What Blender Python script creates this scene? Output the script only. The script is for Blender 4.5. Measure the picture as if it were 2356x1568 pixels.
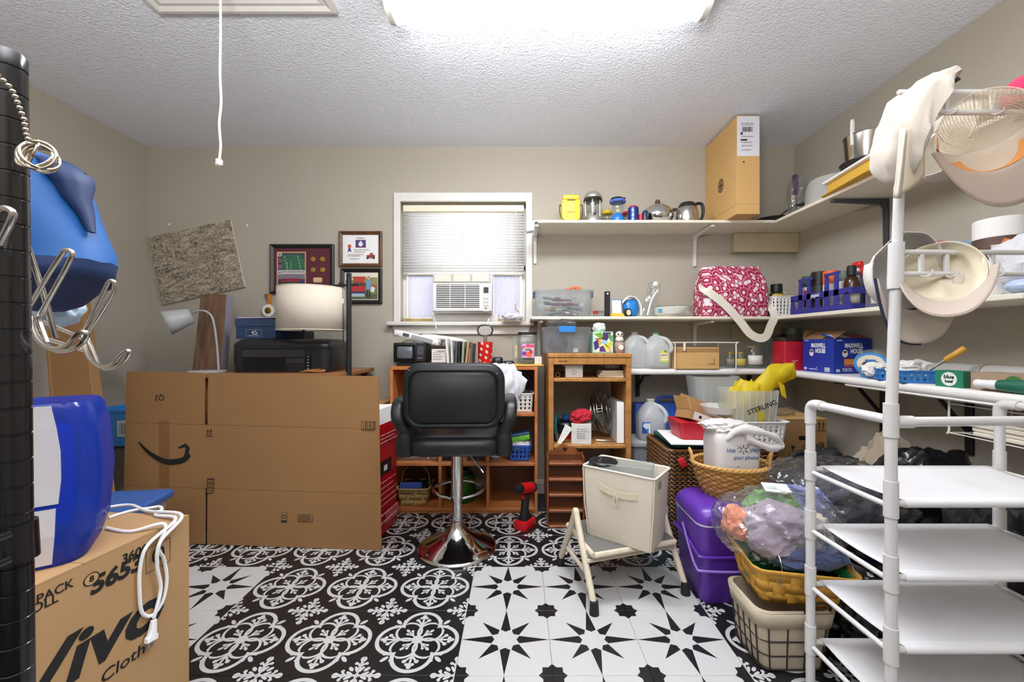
import bpy, bmesh, math, random
from mathutils import Vector as V, Matrix, noise
random.seed(7)
R = math.radians; PI = math.pi
sc = bpy.context.scene; COL = sc.collection
for o in list(bpy.data.objects): bpy.data.objects.remove(o)
# ---------------------------------------------------------------- camera, world, exposure
F = 940.0; H = 1.05                     # focal length in pixels of the 2356 px frame, eye height
YW, XL, XR, ZC = 2.836, -2.565, 1.922, 2.402   # back wall, left wall, right wall, ceiling
cam = bpy.data.cameras.new('camera'); camo = bpy.data.objects.new('camera', cam); COL.objects.link(camo)
camo.location = (0, 0, H); camo.rotation_euler = (PI/2, 0, 0)
cam.sensor_width = 36; cam.lens = 36*F/2356; cam.shift_x = -12/2356; cam.shift_y = 1/2356; cam.clip_start = .02
sc.camera = camo
w = bpy.data.worlds.new('world'); sc.world = w; w.use_nodes = True
w.node_tree.nodes['Background'].inputs[0].default_value = (.82, .9, 1, 1)
w.node_tree.nodes['Background'].inputs[1].default_value = 3.2
sc.view_settings.view_transform = 'Standard'; sc.view_settings.look = 'None'
sc.view_settings.gamma = 1; sc.view_settings.use_curve_mapping = False
sc.view_settings.exposure = 0.4
sc.cycles.transparent_max_bounces = 24; sc.cycles.diffuse_bounces = 5
LAMP = 25                              # strength of the fluorescent diffusers
fl = bpy.data.lights.new('bounce_fill', 'AREA'); fl.shape = 'DISK'; fl.size = .7; fl.energy = 90; fl.color = (1, .99, .985)
flo = bpy.data.objects.new('bounce_fill', fl); COL.objects.link(flo); flo.location = (-.25, -.3, 1.5); flo.rotation_euler = (PI-.1, 0, 0)   # unseen fill light added behind the camera, standing in for a bounce flash
# ---------------------------------------------------------------- helpers
def P(px, py, Y): return V(((px-1190)*Y/F, Y, H-(py-785)*Y/F))
def G(px, py): return P(px, py, F*H/(py-785))
def lin(h):
    if not isinstance(h, str): return tuple(h) + (1,) if len(h) == 3 else tuple(h)
    h = h.lstrip('#'); c = [int(h[i:i+2], 16)/255 for i in (0, 2, 4)]
    return tuple((x/12.92 if x <= .04045 else ((x+.055)/1.055)**2.4) for x in c) + (1,)
MATS = {}
def newmat(name):
    m = bpy.data.materials.new(name); m.use_nodes = True; MATS[name] = m
    nt = m.node_tree; return m, nt, nt.nodes['Principled BSDF']
def N(nt, t, **k):
    n = nt.nodes.new(t)
    for a, b in k.items():
        if a.startswith('i_'):
            key = a[2:]; n.inputs[int(key) if key.isdigit() else key].default_value = b
        else: setattr(n, a, b)
    return n
def L(nt, a, b): nt.links.new(a, b)
def M(name, col='#808080', rough=.5, metal=0, bump=None, var=None, spec=.5, coat=0, sheen=0, sub=0):
    """plain surface: colour with a little noise variation (scale, amount) and fine relief (scale, strength)"""
    if name in MATS: return MATS[name]
    m, nt, b = newmat(name); c = lin(col)
    b.inputs['Base Color'].default_value = c; b.inputs['Roughness'].default_value = rough
    b.inputs['Metallic'].default_value = metal; b.inputs['Specular IOR Level'].default_value = spec
    b.inputs['Coat Weight'].default_value = coat; b.inputs['Sheen Weight'].default_value = sheen
    tc = N(nt, 'ShaderNodeTexCoord')
    vs, va = var or (9, .06)
    n = N(nt, 'ShaderNodeTexNoise', i_Scale=vs, i_Detail=3.0); L(nt, tc.outputs['Object'], n.inputs['Vector'])
    mx = N(nt, 'ShaderNodeMix', data_type='RGBA')
    mx.inputs[6].default_value = tuple(x*(1-va) for x in c[:3])+(1,); mx.inputs[7].default_value = tuple(min(1, x*(1+va)) for x in c[:3])+(1,)
    L(nt, n.outputs['Fac'], mx.inputs[0]); L(nt, mx.outputs[2], b.inputs['Base Color'])
    if bump:
        n2 = N(nt, 'ShaderNodeTexNoise', i_Scale=bump[0], i_Detail=4.0); L(nt, tc.outputs['Object'], n2.inputs['Vector'])
        bp = N(nt, 'ShaderNodeBump', i_Strength=bump[1], i_Distance=.004); L(nt, n2.outputs['Fac'], bp.inputs['Height']); L(nt, bp.outputs['Normal'], b.inputs['Normal'])
    return m
def CLEAR(name, col='#f4f6f6', haze=.12, gloss=.9, tint=None, rough=.08, crinkle=None):
    """thin clear plastic or glass: see-through, a little milky, with a sheen"""
    if name in MATS: return MATS[name]
    m, nt, b = newmat(name); nt.nodes.remove(b); out = nt.nodes['Material Output']
    tr = N(nt, 'ShaderNodeBsdfTransparent'); tr.inputs[0].default_value = lin(tint or '#f6f8f8')
    df = N(nt, 'ShaderNodeBsdfDiffuse'); df.inputs[0].default_value = lin(col)
    tl = N(nt, 'ShaderNodeBsdfTranslucent'); tl.inputs[0].default_value = lin(col)
    md = N(nt, 'ShaderNodeMixShader', i_0=.4); L(nt, df.outputs[0], md.inputs[1]); L(nt, tl.outputs[0], md.inputs[2])
    gl = N(nt, 'ShaderNodeBsdfGlossy', i_Roughness=rough)
    m1 = N(nt, 'ShaderNodeMixShader'); m1.inputs[0].default_value = haze
    L(nt, tr.outputs[0], m1.inputs[1]); L(nt, md.outputs[0], m1.inputs[2])
    fr = N(nt, 'ShaderNodeLayerWeight'); pw = N(nt, 'ShaderNodeMath', operation='POWER', i_1=3.2); L(nt, fr.outputs['Facing'], pw.inputs[0])
    mu = N(nt, 'ShaderNodeMath', operation='MULTIPLY_ADD', i_1=.4*gloss, i_2=.045*gloss); L(nt, pw.outputs[0], mu.inputs[0])
    m2 = N(nt, 'ShaderNodeMixShader'); L(nt, mu.outputs[0], m2.inputs[0]); L(nt, m1.outputs[0], m2.inputs[1]); L(nt, gl.outputs[0], m2.inputs[2])
    if crinkle:
        tc = N(nt, 'ShaderNodeTexCoord'); n2 = N(nt, 'ShaderNodeTexVoronoi', i_Scale=crinkle[0]); L(nt, tc.outputs['Object'], n2.inputs['Vector'])
        bp = N(nt, 'ShaderNodeBump', i_Strength=crinkle[1], i_Distance=.01); L(nt, n2.outputs['Distance'], bp.inputs['Height'])
        for q in (gl, fr, df): L(nt, bp.outputs['Normal'], q.inputs['Normal'])
    L(nt, m2.outputs[0], out.inputs[0]); return m
def WOOD(name, c1, c2, scale=(2, 2, 30), rough=.45, axis=None):
    if name in MATS: return MATS[name]
    m, nt, b = newmat(name); b.inputs['Roughness'].default_value = rough
    tc = N(nt, 'ShaderNodeTexCoord'); mp = N(nt, 'ShaderNodeMapping'); mp.inputs['Scale'].default_value = scale
    L(nt, tc.outputs['Object'], mp.inputs[0])
    n = N(nt, 'ShaderNodeTexNoise', i_Scale=2.2, i_Detail=6.0, i_Distortion=.8); L(nt, mp.outputs[0], n.inputs['Vector'])
    r = N(nt, 'ShaderNodeValToRGB'); r.color_ramp.elements[0].color = lin(c1); r.color_ramp.elements[1].color = lin(c2)
    r.color_ramp.elements[0].position = .3; r.color_ramp.elements[1].position = .72
    L(nt, n.outputs['Fac'], r.inputs[0]); L(nt, r.outputs[0], b.inputs['Base Color'])
    bp = N(nt, 'ShaderNodeBump', i_Strength=.08, i_Distance=.002); L(nt, n.outputs['Fac'], bp.inputs['Height']); L(nt, bp.outputs['Normal'], b.inputs['Normal'])
    return m
class X:
    """number socket with operators, so that a pattern can be written as arithmetic"""
    nt = None
    def __init__(s, k): s.k = k
    def op(s, o, *a):
        n = X.nt.nodes.new('ShaderNodeMath'); n.operation = o
        for i, v in enumerate((s,)+a):
            if isinstance(v, X): X.nt.links.new(v.k, n.inputs[i])
            else: n.inputs[i].default_value = v
        return X(n.outputs[0])
    def __add__(s, o): return s.op('ADD', o)
    def __sub__(s, o): return s.op('SUBTRACT', o)
    def __rsub__(s, o): return (s*-1)+o
    def __mul__(s, o): return s.op('MULTIPLY', o)
    __radd__ = __add__; __rmul__ = __mul__
    def __lt__(s, o): return s.op('LESS_THAN', o)
    def __gt__(s, o): return s.op('GREATER_THAN', o)
    def __and__(s, o): return s.op('MINIMUM', o)
    def __or__(s, o): return s.op('MAXIMUM', o)
    def abs(s): return s.op('ABSOLUTE')
def ln(a, b): return ((a*a)+(b*b)).op('SQRT')
def PATTERN(name, fn, c0, c1, rough=.4, scale=1.0, bump=None):
    """two-colour print: fn(x, y, z) -> 0/1"""
    m, nt, b = newmat(name); X.nt = nt; b.inputs['Roughness'].default_value = rough
    tc = N(nt, 'ShaderNodeTexCoord'); sp = N(nt, 'ShaderNodeSeparateXYZ'); L(nt, tc.outputs['Object'], sp.inputs[0])
    f = fn(*[X(sp.outputs[i])*scale for i in range(3)])
    mx = N(nt, 'ShaderNodeMix', data_type='RGBA'); mx.inputs[6].default_value = lin(c0); mx.inputs[7].default_value = lin(c1)
    L(nt, f.k, mx.inputs[0])
    n = N(nt, 'ShaderNodeTexNoise', i_Scale=14.0, i_Detail=4.0); L(nt, tc.outputs['Object'], n.inputs['Vector'])
    mm = N(nt, 'ShaderNodeMix', data_type='RGBA', blend_type='MULTIPLY', i_0=.12); L(nt, mx.outputs[2], mm.inputs[6]); L(nt, n.outputs['Color'], mm.inputs[7])
    L(nt, mm.outputs[2], b.inputs['Base Color']); return m
class B:
    """mesh builder"""
    def __init__(s): s.bm = bmesh.new()
    def _m(s, vs, T):
        if T is not None: bmesh.ops.transform(s.bm, matrix=T, verts=vs)
    def box(s, x0, x1, y0, y1, z0, z1, bev=0, seg=1, T=None, tb=(1, 1)):
        cx, cy = (x0+x1)/2, (y0+y1)/2; vs = []
        for z, k in ((z0, tb), (z1, (1, 1))):
            for x, y in ((x0, y0), (x1, y0), (x1, y1), (x0, y1)):
                vs.append(s.bm.verts.new((cx+(x-cx)*k[0], cy+(y-cy)*k[1], z)))
        fs = [s.bm.faces.new([vs[i] for i in q]) for q in ((3, 2, 1, 0), (4, 5, 6, 7), (0, 1, 5, 4), (1, 2, 6, 5), (2, 3, 7, 6), (3, 0, 4, 7))]
        s._m(vs, T)
        if bev:
            es = list({e for f in fs for e in f.edges})
            bmesh.ops.bevel(s.bm, geom=es, offset=bev, segments=seg, affect='EDGES', profile=.5)
        return s
    def slab(s, a, b, c, d, t, bev=0):
        a, b, c, d = map(V, (a, b, c, d)); n = (b-a).cross(d-a).normalized()*t
        vs = [s.bm.verts.new(p) for p in (a, b, c, d, a-n, b-n, c-n, d-n)]
        fs = [s.bm.faces.new([vs[i] for i in q]) for q in ((0, 1, 2, 3), (7, 6, 5, 4), (0, 4, 5, 1), (1, 5, 6, 2), (2, 6, 7, 3), (3, 7, 4, 0))]
        if bev: bmesh.ops.bevel(s.bm, geom=list({e for f in fs for e in f.edges}), offset=bev, segments=1, affect='EDGES', profile=.5)
        return s
    def prism(s, pts, z0, z1, T=None, bev=0):
        a = [s.bm.verts.new((x, y, z0)) for x, y in pts]; b = [s.bm.verts.new((x, y, z1)) for x, y in pts]; n = len(pts)
        fs = [s.bm.faces.new(a[::-1]), s.bm.faces.new(b)]
        for i in range(n): fs.append(s.bm.faces.new((a[i], a[(i+1) % n], b[(i+1) % n], b[i])))
        s._m(a+b, T)
        if bev: bmesh.ops.bevel(s.bm, geom=list({e for f in fs[:2] for e in f.edges}), offset=bev, segments=1, affect='EDGES', profile=.5)
        return s
    def rings(s, rs, close=True, cap0=True, cap1=True, T=None):
        V_ = [[s.bm.verts.new(p) for p in r] for r in rs]; n = len(rs[0])
        for a, b in zip(V_, V_[1:]):
            for i in range(n if close else n-1): s.bm.faces.new((a[i], a[(i+1) % n], b[(i+1) % n], b[i]))
        if cap0: s.bm.faces.new(V_[0][::-1])
        if cap1: s.bm.faces.new(V_[-1])
        s._m([v for r in V_ for v in r], T); return s
    def loft(s, secs, k=4, T=None, cap0=True, cap1=True):
        """sections (w, d, corner radius, z[, dx, dy])"""
        rs = []
        for q in secs:
            w, d, r, z = q[:4]; dx, dy = (q[4], q[5]) if len(q) > 4 else (0, 0)
            rs.append([V((x+dx, y+dy, z)) for x, y in rrect(w, d, r, k)])
        return s.rings(rs, cap0=cap0, cap1=cap1, T=T)
    def lathe(s, prof, n=28, T=None, sx=1, sy=1):
        rs = [[V((max(r, 1e-5)*math.cos(2*PI*i/n)*sx, max(r, 1e-5)*math.sin(2*PI*i/n)*sy, z)) for i in range(n)] for r, z in prof]
        return s.rings(rs, T=T)
    def tube(s, pts, r, n=8, closed=False, T=None, caps=True):
        pts = [V(p) for p in pts]; m = len(pts); rr = r if isinstance(r, (list, tuple)) else [r]*m
        tg = []
        for i in range(m):
            a = pts[(i-1) % m] if (i or closed) else pts[i]; b = pts[(i+1) % m] if (i < m-1 or closed) else pts[i]
            tg.append((b-a).normalized())
        u = tg[0].orthogonal().normalized(); rs = []
        for i in range(m):
            u = (u-tg[i]*u.dot(tg[i])).normalized(); v = tg[i].cross(u)
            rs.append([pts[i]+(u*math.cos(2*PI*j/n)+v*math.sin(2*PI*j/n))*rr[i] for j in range(n)])
        if closed: rs.append(rs[0]); caps = False
        V_ = [[s.bm.verts.new(p) for p in q] for q in (rs[:-1] if closed else rs)]
        if closed: V_.append(V_[0])
        for a, b in zip(V_, V_[1:]):
            for j in range(n):
                try: s.bm.faces.new((a[j], a[(j+1) % n], b[(j+1) % n], b[j]))
                except ValueError: pass
        if caps: s.bm.faces.new(V_[0][::-1]); s.bm.faces.new(V_[-1])
        if T is not None: s._m(list({v for q in V_ for v in q}), T)
        return s
    def grid(s, nu, nv, fn, skip=None, closeu=False):
        g = [[s.bm.verts.new(fn(i/nu, j/nv)) for j in range(nv+1)] for i in range(nu if closeu else nu+1)]
        for i in range(nu):
            for j in range(nv):
                if skip and skip(i, j): continue
                i2 = (i+1) % nu if closeu else i+1
                s.bm.faces.new((g[i][j], g[i2][j], g[i2][j+1], g[i][j+1]))
        return s
    def ball(s, c, r, n=2, T=None):
        r = r if isinstance(r, (list, tuple, V)) else (r, r, r)
        g = bmesh.ops.create_icosphere(s.bm, subdivisions=n, radius=1, matrix=Matrix.Translation(c) @ Matrix.Diagonal((*r, 1)))
        s._m(g['verts'], T); return s
    def put(s, name, mat, parent=None, loc=None, rot=None, smooth=40, T=None, solid=0, off=0, stuff=False):
        bmesh.ops.remove_doubles(s.bm, verts=s.bm.verts, dist=1e-6)
        bmesh.ops.recalc_face_normals(s.bm, faces=s.bm.faces)
        me = bpy.data.meshes.new(name); s.bm.to_mesh(me); s.bm.free()
        if smooth:
            me.polygons.foreach_set('use_smooth', [True]*len(me.polygons)); me.set_sharp_from_angle(angle=R(smooth))
        if mat: me.materials.append(mat)
        o = bpy.data.objects.new(name, me); COL.objects.link(o); o.parent = parent
        if T is not None: o.matrix_local = T
        if loc is not None: o.location = loc
        if rot is not None: o.rotation_euler = rot
        if solid:
            q = o.modifiers.new('thickness', 'SOLIDIFY'); q.thickness = solid; q.offset = off
        if stuff: o['kind'] = 'stuff'
        return o
def rrect(w, d, r, k=4):
    r = max(min(r, w/2-1e-5, d/2-1e-5), 1e-5); p = []
    for cx, cy, a in ((w/2-r, d/2-r, 0), (-w/2+r, d/2-r, 90), (-w/2+r, -d/2+r, 180), (w/2-r, -d/2+r, 270)):
        for i in range(k+1):
            t = R(a+90*i/k); p.append((cx+r*math.cos(t), cy+r*math.sin(t)))
    return p
def TR(x=0, y=0, z=0, rx=0, ry=0, rz=0, s=1):
    from mathutils import Euler
    return Matrix.Translation((x, y, z)) @ Euler((R(rx), R(ry), R(rz))).to_matrix().to_4x4() @ Matrix.Diagonal((s, s, s, 1))
def frame(o, right, up):
    """matrix whose x runs along right, y along up, z out of the face"""
    r = V(right).normalized(); u = V(up); u = (u-r*u.dot(r)).normalized(); n = r.cross(u)
    m = Matrix.Identity(4)
    for i in range(3): m[i][0], m[i][1], m[i][2], m[i][3] = r[i], u[i], n[i], o[i]
    return m
FRONT = lambda x, y, z: frame((x, y, z), (1, 0, 0), (0, 0, 1))      # a face that looks towards -Y
def thing(name, label, cat, loc=(0, 0, 0), rz=0, group=None, rot=None, T=None):
    o = bpy.data.objects.new(name, None); COL.objects.link(o); o.empty_display_size = .02
    o.location = loc; o.rotation_euler = rot or (0, 0, R(rz))
    if T is not None: o.matrix_local = T
    o['label'] = label; o['category'] = cat
    if group: o['group'] = group
    return o
def tag(o, label, cat, group=None):
    o['label'] = label; o['category'] = cat
    if group: o['group'] = group
    return o
def struct(o): o['kind'] = 'structure'; return o
def copytree(o, loc=None, label=None, rz=None):
    c = o.copy(); COL.objects.link(c)
    if loc is not None: c.location = loc
    if rz is not None: c.rotation_euler = (0, 0, R(rz))
    if label: c['label'] = label
    for ch in [q for q in bpy.data.objects if q.parent == o]:
        d = ch.copy(); COL.objects.link(d); d.parent = c
        for g in [q for q in bpy.data.objects if q.parent == ch]:
            e = g.copy(); COL.objects.link(e); e.parent = d
    return c
def text(parent, s, size, T, mat, bold=0, align='CENTER', sx=1, shear=0, name='lettering'):
    cu = bpy.data.curves.new(name, 'FONT'); cu.body = s; cu.size = size; cu.align_x = align; cu.align_y = 'CENTER'
    cu.offset = bold; cu.extrude = .0002; cu.shear = shear; cu.resolution_u = 3; cu.materials.append(mat)
    tmp = bpy.data.objects.new('tmp', cu); me = bpy.data.meshes.new_from_object(tmp); me.name = name; bpy.data.objects.remove(tmp)
    o = bpy.data.objects.new(name, me); COL.objects.link(o); o.parent = parent
    o.matrix_local = T @ Matrix.Diagonal((sx, 1, 1, 1)); return o
class Pr:
    """flat print: coloured shapes a hair proud of one another"""
    m = None
    def __init__(s): s.v = []; s.f = []; s.c = []; s.z = 0
    def poly(s, pts, col):
        s.z += .00012; n = len(s.v); s.v += [(x, y, s.z) for x, y in pts]; s.f.append(list(range(n, n+len(pts)))); s.c.append(lin(col)); return s
    def rect(s, x0, y0, x1, y1, col): return s.poly([(x0, y0), (x1, y0), (x1, y1), (x0, y1)], col)
    def disc(s, x, y, r, col, ry=None, n=20): return s.poly([(x+r*math.cos(2*PI*i/n), y+(ry or r)*math.sin(2*PI*i/n)) for i in range(n)], col)
    def line(s, a, b, w, col):
        a, b = V(a).to_2d(), V(b).to_2d(); d = (b-a).normalized(); n = V((-d.y, d.x))*w/2
        return s.poly([a+n, a-n, b-n, b+n], col)
    def strip(s, pts, w, col):
        ws = w if isinstance(w, (list, tuple)) else [w]*len(pts)
        up, dn = [], []
        for i, p in enumerate(pts):
            a = V(pts[max(i-1, 0)]).to_2d(); b = V(pts[min(i+1, len(pts)-1)]).to_2d(); d = (b-a).normalized(); n = V((-d.y, d.x))*ws[i]/2
            up.append(V(p).to_2d()+n); dn.append(V(p).to_2d()-n)
        s.z += .00012
        for i in range(len(pts)-1):
            n = len(s.v); s.v += [(q.x, q.y, s.z) for q in (up[i], dn[i], dn[i+1], up[i+1])]; s.f.append([n, n+1, n+2, n+3]); s.c.append(lin(col))
        return s
    def bars(s, x0, y0, x1, y1, col, seed=1, n=30):
        r = random.Random(seed); x = x0; 
        while x < x1:
            a = (x1-x0)/n*r.choice((.5, 1, 1.5)); s.rect(x, y0, min(x+a, x1), y1, col); x += a+(x1-x0)/n*r.choice((.5, 1))
        return s
    def lines(s, x0, x1, ys, h, col, seed=3):
        r = random.Random(seed)
        for y in ys:
            x = x0; e = x1-(x1-x0)*r.random()*.3
            while x < e:
                a = h*r.uniform(1, 4); s.rect(x, y, min(x+a, e), y+h, col); x += a+h*.7
        return s
    def put(s, parent, T, name='print', rough=.5):
        if Pr.m is None:
            Pr.m, nt, b = newmat('printed ink'); a = N(nt, 'ShaderNodeAttribute', attribute_name='Col'); L(nt, a.outputs['Color'], b.inputs['Base Color'])
            tc = N(nt, 'ShaderNodeTexCoord'); n = N(nt, 'ShaderNodeTexNoise', i_Scale=120.0); L(nt, tc.outputs['Object'], n.inputs['Vector'])
            rp = N(nt, 'ShaderNodeMapRange', i_3=.42, i_4=.6); L(nt, n.outputs['Fac'], rp.inputs[0]); L(nt, rp.outputs[0], b.inputs['Roughness'])
        me = bpy.data.meshes.new(name); me.from_pydata(s.v, [], s.f)
        ca = me.color_attributes.new('Col', 'FLOAT_COLOR', 'CORNER'); k = 0
        for fi, p in enumerate(me.polygons):
            for li in p.loop_indices: ca.data[li].color = s.c[fi]
        me.materials.append(Pr.m); o = bpy.data.objects.new(name, me); COL.objects.link(o); o.parent = parent; o.matrix_local = T; return o
def blob(w, d, h, seed=0, amp=.18, freq=1.6, ridge=.12, rf=3.5, n=4, p=2.6, base=True):
    """soft heap: superellipsoid pushed about by folds; stands on z = 0"""
    b = B(); bmesh.ops.create_icosphere(b.bm, subdivisions=n, radius=1); s = V((seed*3.1, seed*1.7, seed*.9))
    for v in b.bm.verts:
        u = v.co.normalized(); k = (abs(u.x)**p+abs(u.y)**p+abs(u.z)**p)**(-1/p)
        f = 1+amp*noise.noise(u*freq+s)+amp*.5*noise.noise(u*freq*2.3+s*2)
        f += ridge*(.35-abs(noise.noise(u*rf+s*1.3)))+ridge*.5*(.3-abs(noise.noise(u*rf*2.2+s*2.1)))
        q = u*k*f; z = q.z*h/2+h/2
        if base and z < h*.06: z = max(0, z*.3)
        v.co = (q.x*w/2, q.y*d/2, z)
    return b
def bez(pts, n=8, closed=False):
    """Catmull-Rom through points"""
    p = [V(q) for q in pts]; o = []; m = len(p)
    for i in range(m if closed else m-1):
        a, b, c, d = (p[(i-1) % m], p[i], p[(i+1) % m], p[(i+2) % m]) if closed else (p[max(i-1, 0)], p[i], p[i+1], p[min(i+2, m-1)])
        for j in range(n):
            t = j/n; o.append(.5*((2*b)+(c-a)*t+(2*a-5*b+4*c-d)*t*t+(3*b-a-3*c+d)*t**3))
    if not closed: o.append(p[-1])
    return o
INK = M('black ink', '#141414', .7); WHITE = M('white print', '#f2f2f0', .6)
# ================================================================ ROOM
def wallmat(name, col, sc1, st):
    m = M(name, col, .85, bump=(sc1, st), var=(3, .03), spec=.25); return m
WALL = wallmat('beige wall paint', '#b0a99b', 90, .12)
TRIMM = M('white trim paint', '#dedbd3', .4, bump=(30, .05))
def ceiling_mat():
    m, nt, b = newmat('sprayed ceiling texture'); b.inputs['Roughness'].default_value = .9; b.inputs['Specular IOR Level'].default_value = .2
    tc = N(nt, 'ShaderNodeTexCoord')
    a = N(nt, 'ShaderNodeTexNoise', i_Scale=75.0, i_Detail=3.0, i_Roughness=.55, i_Distortion=.6); L(nt, tc.outputs['Object'], a.inputs['Vector'])
    c = N(nt, 'ShaderNodeTexVoronoi', i_Scale=95.0); L(nt, tc.outputs['Object'], c.inputs['Vector'])
    ad = N(nt, 'ShaderNodeMath', operation='MULTIPLY_ADD', i_1=.35); L(nt, c.outputs['Distance'], ad.inputs[0]); L(nt, a.outputs['Fac'], ad.inputs[2])
    r = N(nt, 'ShaderNodeMapRange', i_1=.45, i_2=.85); L(nt, ad.outputs[0], r.inputs[0])
    bp = N(nt, 'ShaderNodeBump', i_Strength=.4, i_Distance=.008); L(nt, r.outputs[0], bp.inputs['Height']); L(nt, bp.outputs['Normal'], b.inputs['Normal'])
    b.inputs['Base Color'].default_value = lin('#e6e8ef'); return m
YB = -1.7
floor = struct(B().box(XL-.1, XR+.1, YB-.1, YW+.1, -.12, -.004).put('floor', M('dark bare floor', '#34363a', .6, bump=(40, .1)), smooth=0))
struct(B().box(XL-.1, XR+.1, YB-.1, YW+.1, ZC, ZC+.1).put('ceiling', ceiling_mat(), smooth=0))
struct(B().box(XL-.1, XL, YB-.1, YW+.1, -.004, ZC).put('wall_left', WALL, smooth=0))
struct(B().box(XR, XR+.1, YB-.1, YW+.1, -.004, ZC).put('wall_right', WALL, smooth=0))
struct(B().box(XL, XR, YB-.1, YB, -.004, ZC).put('wall_front', WALL, smooth=0))
WX0, WX1, WZ0, WZ1 = -.809, .060, 1.186, 2.016
struct(B().box(XL, WX0, YW, YW+.1, -.004, ZC).box(WX1, XR, YW, YW+.1, -.004, ZC).box(WX0, WX1, YW, YW+.1, -.004, WZ0)
       .box(WX0, WX1, YW, YW+.1, WZ1, ZC).put('wall_back', WALL, smooth=0))
BASEM = M('grey white baseboard paint', '#c9c6bf', .45)
struct(B().prism([(0, 0), (.014, 0), (.014, .07), (.010, .078), (.010, .086), (.004, .094), (0, .094)], XL, XR,
       T=Matrix(((0, 0, 1, 0), (-1, 0, 0, YW), (0, 1, 0, 0), (0, 0, 0, 1)))).put('baseboard_back', BASEM, smooth=0))
struct(B().box(XR-.014, XR, YB, YW-.014, 0, .09, .004).put('baseboard_right', BASEM, smooth=0))
struct(B().box(XL, XL+.014, YB, YW-.014, 0, .09, .004).put('baseboard_left', BASEM, smooth=0))
# ---- peel-and-stick tiles: star tiles and medallion tiles in blocks of three by three
T_ = .310
def star(x, y, z):
    a, b = x.abs(), y.abs(); u, v = a | b, a & b
    lng = (v < ((.5-u)*.17)) & (u > (v*.565+.125))
    p, q = (u+v)*.70711, (u-v)*.70711
    dia = (q < ((.40-p)*.24)) & (p > (q*.565+.125))
    ca, cb = .5-a, .5-b
    cor = ((ca | cb) < .105) | (((ca+cb)*.70711) < .105)
    return lng | dia | cor
def seg(x, y, ax, ay, bx, by):
    dx, dy = bx-ax, by-ay; l2 = dx*dx+dy*dy
    t = (((x-ax)*dx+(y-ay)*dy)*(1/l2)).op('MAXIMUM', 0).op('MINIMUM', 1)
    return ln(x-ax-t*dx, y-ay-t*dy)
def ell(x, y, cx, cy, rx, ry): return ln((x-cx)*(1/rx), (y-cy)*(1/ry)) < 1
def medallion(x, y, z):
    a, b = x.abs(), y.abs(); u, v = a | b, a & b; p, q = (u+v)*.70711, (u-v)*.70711
    d1, d2 = ln(u-.235, v), ln(u, v-.235)
    o = ((d1-.214).abs() < .022) & (d2 > .19)
    ri = ((ln(u-.125, v-.125)-.142).abs() < .014) | (((ln(u-.125, v+.125)-.142).abs() < .014))
    o = o | (ri & (p < .31)) | ((ln(u, v)-.052).abs() < .012) | ((q < .010) & (p < .16))
    o = o | ell(p, q, .195, 0, .030, .017) | (ln(p-.155, q-.034) < .017) | (seg(p, q, .10, .008, .15, .034) < .009)
    o = o | (seg(u, v, .235, 0, .37, 0) < .012) | ell(u, v, .385, 0, .034, .026) | (seg(u, v, .25, .008, .305, .052) < .012) | (ln(u-.318, v-.066) < .024) | (ell(u, v, .36, .03, .02, .022))
    o = o | ell(p, q, .405, 0, .05, .022) | (seg(p, q, .33, .03, .375, .062) < .014)
    ca, cb = .5-a, .5-b; U, W = ca | cb, ca & cb; p2, q2 = (U+W)*.70711, (U-W)*.70711
    c = (W < .017) & (U < .2) & (U > .0)
    c = c | ell(U, W, .215, 0, .035, .034) | (seg(U, W, .13, .012, .165, .052) < .011) | (ln(U-.155, W-.055) < .018) | ell(p2, q2, .115, 0, .036, .019) | (seg(p2, q2, .05, .03, .10, .045) < .014)
    c = c & ((ln(p2-.045, q2) > .02))
    return o | c
STAR = PATTERN('star tile print', star, '#c2c2c0', '#1c1b1d', .32, 1/T_)
MEDAL = PATTERN('medallion tile print', medallion, '#1b1a1c', '#bfbfbe', .32, 1/T_)
def tile_mesh(mat, nm):
    b = B(); b.box(-T_/2+.0005, T_/2-.0005, -T_/2+.0005, T_/2-.0005, -.004, 0, .0007); o = b.put(nm, mat, smooth=0); me = o.data; bpy.data.objects.remove(o); return me
tm = {0: tile_mesh(MEDAL, 'tile'), 1: tile_mesh(STAR, 'tile')}
for r in range(8):
    for k in range(-7, 6):
        st = (k//3) % 2 == 0 and r >= 2
        if r >= 5: st = (k//3) % 2 == 1
        o = bpy.data.objects.new('tile', tm[1 if st else 0]); COL.objects.link(o); o.parent = floor
        o.location = (-.1966+(k+.5)*T_, 2.525-(r+.5)*T_, 0)
# ---- ceiling light
def ceiling_light(loc, rz, label):
    t = thing('ceiling_light', label, 'ceiling light', loc, rz)
    m, nt, b = newmat('glowing diffuser') if 'glowing diffuser' not in MATS else (MATS['glowing diffuser'], None, None)
    if b is not None:
        b.inputs['Base Color'].default_value = (.9, .9, .9, 1); b.inputs['Emission Color'].default_value = (.93, .955, 1, 1); b.inputs['Emission Strength'].default_value = LAMP
    hs = M('cream enamel', '#d8d5cb', .4)
    for y in (-.075, .075):
        prof = [(.075*math.cos(R(a)), -.055*math.sin(R(a))-.03) for a in range(0, 181, 15)]
        rs = [[V((x, y+c, z)) for c, z in prof] for x in (-.60, .60)]
        B().rings(rs).put('diffuser', m, t, smooth=60)
        for s in (-1, 1):
            rs = [[V((s*x, y+c*k, z*k)) for c, z in prof] for x, k in ((.60, 1.05), (.625, 1.02))]
            B().rings(rs).put('end_cap', hs, t, smooth=60)
    B().box(-.61, .61, -.15, .15, -.03, -.0005, .004).put('housing', hs, t, smooth=0)
    return t
ceiling_light((.115, 1.52, ZC), -1.0, 'twin-lobed white fluorescent ceiling light at the top of the picture')
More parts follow.
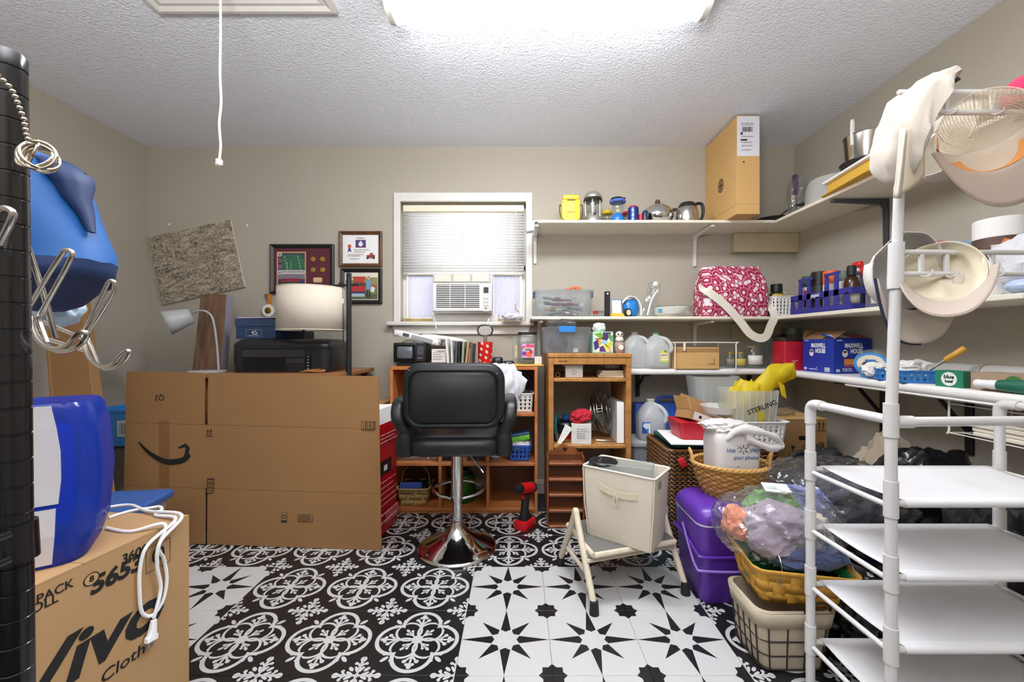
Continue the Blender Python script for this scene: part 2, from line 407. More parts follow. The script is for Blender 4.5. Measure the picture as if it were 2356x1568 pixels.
# ---- attic hatch and cord
t = thing('attic_hatch', 'white framed attic hatch panel in the ceiling at upper left', 'hatch', (0, 0, ZC))
x0, x1, y1, y0 = -1.457, -.733, 1.66, .55
hm = M('white hatch paint', '#cfccc6', .5)
B().box(x0+.05, x1-.05, y0+.05, y1-.05, -.012, -.001).put('panel', hm, t, smooth=0)
prf = [(0, 0), (.062, 0), (.062, -.008), (.045, -.016), (.03, -.014), (.015, -.024), (0, -.022)]
def mould(p, q, nx, ny):
    rs = []
    for e, s in ((p, 1), (q, -1)):
        d = (V(q)-V(p)).normalized()*s
        rs.append([V((e[0]+nx*c+d.x*c, e[1]+ny*c+d.y*c, z-.0005)) for c, z in prf])
    return B().rings(rs)
for p, q, nx, ny in (((x0, y1), (x1, y1), 0, -1), ((x0, y0), (x1, y0), 0, 1), ((x0, y0), (x0, y1), 1, 0), ((x1, y0), (x1, y1), -1, 0)):
    mould(p, q, nx, ny).put('moulding', hm, t, smooth=25)
cd = thing('pull_cord', 'thin white pull cord with a knot hanging from the ceiling hatch', 'cord', (0, 0, 0))
pts = bez([(-1.09, 1.5, ZC-.012), (-1.089, 1.5, 2.2), (-1.091, 1.5, 2.03), (-1.087, 1.5, 1.93), (-1.094, 1.5, 1.85), (-1.089, 1.5, 1.77), (-1.094, 1.5, 1.715)], 5)
cm = M('white cotton cord', '#e4e0d4', .8)
B().tube(pts, .0042, 8).put('string', cm, cd)
blob(.02, .02, .024, 3, .3, 2, .3, n=3, base=False).put('knot', cm, cd, loc=(-1.095, 1.5, 1.695))
# ---- window
win = struct(B().box(WX0-.045, WX0, YW-.018, YW, WZ0, WZ1+.062, .004).box(WX1, WX1+.045, YW-.018, YW, WZ0, WZ1+.062, .004)
      .box(WX0-.0005, WX1+.0005, YW-.018, YW, WZ1, WZ1+.062, .004).put('window_1', TRIMM, smooth=0))
B().box(WX0-.082, WX1+.055, YW-.055, YW+.06, WZ0-.027, WZ0, .006, 2).put('sill', TRIMM, win)
B().prism([(WX0-.055, 0), (WX1+.03, 0), (WX1+.015, -.058), (WX0-.035, -.058)], 0, .017, T=Matrix(((1, 0, 0, 0), (0, 0, -1, YW), (0, 1, 0, WZ0-.027), (0, 0, 0, 1)))).put('apron', TRIMM, win, smooth=0)
for x0, x1, z0, z1 in ((WX0, WX0+.03, WZ0, WZ1), (WX1-.03, WX1, WZ0, WZ1), (WX0, WX1, WZ1-.03, WZ1), (WX0, WX1, 1.545, 1.585)):
    B().box(x0, x1, YW+.055, YW+.09, z0, z1, .003).put('sash', TRIMM, win, smooth=0)
B().box(WX0+.02, WX1-.02, YW+.07, YW+.074, 1.56, WZ1-.02).put('pane', CLEAR('window glass', haze=.02), win, smooth=0)
# blind: head rail, 24 slats, bottom rail, ladder cords
bl = thing('window_blind', 'white horizontal slat blind lowered over the upper half of the window', 'blind', ((WX0+WX1)/2, YW+.03, 0))
def thin(name, col, tl=.5):
    if name in MATS: return MATS[name]
    m, nt, b = newmat(name); b.inputs['Base Color'].default_value = lin(col); b.inputs['Roughness'].default_value = .5; out = nt.nodes['Material Output']
    q = N(nt, 'ShaderNodeBsdfTranslucent'); q.inputs[0].default_value = lin(col); mx = N(nt, 'ShaderNodeMixShader', i_0=tl)
    L(nt, b.outputs[0], mx.inputs[1]); L(nt, q.outputs[0], mx.inputs[2]); L(nt, mx.outputs[0], out.inputs[0])
    tc = N(nt, 'ShaderNodeTexCoord'); n = N(nt, 'ShaderNodeTexNoise', i_Scale=20.0); L(nt, tc.outputs['Object'], n.inputs['Vector'])
    bp = N(nt, 'ShaderNodeBump', i_Strength=.03); L(nt, n.outputs['Fac'], bp.inputs['Height']); L(nt, bp.outputs['Normal'], b.inputs['Normal']); return m
SL = thin('white vinyl slat', '#f1efec', .35); hw = (WX1-WX0)/2-.012
B().box(-hw, hw, -.02, .02, 1.955, 2.0, .003).put('head_rail', M('ivory head rail', '#e9dfc8', .4), bl, smooth=0)
zb, zt = 1.535, 1.945; n = 22; sm = None
for i in range(n):
    z = zb+(zt-zb)*i/(n-1)
    if sm is None:
        b = B(); b.grid(2, 5, lambda a, c: V(((a*2-1)*hw, -.012+.018*c, -.011+.024*c+.002*math.sin(PI*c)))); o = b.put('slat', SL, bl, smooth=60, solid=.0008); sm = o
    else: o = sm.copy(); COL.objects.link(o)
    o.location = (0, 0, z)
B().box(-hw, hw, -.016, .016, 1.508, 1.521, .003).put('bottom_rail', M('taupe bottom rail', '#a99f8f', .4), bl, smooth=0)
for x in (-.31, -.0, .31):
    B().tube([(x, -.02, 1.95), (x, -.021, 1.515)], .0012, 6).put('ladder_cord', M('blind cord', '#dcd6c8', .8), bl)
B().tube([(.37, -.024, 1.97), (.37, -.026, 1.31)], .0018, 6).put('lift_cord', MATS['blind cord'], bl)
B().tube([(.36, -.026, 1.31), (.365, -.03, 1.27), (.385, -.03, 1.255)], .004, 6).put('cord_tassel', M('tan tassel', '#b59c62', .7), bl)
# air conditioner
ac = thing('air_conditioner', 'white window air conditioner with a louvred grille below the blind', 'air conditioner', (-.366, YW, 0))
AW = M('white appliance plastic', '#e0dfdc', .4)
z0, z1 = 1.24, 1.51; hw2 = .2
B().box(-hw2, hw2, -.10, .25, z0, z1, .008, 2).put('case', AW, ac)
B().box(-hw2+.004, hw2-.004, -.125, -.099, z0+.012, z1-.072, .006, 2).put('front_panel', M('white front panel', '#e8e7e4', .35), ac)
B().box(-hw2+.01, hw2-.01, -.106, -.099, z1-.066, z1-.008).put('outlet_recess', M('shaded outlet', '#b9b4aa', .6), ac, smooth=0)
for i in range(3): B().box(-hw2+.012+i*.126, -hw2+.126+i*.126, -.112, -.106, z1-.062, z1-.012, .002).put('outlet_vane', M('cream vane', '#d9d3c4', .5), ac, smooth=0)
B().box(-.170, .115, -.1262, -.1245, z0+.035, z0+.188).put('intake', M('black intake', '#101214', .8), ac, smooth=0)
gs = None
for i in range(12):
    if gs is None: gs = B().box(-.172, .117, -.130, -.124, 0, .0065, .001).put('slat', AW, ac, smooth=0); o = gs
    else: o = gs.copy(); COL.objects.link(o)
    o.location = (0, 0, z0+.040+i*.0125)
for x in (-.08, .02): B().box(x-.002, x+.002, -.1305, -.124, z0+.033, z0+.19).put('grille_bar', AW, ac, smooth=0)
p = Pr(); p.rect(0, .10, .034, .14, '#2a2f28').rect(-.005, -.02, .038, .092, '#d4d3d0')
for i in range(3):
    for j in range(3): p.rect(i*.012, .01+j*.024, i*.012+.008, .02+j*.024, '#a8a8a8')
p.disc(.016, .0, .006, '#666666'); p.put(ac, FRONT(.142, -.1252, z0+.03), 'control_panel')
B().tube([(-.2, -.11, z0), (-.17, -.16, z0-.06), (-.155, -.2, 1.13)], .003, 6).put('power_cord', M('white cord', '#dedbd4', .6), ac)
B().box(-.215, .235, -.045, .06, 1.1865, z0-.002, .004).put('support_strip', M('pale foam strip', '#d9d6d0', .7), ac, smooth=0)
# accordion side panels
for x0, x1, lb in ((WX0+.052, -.57, 'left of'), (-.163, WX1-.045, 'right of')):
    t = thing('accordion_panel', 'white pleated accordion panel filling the window %s the air conditioner' % lb, 'panel', (0, YW+.03, 0), group='accordion panels')
    k = 24; b = B(); b.grid(k*2, 1, lambda a, c: V((x0+(x1-x0)*a, .010*(round(a*k*2) % 2), 1.215+c*.295))); b.put('pleat', thin('white pleated vinyl', '#efedf2', .45), t, smooth=0, solid=.001)
    B().box(x0-.01 if x0 < -.5 else x1-.0, x0 if x0 < -.5 else x1+.01, -.005, .018, 1.21, 1.515, .002).put('frame_strip', AW, t, smooth=0)
    B().box(x0-.035, x1+.02, -.02, .03, 1.1865, 1.212, .002).put('wood_strip', WOOD('raw wood strip', '#a58a54', '#cbb37e', (8, 2, 2)), t, smooth=0)
# painted box and panel on the back wall by the corner
a = P(1680, 540, YW); b_ = P(1830, 583, YW)
struct(B().box(a.x, XR-.001, YW-.055, YW, b_.z, 1.787, .003).put('trim_1', M('beige box paint', '#b7a98a', .7), smooth=0))
a = P(1682, 744, YW); b_ = P(1795, 783, YW)
struct(B().box(a.x, b_.x, YW-.012, YW, b_.z, a.z, .003).put('trim_2', MATS['beige box paint'], smooth=0))
for i, (x, y) in enumerate(((390, 516), (569, 518))):
    q = P(x, y, YW-.001); tag(blob(.012, .004, .014, i, .3, n=2, base=False).put('wall_patch', WHITE, loc=(q.x, q.y, q.z-.007)), 'small white plaster dab on the wall %s' % ('above the print, the left one' if i == 0 else 'above the print, the right one'), 'patch')
# ================================================================ SHELVES ON THE WALLS
CREAM = M('cream shelf paint', '#e6dfcc', .45, bump=(25, .04)); MELA = M('white melamine', '#e9e7e4', .35)
BKW = M('white bracket metal', '#dcd9d2', .4); BKB = M('black bracket metal', '#17171a', .45); BKG = M('dark grey bracket', '#3c4046', .45)
YF = 2.545; XS = 1.61; ZT0, ZM0, ZL0 = 1.789, 1.186, .8415; ZT, ZM, ZL = ZT0+.018, ZM0+.02, ZL0+.036
def bracket(parent, x, mat, arm, leg, z, wide=.022, brace=False, wall='back', name='bracket'):
    """shelf bracket: upright on the wall, arm under the board; drawn for the back wall, turned for the right wall"""
    b = B(); y = YW-.001
    def bx(x0, x1, y0, y1, z0, z1): b.box(x0, x1, y0, y1, z0, z1, .0015)
    pts = [(0, 0), (-arm, -.006), (-arm, -.016), (-.03, -.028), (-.016, -.05), (-.012, -leg), (0, -leg)]
    if brace: pts = [(0, 0), (-arm, 0), (-arm, -.012), (-.012, -.012), (-.012, -leg), (0, -leg)]
    T = Matrix(((0, 0, 1, x-wide/2), (1, 0, 0, y), (0, 1, 0, z-.0005), (0, 0, 0, 1)))
    b.prism(pts, 0, wide, T=T, bev=.0015)
    if brace: b.tube([(x, y-arm*.62, z-.008), (x, y-.008, z-leg*.66)], .009, 6)
    if wall == 'right':
        bmesh.ops.transform(b.bm, matrix=Matrix(((0, 1, 0, XR-YW), (1, 0, 0, 0), (0, 0, 1, 0), (0, 0, 0, 1))), verts=b.bm.verts)
    o = b.put(name, mat, parent, smooth=25)
    if not brace and wall == 'back':
        for dx, dz in ((-.006, .075), (.007, .07)): B().ball((x+dx, y-.0135, z-dz), .003, 1).put('screw', M('dark screw', '#3a3833', .4, 1), o)
    return o
def board(name, label, x0, x1, y0, y1, z0, z1, mat, bev=.003, seg=1):
    t = thing('wall_shelf', label, 'shelf', (0, 0, 0)); B().box(x0, x1, y0, y1, z0, z1, bev, seg).put('board', mat, t, smooth=30 if seg > 1 else 0); return t
s1 = board('', 'long cream top shelf on the back wall holding the lanterns', .128, XS-.001, YF, YW, ZT0, ZT, CREAM)
bracket(s1, P(1231, 600, YW).x, BKW, .27, .20, ZT0); bracket(s1, P(1597, 600, YW).x, BKW, .27, .22, ZT0)
s2 = board('', 'cream top shelf on the right wall holding the cake carrier', XS, XR, 1.30, YW, ZT0, ZT, CREAM)
bracket(s2, 2.12, BKG, .29, .27, ZT0, .026, wall='right')
s3 = board('', 'cream middle shelf on the back wall under the lantern shelf', .085, XS-.001, YF, YW, ZM0, ZM, CREAM, .006, 3)
bracket(s3, P(1597, 760, YW).x, BKW, .27, .17, ZM0); bracket(s3, P(1240, 760, YW).x, BKW, .27, .24, ZM0)
s4 = board('', 'cream middle shelf on the right wall holding the blue bottle carrier', XS, XR, 1.30, YW, ZM0, ZM, CREAM)
s5 = board('', 'white lowest shelf on the back wall holding the jugs and jars', .66, XS-.001, YF, YW, ZL0, ZL, MELA, .014, 3)
bracket(s5, P(1466, 880, YW).x, BKB, .25, .17, ZL0, .03, True); bracket(s5, P(1722, 880, YW).x, BKB, .25, .26, ZL0, .03, True)
s6 = board('', 'white lowest shelf on the right wall holding the coffee box', XS, XR, 1.15, YW, ZL0, ZL, MELA, .014, 3)
for y in (2.14, 1.73): bracket(s6, y, BKB, .25, .27, ZL0, .03, True, 'right')
B().box(XS+.005, XR-.2, 1.16, 2.02, ZL0-.012, ZL0-.0005, .005).put('splice_board', MELA, s6)
a = P(1220, 520, 2.62)
cl = thing('shelf_clip_light', 'grey plastic clip wrapped over the left end of the lantern shelf', 'clip', (.118, 2.6, ZT0))
B().prism([(0, .024), (-.05, .016), (-.062, -.03), (-.058, -.048), (-.012, -.04), (-.008, .012), (.03, .0192), (.03, .024)], -.03, .03, T=Matrix(((1, 0, 0, 0), (0, 0, 1, 0), (0, 1, 0, 0), (0, 0, 0, 1))), bev=.002).put('clip_body', M('pale grey plastic', '#c9ccd2', .35), cl, smooth=0)
# ================================================================ CARDBOARD
def carton_mat(name, col, st=.12):
    if name in MATS: return MATS[name]
    m = M(name, col, .8, var=(5, .07), spec=.2); nt = m.node_tree; b = nt.nodes['Principled BSDF']
    tc = N(nt, 'ShaderNodeTexCoord'); wv = N(nt, 'ShaderNodeTexWave', i_Scale=70.0, i_Distortion=.4); L(nt, tc.outputs['Object'], wv.inputs['Vector'])
    bp = N(nt, 'ShaderNodeBump', i_Strength=st, i_Distance=.001); L(nt, wv.outputs['Fac'], bp.inputs['Height']); L(nt, bp.outputs['Normal'], b.inputs['Normal']); return m
CARD = carton_mat('brown corrugated card', '#a98256'); CARD2 = carton_mat('light corrugated card', '#ad8a62'); CARD3 = carton_mat('tan carton card', '#cda56b')
CARDD = carton_mat('darker brown card', '#957049')
# flattened carton standing in front of the desk
t = thing('flattened_carton', 'large flattened brown carton with a black smile arrow standing against the desk', 'cardboard', (0, 0, 0))
def sheetpt(px, f): # px along the foot, f 0..1 up the sheet
    g0, g1 = V((-2.07, 2.145, .002)), V((-.6825, 2.056, .002)); u = (px-283)/(878-283); p = g0.lerp(g1, u)
    top = V((-2.115, 2.215, .888)).lerp(V((-.712, 2.10, .871)), u); q = p.lerp(top, f); return q
def flap(u0, u1, f0, f1, bow, nm='panel'):
    b = B(); b.grid(6, 4, lambda a, c: sheetpt(u0+(u1-u0)*a, f0+(f1-f0)*c)+V((0, -bow*math.sin(PI*c)-.002*math.sin(PI*a), 0)))
    return b.put(nm, CARDD, t, smooth=0, solid=.005)
fl = {}
for u0, u1, nm in ((283, 478, 'l'), (483, 878, 'r')):
    g = .0025
    fl[nm] = [flap(u0, u1, 0, .3190, .0006, 'lower_flap'), flap(u0, u1+(5 if nm == 'l' else 0), .3205, .691, 0, 'panel'), flap(u0, u1-(4 if nm == 'l' else 0), .6925, 1, .001, 'upper_flap')]
def on(px, py, dz=.0072):   # point on the sheet face seen at this pixel
    best = None
    for i in range(60):
        f = i/59; q = sheetpt(px, f); y = 785+(H-q.z)*F/q.y; x = 1190+q.x*F/q.y
        if best is None or abs(y-py) < best[0]: best = (abs(y-py), f)
    u = px; 
    for k in range(6):
        q = sheetpt(u, best[1]); u += px-(1190+q.x*F/q.y)
    return sheetpt(u, best[1])+V((0, -dz, 0))
def onframe(px, py, dz=.0072):
    o = on(px, py, dz); r = sheetpt(600, .5)-sheetpt(500, .5); return frame(o, r, sheetpt(500, .6)-sheetpt(500, .4))
k = 2.13/F
p = Pr(); sm = bez([(-62, 28), (-30, 2), (10, -15), (50, -11), (68, 3)], 8)
p.strip([(q.x*k, q.y*k) for q in [V((*s_.xy, 0)) for s_ in [V((x[0], x[1], 0)) for x in sm]]], [k*(2+11*math.sin(PI*min(1, (i+1)/(len(sm)+4))*.85)) for i in range(len(sm))], '#171717')
p.strip([(x*k, y*k) for x, y in ((38, 17), (56, 24), (62, 17), (60, 4), (52, -8))], [3*k, 8*k, 11*k, 8*k, 3*k], '#171717')
p.put(t, onframe(376, 1044), 'smile_arrow')
text(t, 'Q2', .042, onframe(370, 915) @ TR(rz=180), INK)
p = Pr()
for x0, y0, x1, y1, px, py, vert in ((-16, -9, 16, 9, 849, 976, 1), (-8, -17, 8, 17, 486, 1112, 0)):
    p = Pr(); p.rect(x0*k, y0*k, x1*k, y1*k, '#2a1d10').rect((x0+1)*k, (y0+1)*k, (x1-1)*k, (y1-1)*k, '#96714a')
    for i in range(6):
        q = (i+.5)/6
        if vert: p.rect((x0+2+28*q)*k, (y0+1)*k, (x0+3.4+28*q+(i % 2))*k, (y1-1)*k, '#2a1d10')
        else: p.rect((x0+1)*k, (y0+3+29*q)*k, (x1-1)*k, (y0+4.4+29*q+(i % 2))*k, '#2a1d10')
    p.put(t, onframe(px, py), 'printed_barcode')
p = Pr()
for x in (-4, 4): p.rect((x-.8)*k, -5*k, (x+.8)*k, 6*k, '#20160c').poly([((x-3)*k, 4*k), ((x+3)*k, 4*k), (x*k, 9*k)], '#20160c')
p.rect(-8*k, -8*k, 8*k, -6.4*k, '#20160c'); p.put(t, onframe(484, 995), 'arrow_mark')
p = Pr(); p.rect(-7*k, -11*k, 7*k, 11*k, '#3a2916').rect(-6*k, -6*k, 6*k, 10*k, '#96714a').disc(0, 2*k, 5*k, '#3a2916').disc(0, 2*k, 3*k, '#96714a'); p.put(t, onframe(656, 1188), 'recycling_mark')
p = Pr(); p.rect(-18*k, -8*k, 18*k, 8*k, '#3a2916').rect(-17*k, -7*k, 17*k, 7*k, '#96714a').lines(-15*k, 15*k, [4*k, 1*k], 1.5*k, '#3a2916').rect(-16*k, -2*k, 16*k, -1*k, '#3a2916').lines(-15*k, 15*k, [-5*k], 1.5*k, '#3a2916'); p.put(t, onframe(704, 1190), 'printed_label')
B().slab(on(368, 968, .0072), on(392, 968, .0072), on(393, 1120, .0072), on(369, 1120, .0072), -.0003).put('packing_tape', CLEAR('packing tape', '#b08a5c', .03, .5, '#fbf8f4', .3), t, smooth=0)
# desk behind it
DESK = WOOD('brown desk wood', '#7b4f2e', '#a36f43', (2, 12, 2))
t = thing('desk', 'brown wooden desk hidden behind the flattened carton, printer on top', 'desk', (0, 0, 0))
DZ = .872
B().box(-1.80, -.98, 2.24, 2.80, DZ-.025, DZ, .003).put('desk_top', DESK, t, smooth=0)
for x in (-1.77, -1.05):
    for y in (2.27, 2.74): B().box(x, x+.045, y, y+.045, 0, DZ-.026, .003).put('leg', DESK, t, smooth=0)
B().box(-1.72, -1.06, 2.28, 2.30, DZ-.12, DZ-.026).put('apron', DESK, t, smooth=0)
# big carton in the near left corner
zt = .558; A = V((-.9237, 1.15, zt)); Bn = V((-.985, .65, zt)); back = V((-.42, .03, 0))
ax = (Bn-A).normalized(); T = frame((0, 0, 0), (0, 1, 0), (0, 0, 1))
t = thing('paper_towel_carton', 'tan shipping carton with black printed lettering in the near left corner', 'carton', (0, 0, 0))
C = A+back; D = Bn+back; dn = V((0, 0, -zt+.001))
B().rings([[Bn+dn, A+dn, C+dn, D+dn], [Bn, A, C, D]]).put('carton_body', CARD2, t, smooth=0)
B().slab(A+V((0, 0, .0045)), C+V((0, 0, .0045)), (C+D)/2+V((0, 0, .0045)), (A+Bn)/2+V((0, 0, .0045)), .004).slab((A+Bn)/2+V((0, -.002, .0045)), (C+D)/2+V((0, -.002, .0045)), D+V((0, 0, .0045)), Bn+V((0, 0, .0045)), .004).put('top_flap', CARD2, t, smooth=0)
nrm = (A-Bn).cross(V((0, 0, 1))).normalized()
def onbox(px, py, dn_=.0008):   # ray through the pixel onto the printed side
    d = V(((px-1190)/F, 1, -(py-785)/F)); o = V((0, 0, H)); q = (A-o).dot(nrm)/d.dot(nrm); return o+d*q+nrm*dn_
def fbox(px, py, tilt=0): return frame(onbox(px, py), A-Bn, (0, 0, 1)) @ TR(rz=tilt)
for s, sz, px, py, bold, shear, sx in (('Vivo', .142, 208, 1492, .0042, .25, 1.22), ('5653', .052, 270, 1320, .0022, .15, 1.08), ('3600', .03, 309, 1274, .0008, .1, 1.0),
                                       ('00', .044, 364, 1276, .0012, 0, .75), ('LL PACK', .026, 105, 1370, .0003, 0, .95), ('ROLL', .026, 92, 1394, .0003, 0, .95), ('a Cloth', .038, 268, 1536, .0003, .1, 1.15)):
    text(t, s, sz, fbox(px, py), INK, bold, sx=sx, shear=shear)
p = Pr(); c0 = '#141414'; ck = '#b8925f'
p.disc(0, 0, .016, c0, .014).disc(0, 0, .0135, ck, .012); p.put(t, fbox(210, 1331), 'circled_mark'); text(t, '8', .018, fbox(210, 1331) @ TR(z=.0006), INK, .0006)
e = .0012; p = Pr()
for q in ((-.032, -.032, .032, -.032+e), (-.032, .032-e, .032, .032), (-.032, -.032, -.032+e, .032), (.032-e, -.032, .032, .032)): p.rect(*q, c0)
p.put(t, fbox(364, 1276), 'printed_frame')
# towel dispenser
t = thing('towel_dispenser', 'translucent blue and white paper towel dispenser standing on the tan carton', 'dispenser', (-1.092, .924, zt+.0052), rz=35)
secs = []
def dsp(dx, w0, h=.352):
    rs = []
    for z, kx, ky in ((0, .80, .9), (.012, .86, .95), (.07, .97, 1), (.19, 1, 1), (.30, .97, 1), (.34, .92, .97), (h, .84, .92)):
        ring = []
        for x, y in rrect(.20, .19, .05, 5):
            bul = 1+.0*x
            ring.append(V((x*kx+(.012*math.sin(PI*z/h) if x > 0 else 0), y*ky, z)))
        rs.append(ring)
    return rs
BLUEP = CLEAR('translucent blue plastic', '#2b50c8', .58, .7, '#86a0f0', .16)
B().rings(dsp(0, 0)).put('blue_cover', BLUEP, t, smooth=50, T=TR(.012, 0, 0))
GW = M('grey white plastic', '#cfcdd0', .4)
rs = []
for z, kx in ((.008, .72), (.07, .93), (.128, 1)): rs.append([V((-.102+.0, -.096*(.9 if z < .02 else 1), z)), V((.056-.05*(1-kx)*.5, -.0985*(.92 if z < .02 else 1), z)), V((.056-.05*(1-kx)*.5, -.085, z)), V((-.102, -.07, z))])
B().rings(rs).put('lower_side', GW, t, smooth=0)
rs = []
for z, kx, d in ((.138, 0, 1), (.19, .004, 1), (.25, .003, 1), (.30, -.003, .99), (.348, -.012, .95)): rs.append([V((-.104, -.0975*d, z)), V((.060+kx, -.0995*d, z)), V((.060+kx, -.085, z)), V((-.104, -.07, z))])
B().rings(rs).put('upper_side', GW, t, smooth=0)
B().lathe([(0, .075), (.062, .075), (.062, .29), (0, .29)], 24).put('paper_roll', M('bright paper roll', '#6c86e8', .9), t, T=TR(.0, .0, 0))
B().box(-.07, .085, -.07, .07, .0, .012, .004).put('foot_plate', M('deep blue plastic', '#16187a', .4), t)
# white cord with plug lying over the carton
t = thing('power_cord', 'white power cord with a two-prong plug draped over the tan carton', 'cord', (0, 0, 0))
cz = zt+.010
def OB(px, py, d=.006): return onbox(px, py, d)
def OT(px, py, up=.008): # point on the carton top
    Y = (H-zt-up)*F/(py-785); return P(px, py, Y)
pts = [OT(250, 1190), OT(300, 1175), OT(345, 1168), OT(366, 1165), OT(372, 1172), OT(358, 1185), A.lerp(Bn, .09)+V((.006, 0, .012)), OB(334, 1250, .010), OB(318, 1300), OB(316, 1360), OB(322, 1408), OB(346, 1414), OB(370, 1380), OB(379, 1330), OB(372, 1285), OB(355, 1258, .012), A.lerp(Bn, .16)+V((.010, 0, .014)), OT(300, 1222), OT(245, 1214)]
wm = M('white cord vinyl', '#ececec', .35)
B().tube(bez(pts, 6), .0042, 8).put('cable', wm, t)
pts = [OT(250, 1166), OT(300, 1161), OT(340, 1175, .012), A.lerp(Bn, .06)+V((.008, 0, .016)), OB(357, 1245, .015), OB(352, 1300, .012), OB(362, 1350, .01), OB(350, 1400, .012), OB(346, 1420, .01)]
B().tube(bez(pts, 6), .0042, 8).put('cable', wm, t)
f = fbox(342, 1442) @ TR(rz=-8)
b = B(); b.loft([(.012, .011, .004, .018), (.016, .012, .004, .0), (.020, .013, .004, -.016), (.028, .014, .004, -.02), (.028, .014, .004, -.03)], T=f @ TR(z=.011, rx=-90))
b.put('plug', wm, t, smooth=40)
for dx in (-.006, .006): B().box(dx-.0035, dx+.0035, .030, .046, .010, .0116, T=f @ TR(rz=180)).put('prong', M('nickel prong', '#b8b8b4', .3, 1), t, smooth=0)
# ================================================================ BOOKCASE
OAK = WOOD('orange oak veneer', '#a9602f', '#cd8650', (3, 14, 3), .4)
bx0, bx1, by0, by1, bz = -.775, .124, 2.486, 2.80, .8966
t = thing('bookcase', 'low orange wood bookcase with open cubes under the window', 'bookcase', (0, 0, 0))
B().box(bx0, bx1, by0, by1, bz-.02, bz, .002).put('top_board', OAK, t, smooth=0)
for x in (bx0, bx1-.018): B().box(x, x+.018, by0, by1, .0, bz-.0205, .002).put('side_board', OAK, t, smooth=0)
xd1, xd2 = P(1012, 0, by0).x, P(1122, 0, by0).x
for z in (.018, .292, .594):
    B().box(bx0+.0185, bx1-.0185, by0+.002, by1, z, z+.018, .0015).put('shelf', OAK, t, smooth=0)
for x in (xd1, xd2):
    for z0, z1 in ((.0365, .2915), (.3105, .5935), (.6125, bz-.0205)): B().box(x-.009, x+.009, by0+.003, by1-.002, z0, z1, .0015).put('divider', OAK, t, smooth=0)
B().box(bx0+.0185, bx1-.0185, by0+.012, by0+.026, .001, .0175).put('kick_board', OAK, t, smooth=0)
BKP = WOOD('dark back panel', '#5d3922', '#7a4c2c', (2, 2, 10))
for x0, x1 in ((bx0+.0185, xd1-.0095), (xd2+.0095, bx1-.0185)): B().box(x0, x1, by1-.006, by1-.001, .0365, .2915).put('back_panel', BKP, t, smooth=0)
B().box(bx0+.0185, bx1-.0185, by1-.006, by1-.001, .6125, bz-.021).put('back_panel', BKP, t, smooth=0)
# ================================================================ OPEN CABINET
CAB = WOOD('honey oak', '#9a6a34', '#bb8447', (3, 3, 14), .45); CABH = WOOD('honey oak board', '#9a6a34', '#bf8748', (14, 3, 3), .45)
cx0, cx1, cy0, cy1, cz1 = P(1262, 0, 2.38).x, P(1453, 0, 2.38).x, 2.38, 2.78, .98
t = thing('open_cabinet', 'tall honey oak open cabinet right of the bookcase with a fan inside', 'cabinet', (0, 0, 0))
for x in (cx0, cx1-.03): B().box(x, x+.03, cy0, cy1, 0, cz1-.0255, .003).put('side_board', CAB, t, smooth=0)
B().box(cx0-.004, cx1+.002, cy0-.004, cy1, cz1-.025, cz1, .004).put('top_board', CABH, t, smooth=0)
B().box(cx0+.0305, cx1-.0305, cy0, cy0+.02, cz1-.065, cz1-.0255, .003).put('top_rail', CABH, t, smooth=0)
text(t, 'Nashville', .014, FRONT(cx0+.085, cy0-.0004, cz1-.045), INK, .0003, shear=.2)
CS1, CS2, CS3 = .835, .445, .15
for z in (CS1, CS2, CS3): B().box(cx0+.0305, cx1-.0305, cy0+.004, cy1, z-.02, z, .003).put('shelf', CABH, t, smooth=0)
# magazine rack leaning at its foot
t = thing('magazine_rack', 'stained wooden wall rack with slat pockets and a heart cutout leaning on the cabinet', 'rack', (0, 0, 0))
RK = WOOD('red brown stained wood', '#6a361a', '#9c5a2c', (3, 14, 3), .4); RKD = WOOD('dark red brown wood', '#4a2614', '#6b3a1e', (3, 14, 3), .5)
mx0, mx1 = P(1259, 0, 2.30).x, P(1345, 0, 2.30).x; mz1 = .40
B().box(mx0+.008, mx1-.008, 2.352, 2.362, .012, mz1).put('back_board', RKD, t, smooth=0)
for x in (mx0, mx1-.008): B().box(x, x+.008, 2.30, 2.364, .0, mz1, .002).put('side_board', RK, t, smooth=0)
for i in range(5):
    z = .0+i*.088; B().box(mx0+.0085, mx1-.0085, 2.292, 2.352, z+.001, z+.016, .003).put('slat', RK, t, smooth=0)
crest = [(0, 0)]+[(x*(mx1-mx0), .012+.045*math.sin(PI*x)**2+.006*math.sin(PI*x*6)) for x in [i/24 for i in range(25)]]+[(mx1-mx0, 0)]
B().prism(crest, 0, .012, T=FRONT(mx0, 2.364, mz1)).put('crest', RK, t, smooth=0)
hx = [(.016*math.sin(a)**3*.9, .001*(13*math.cos(a)-5*math.cos(2*a)-2*math.cos(3*a)-math.cos(4*a))*.95) for a in [2*PI*i/20 for i in range(20)]]
B().prism(hx, 0, .001, T=FRONT((mx0+mx1)/2, 2.3518, mz1+.03)).put('heart_shade_plate', M('painted hollow shade', '#1b0f08', .9), t, smooth=0)  # dark plate on the crest; the cutout's shade is put into its colour
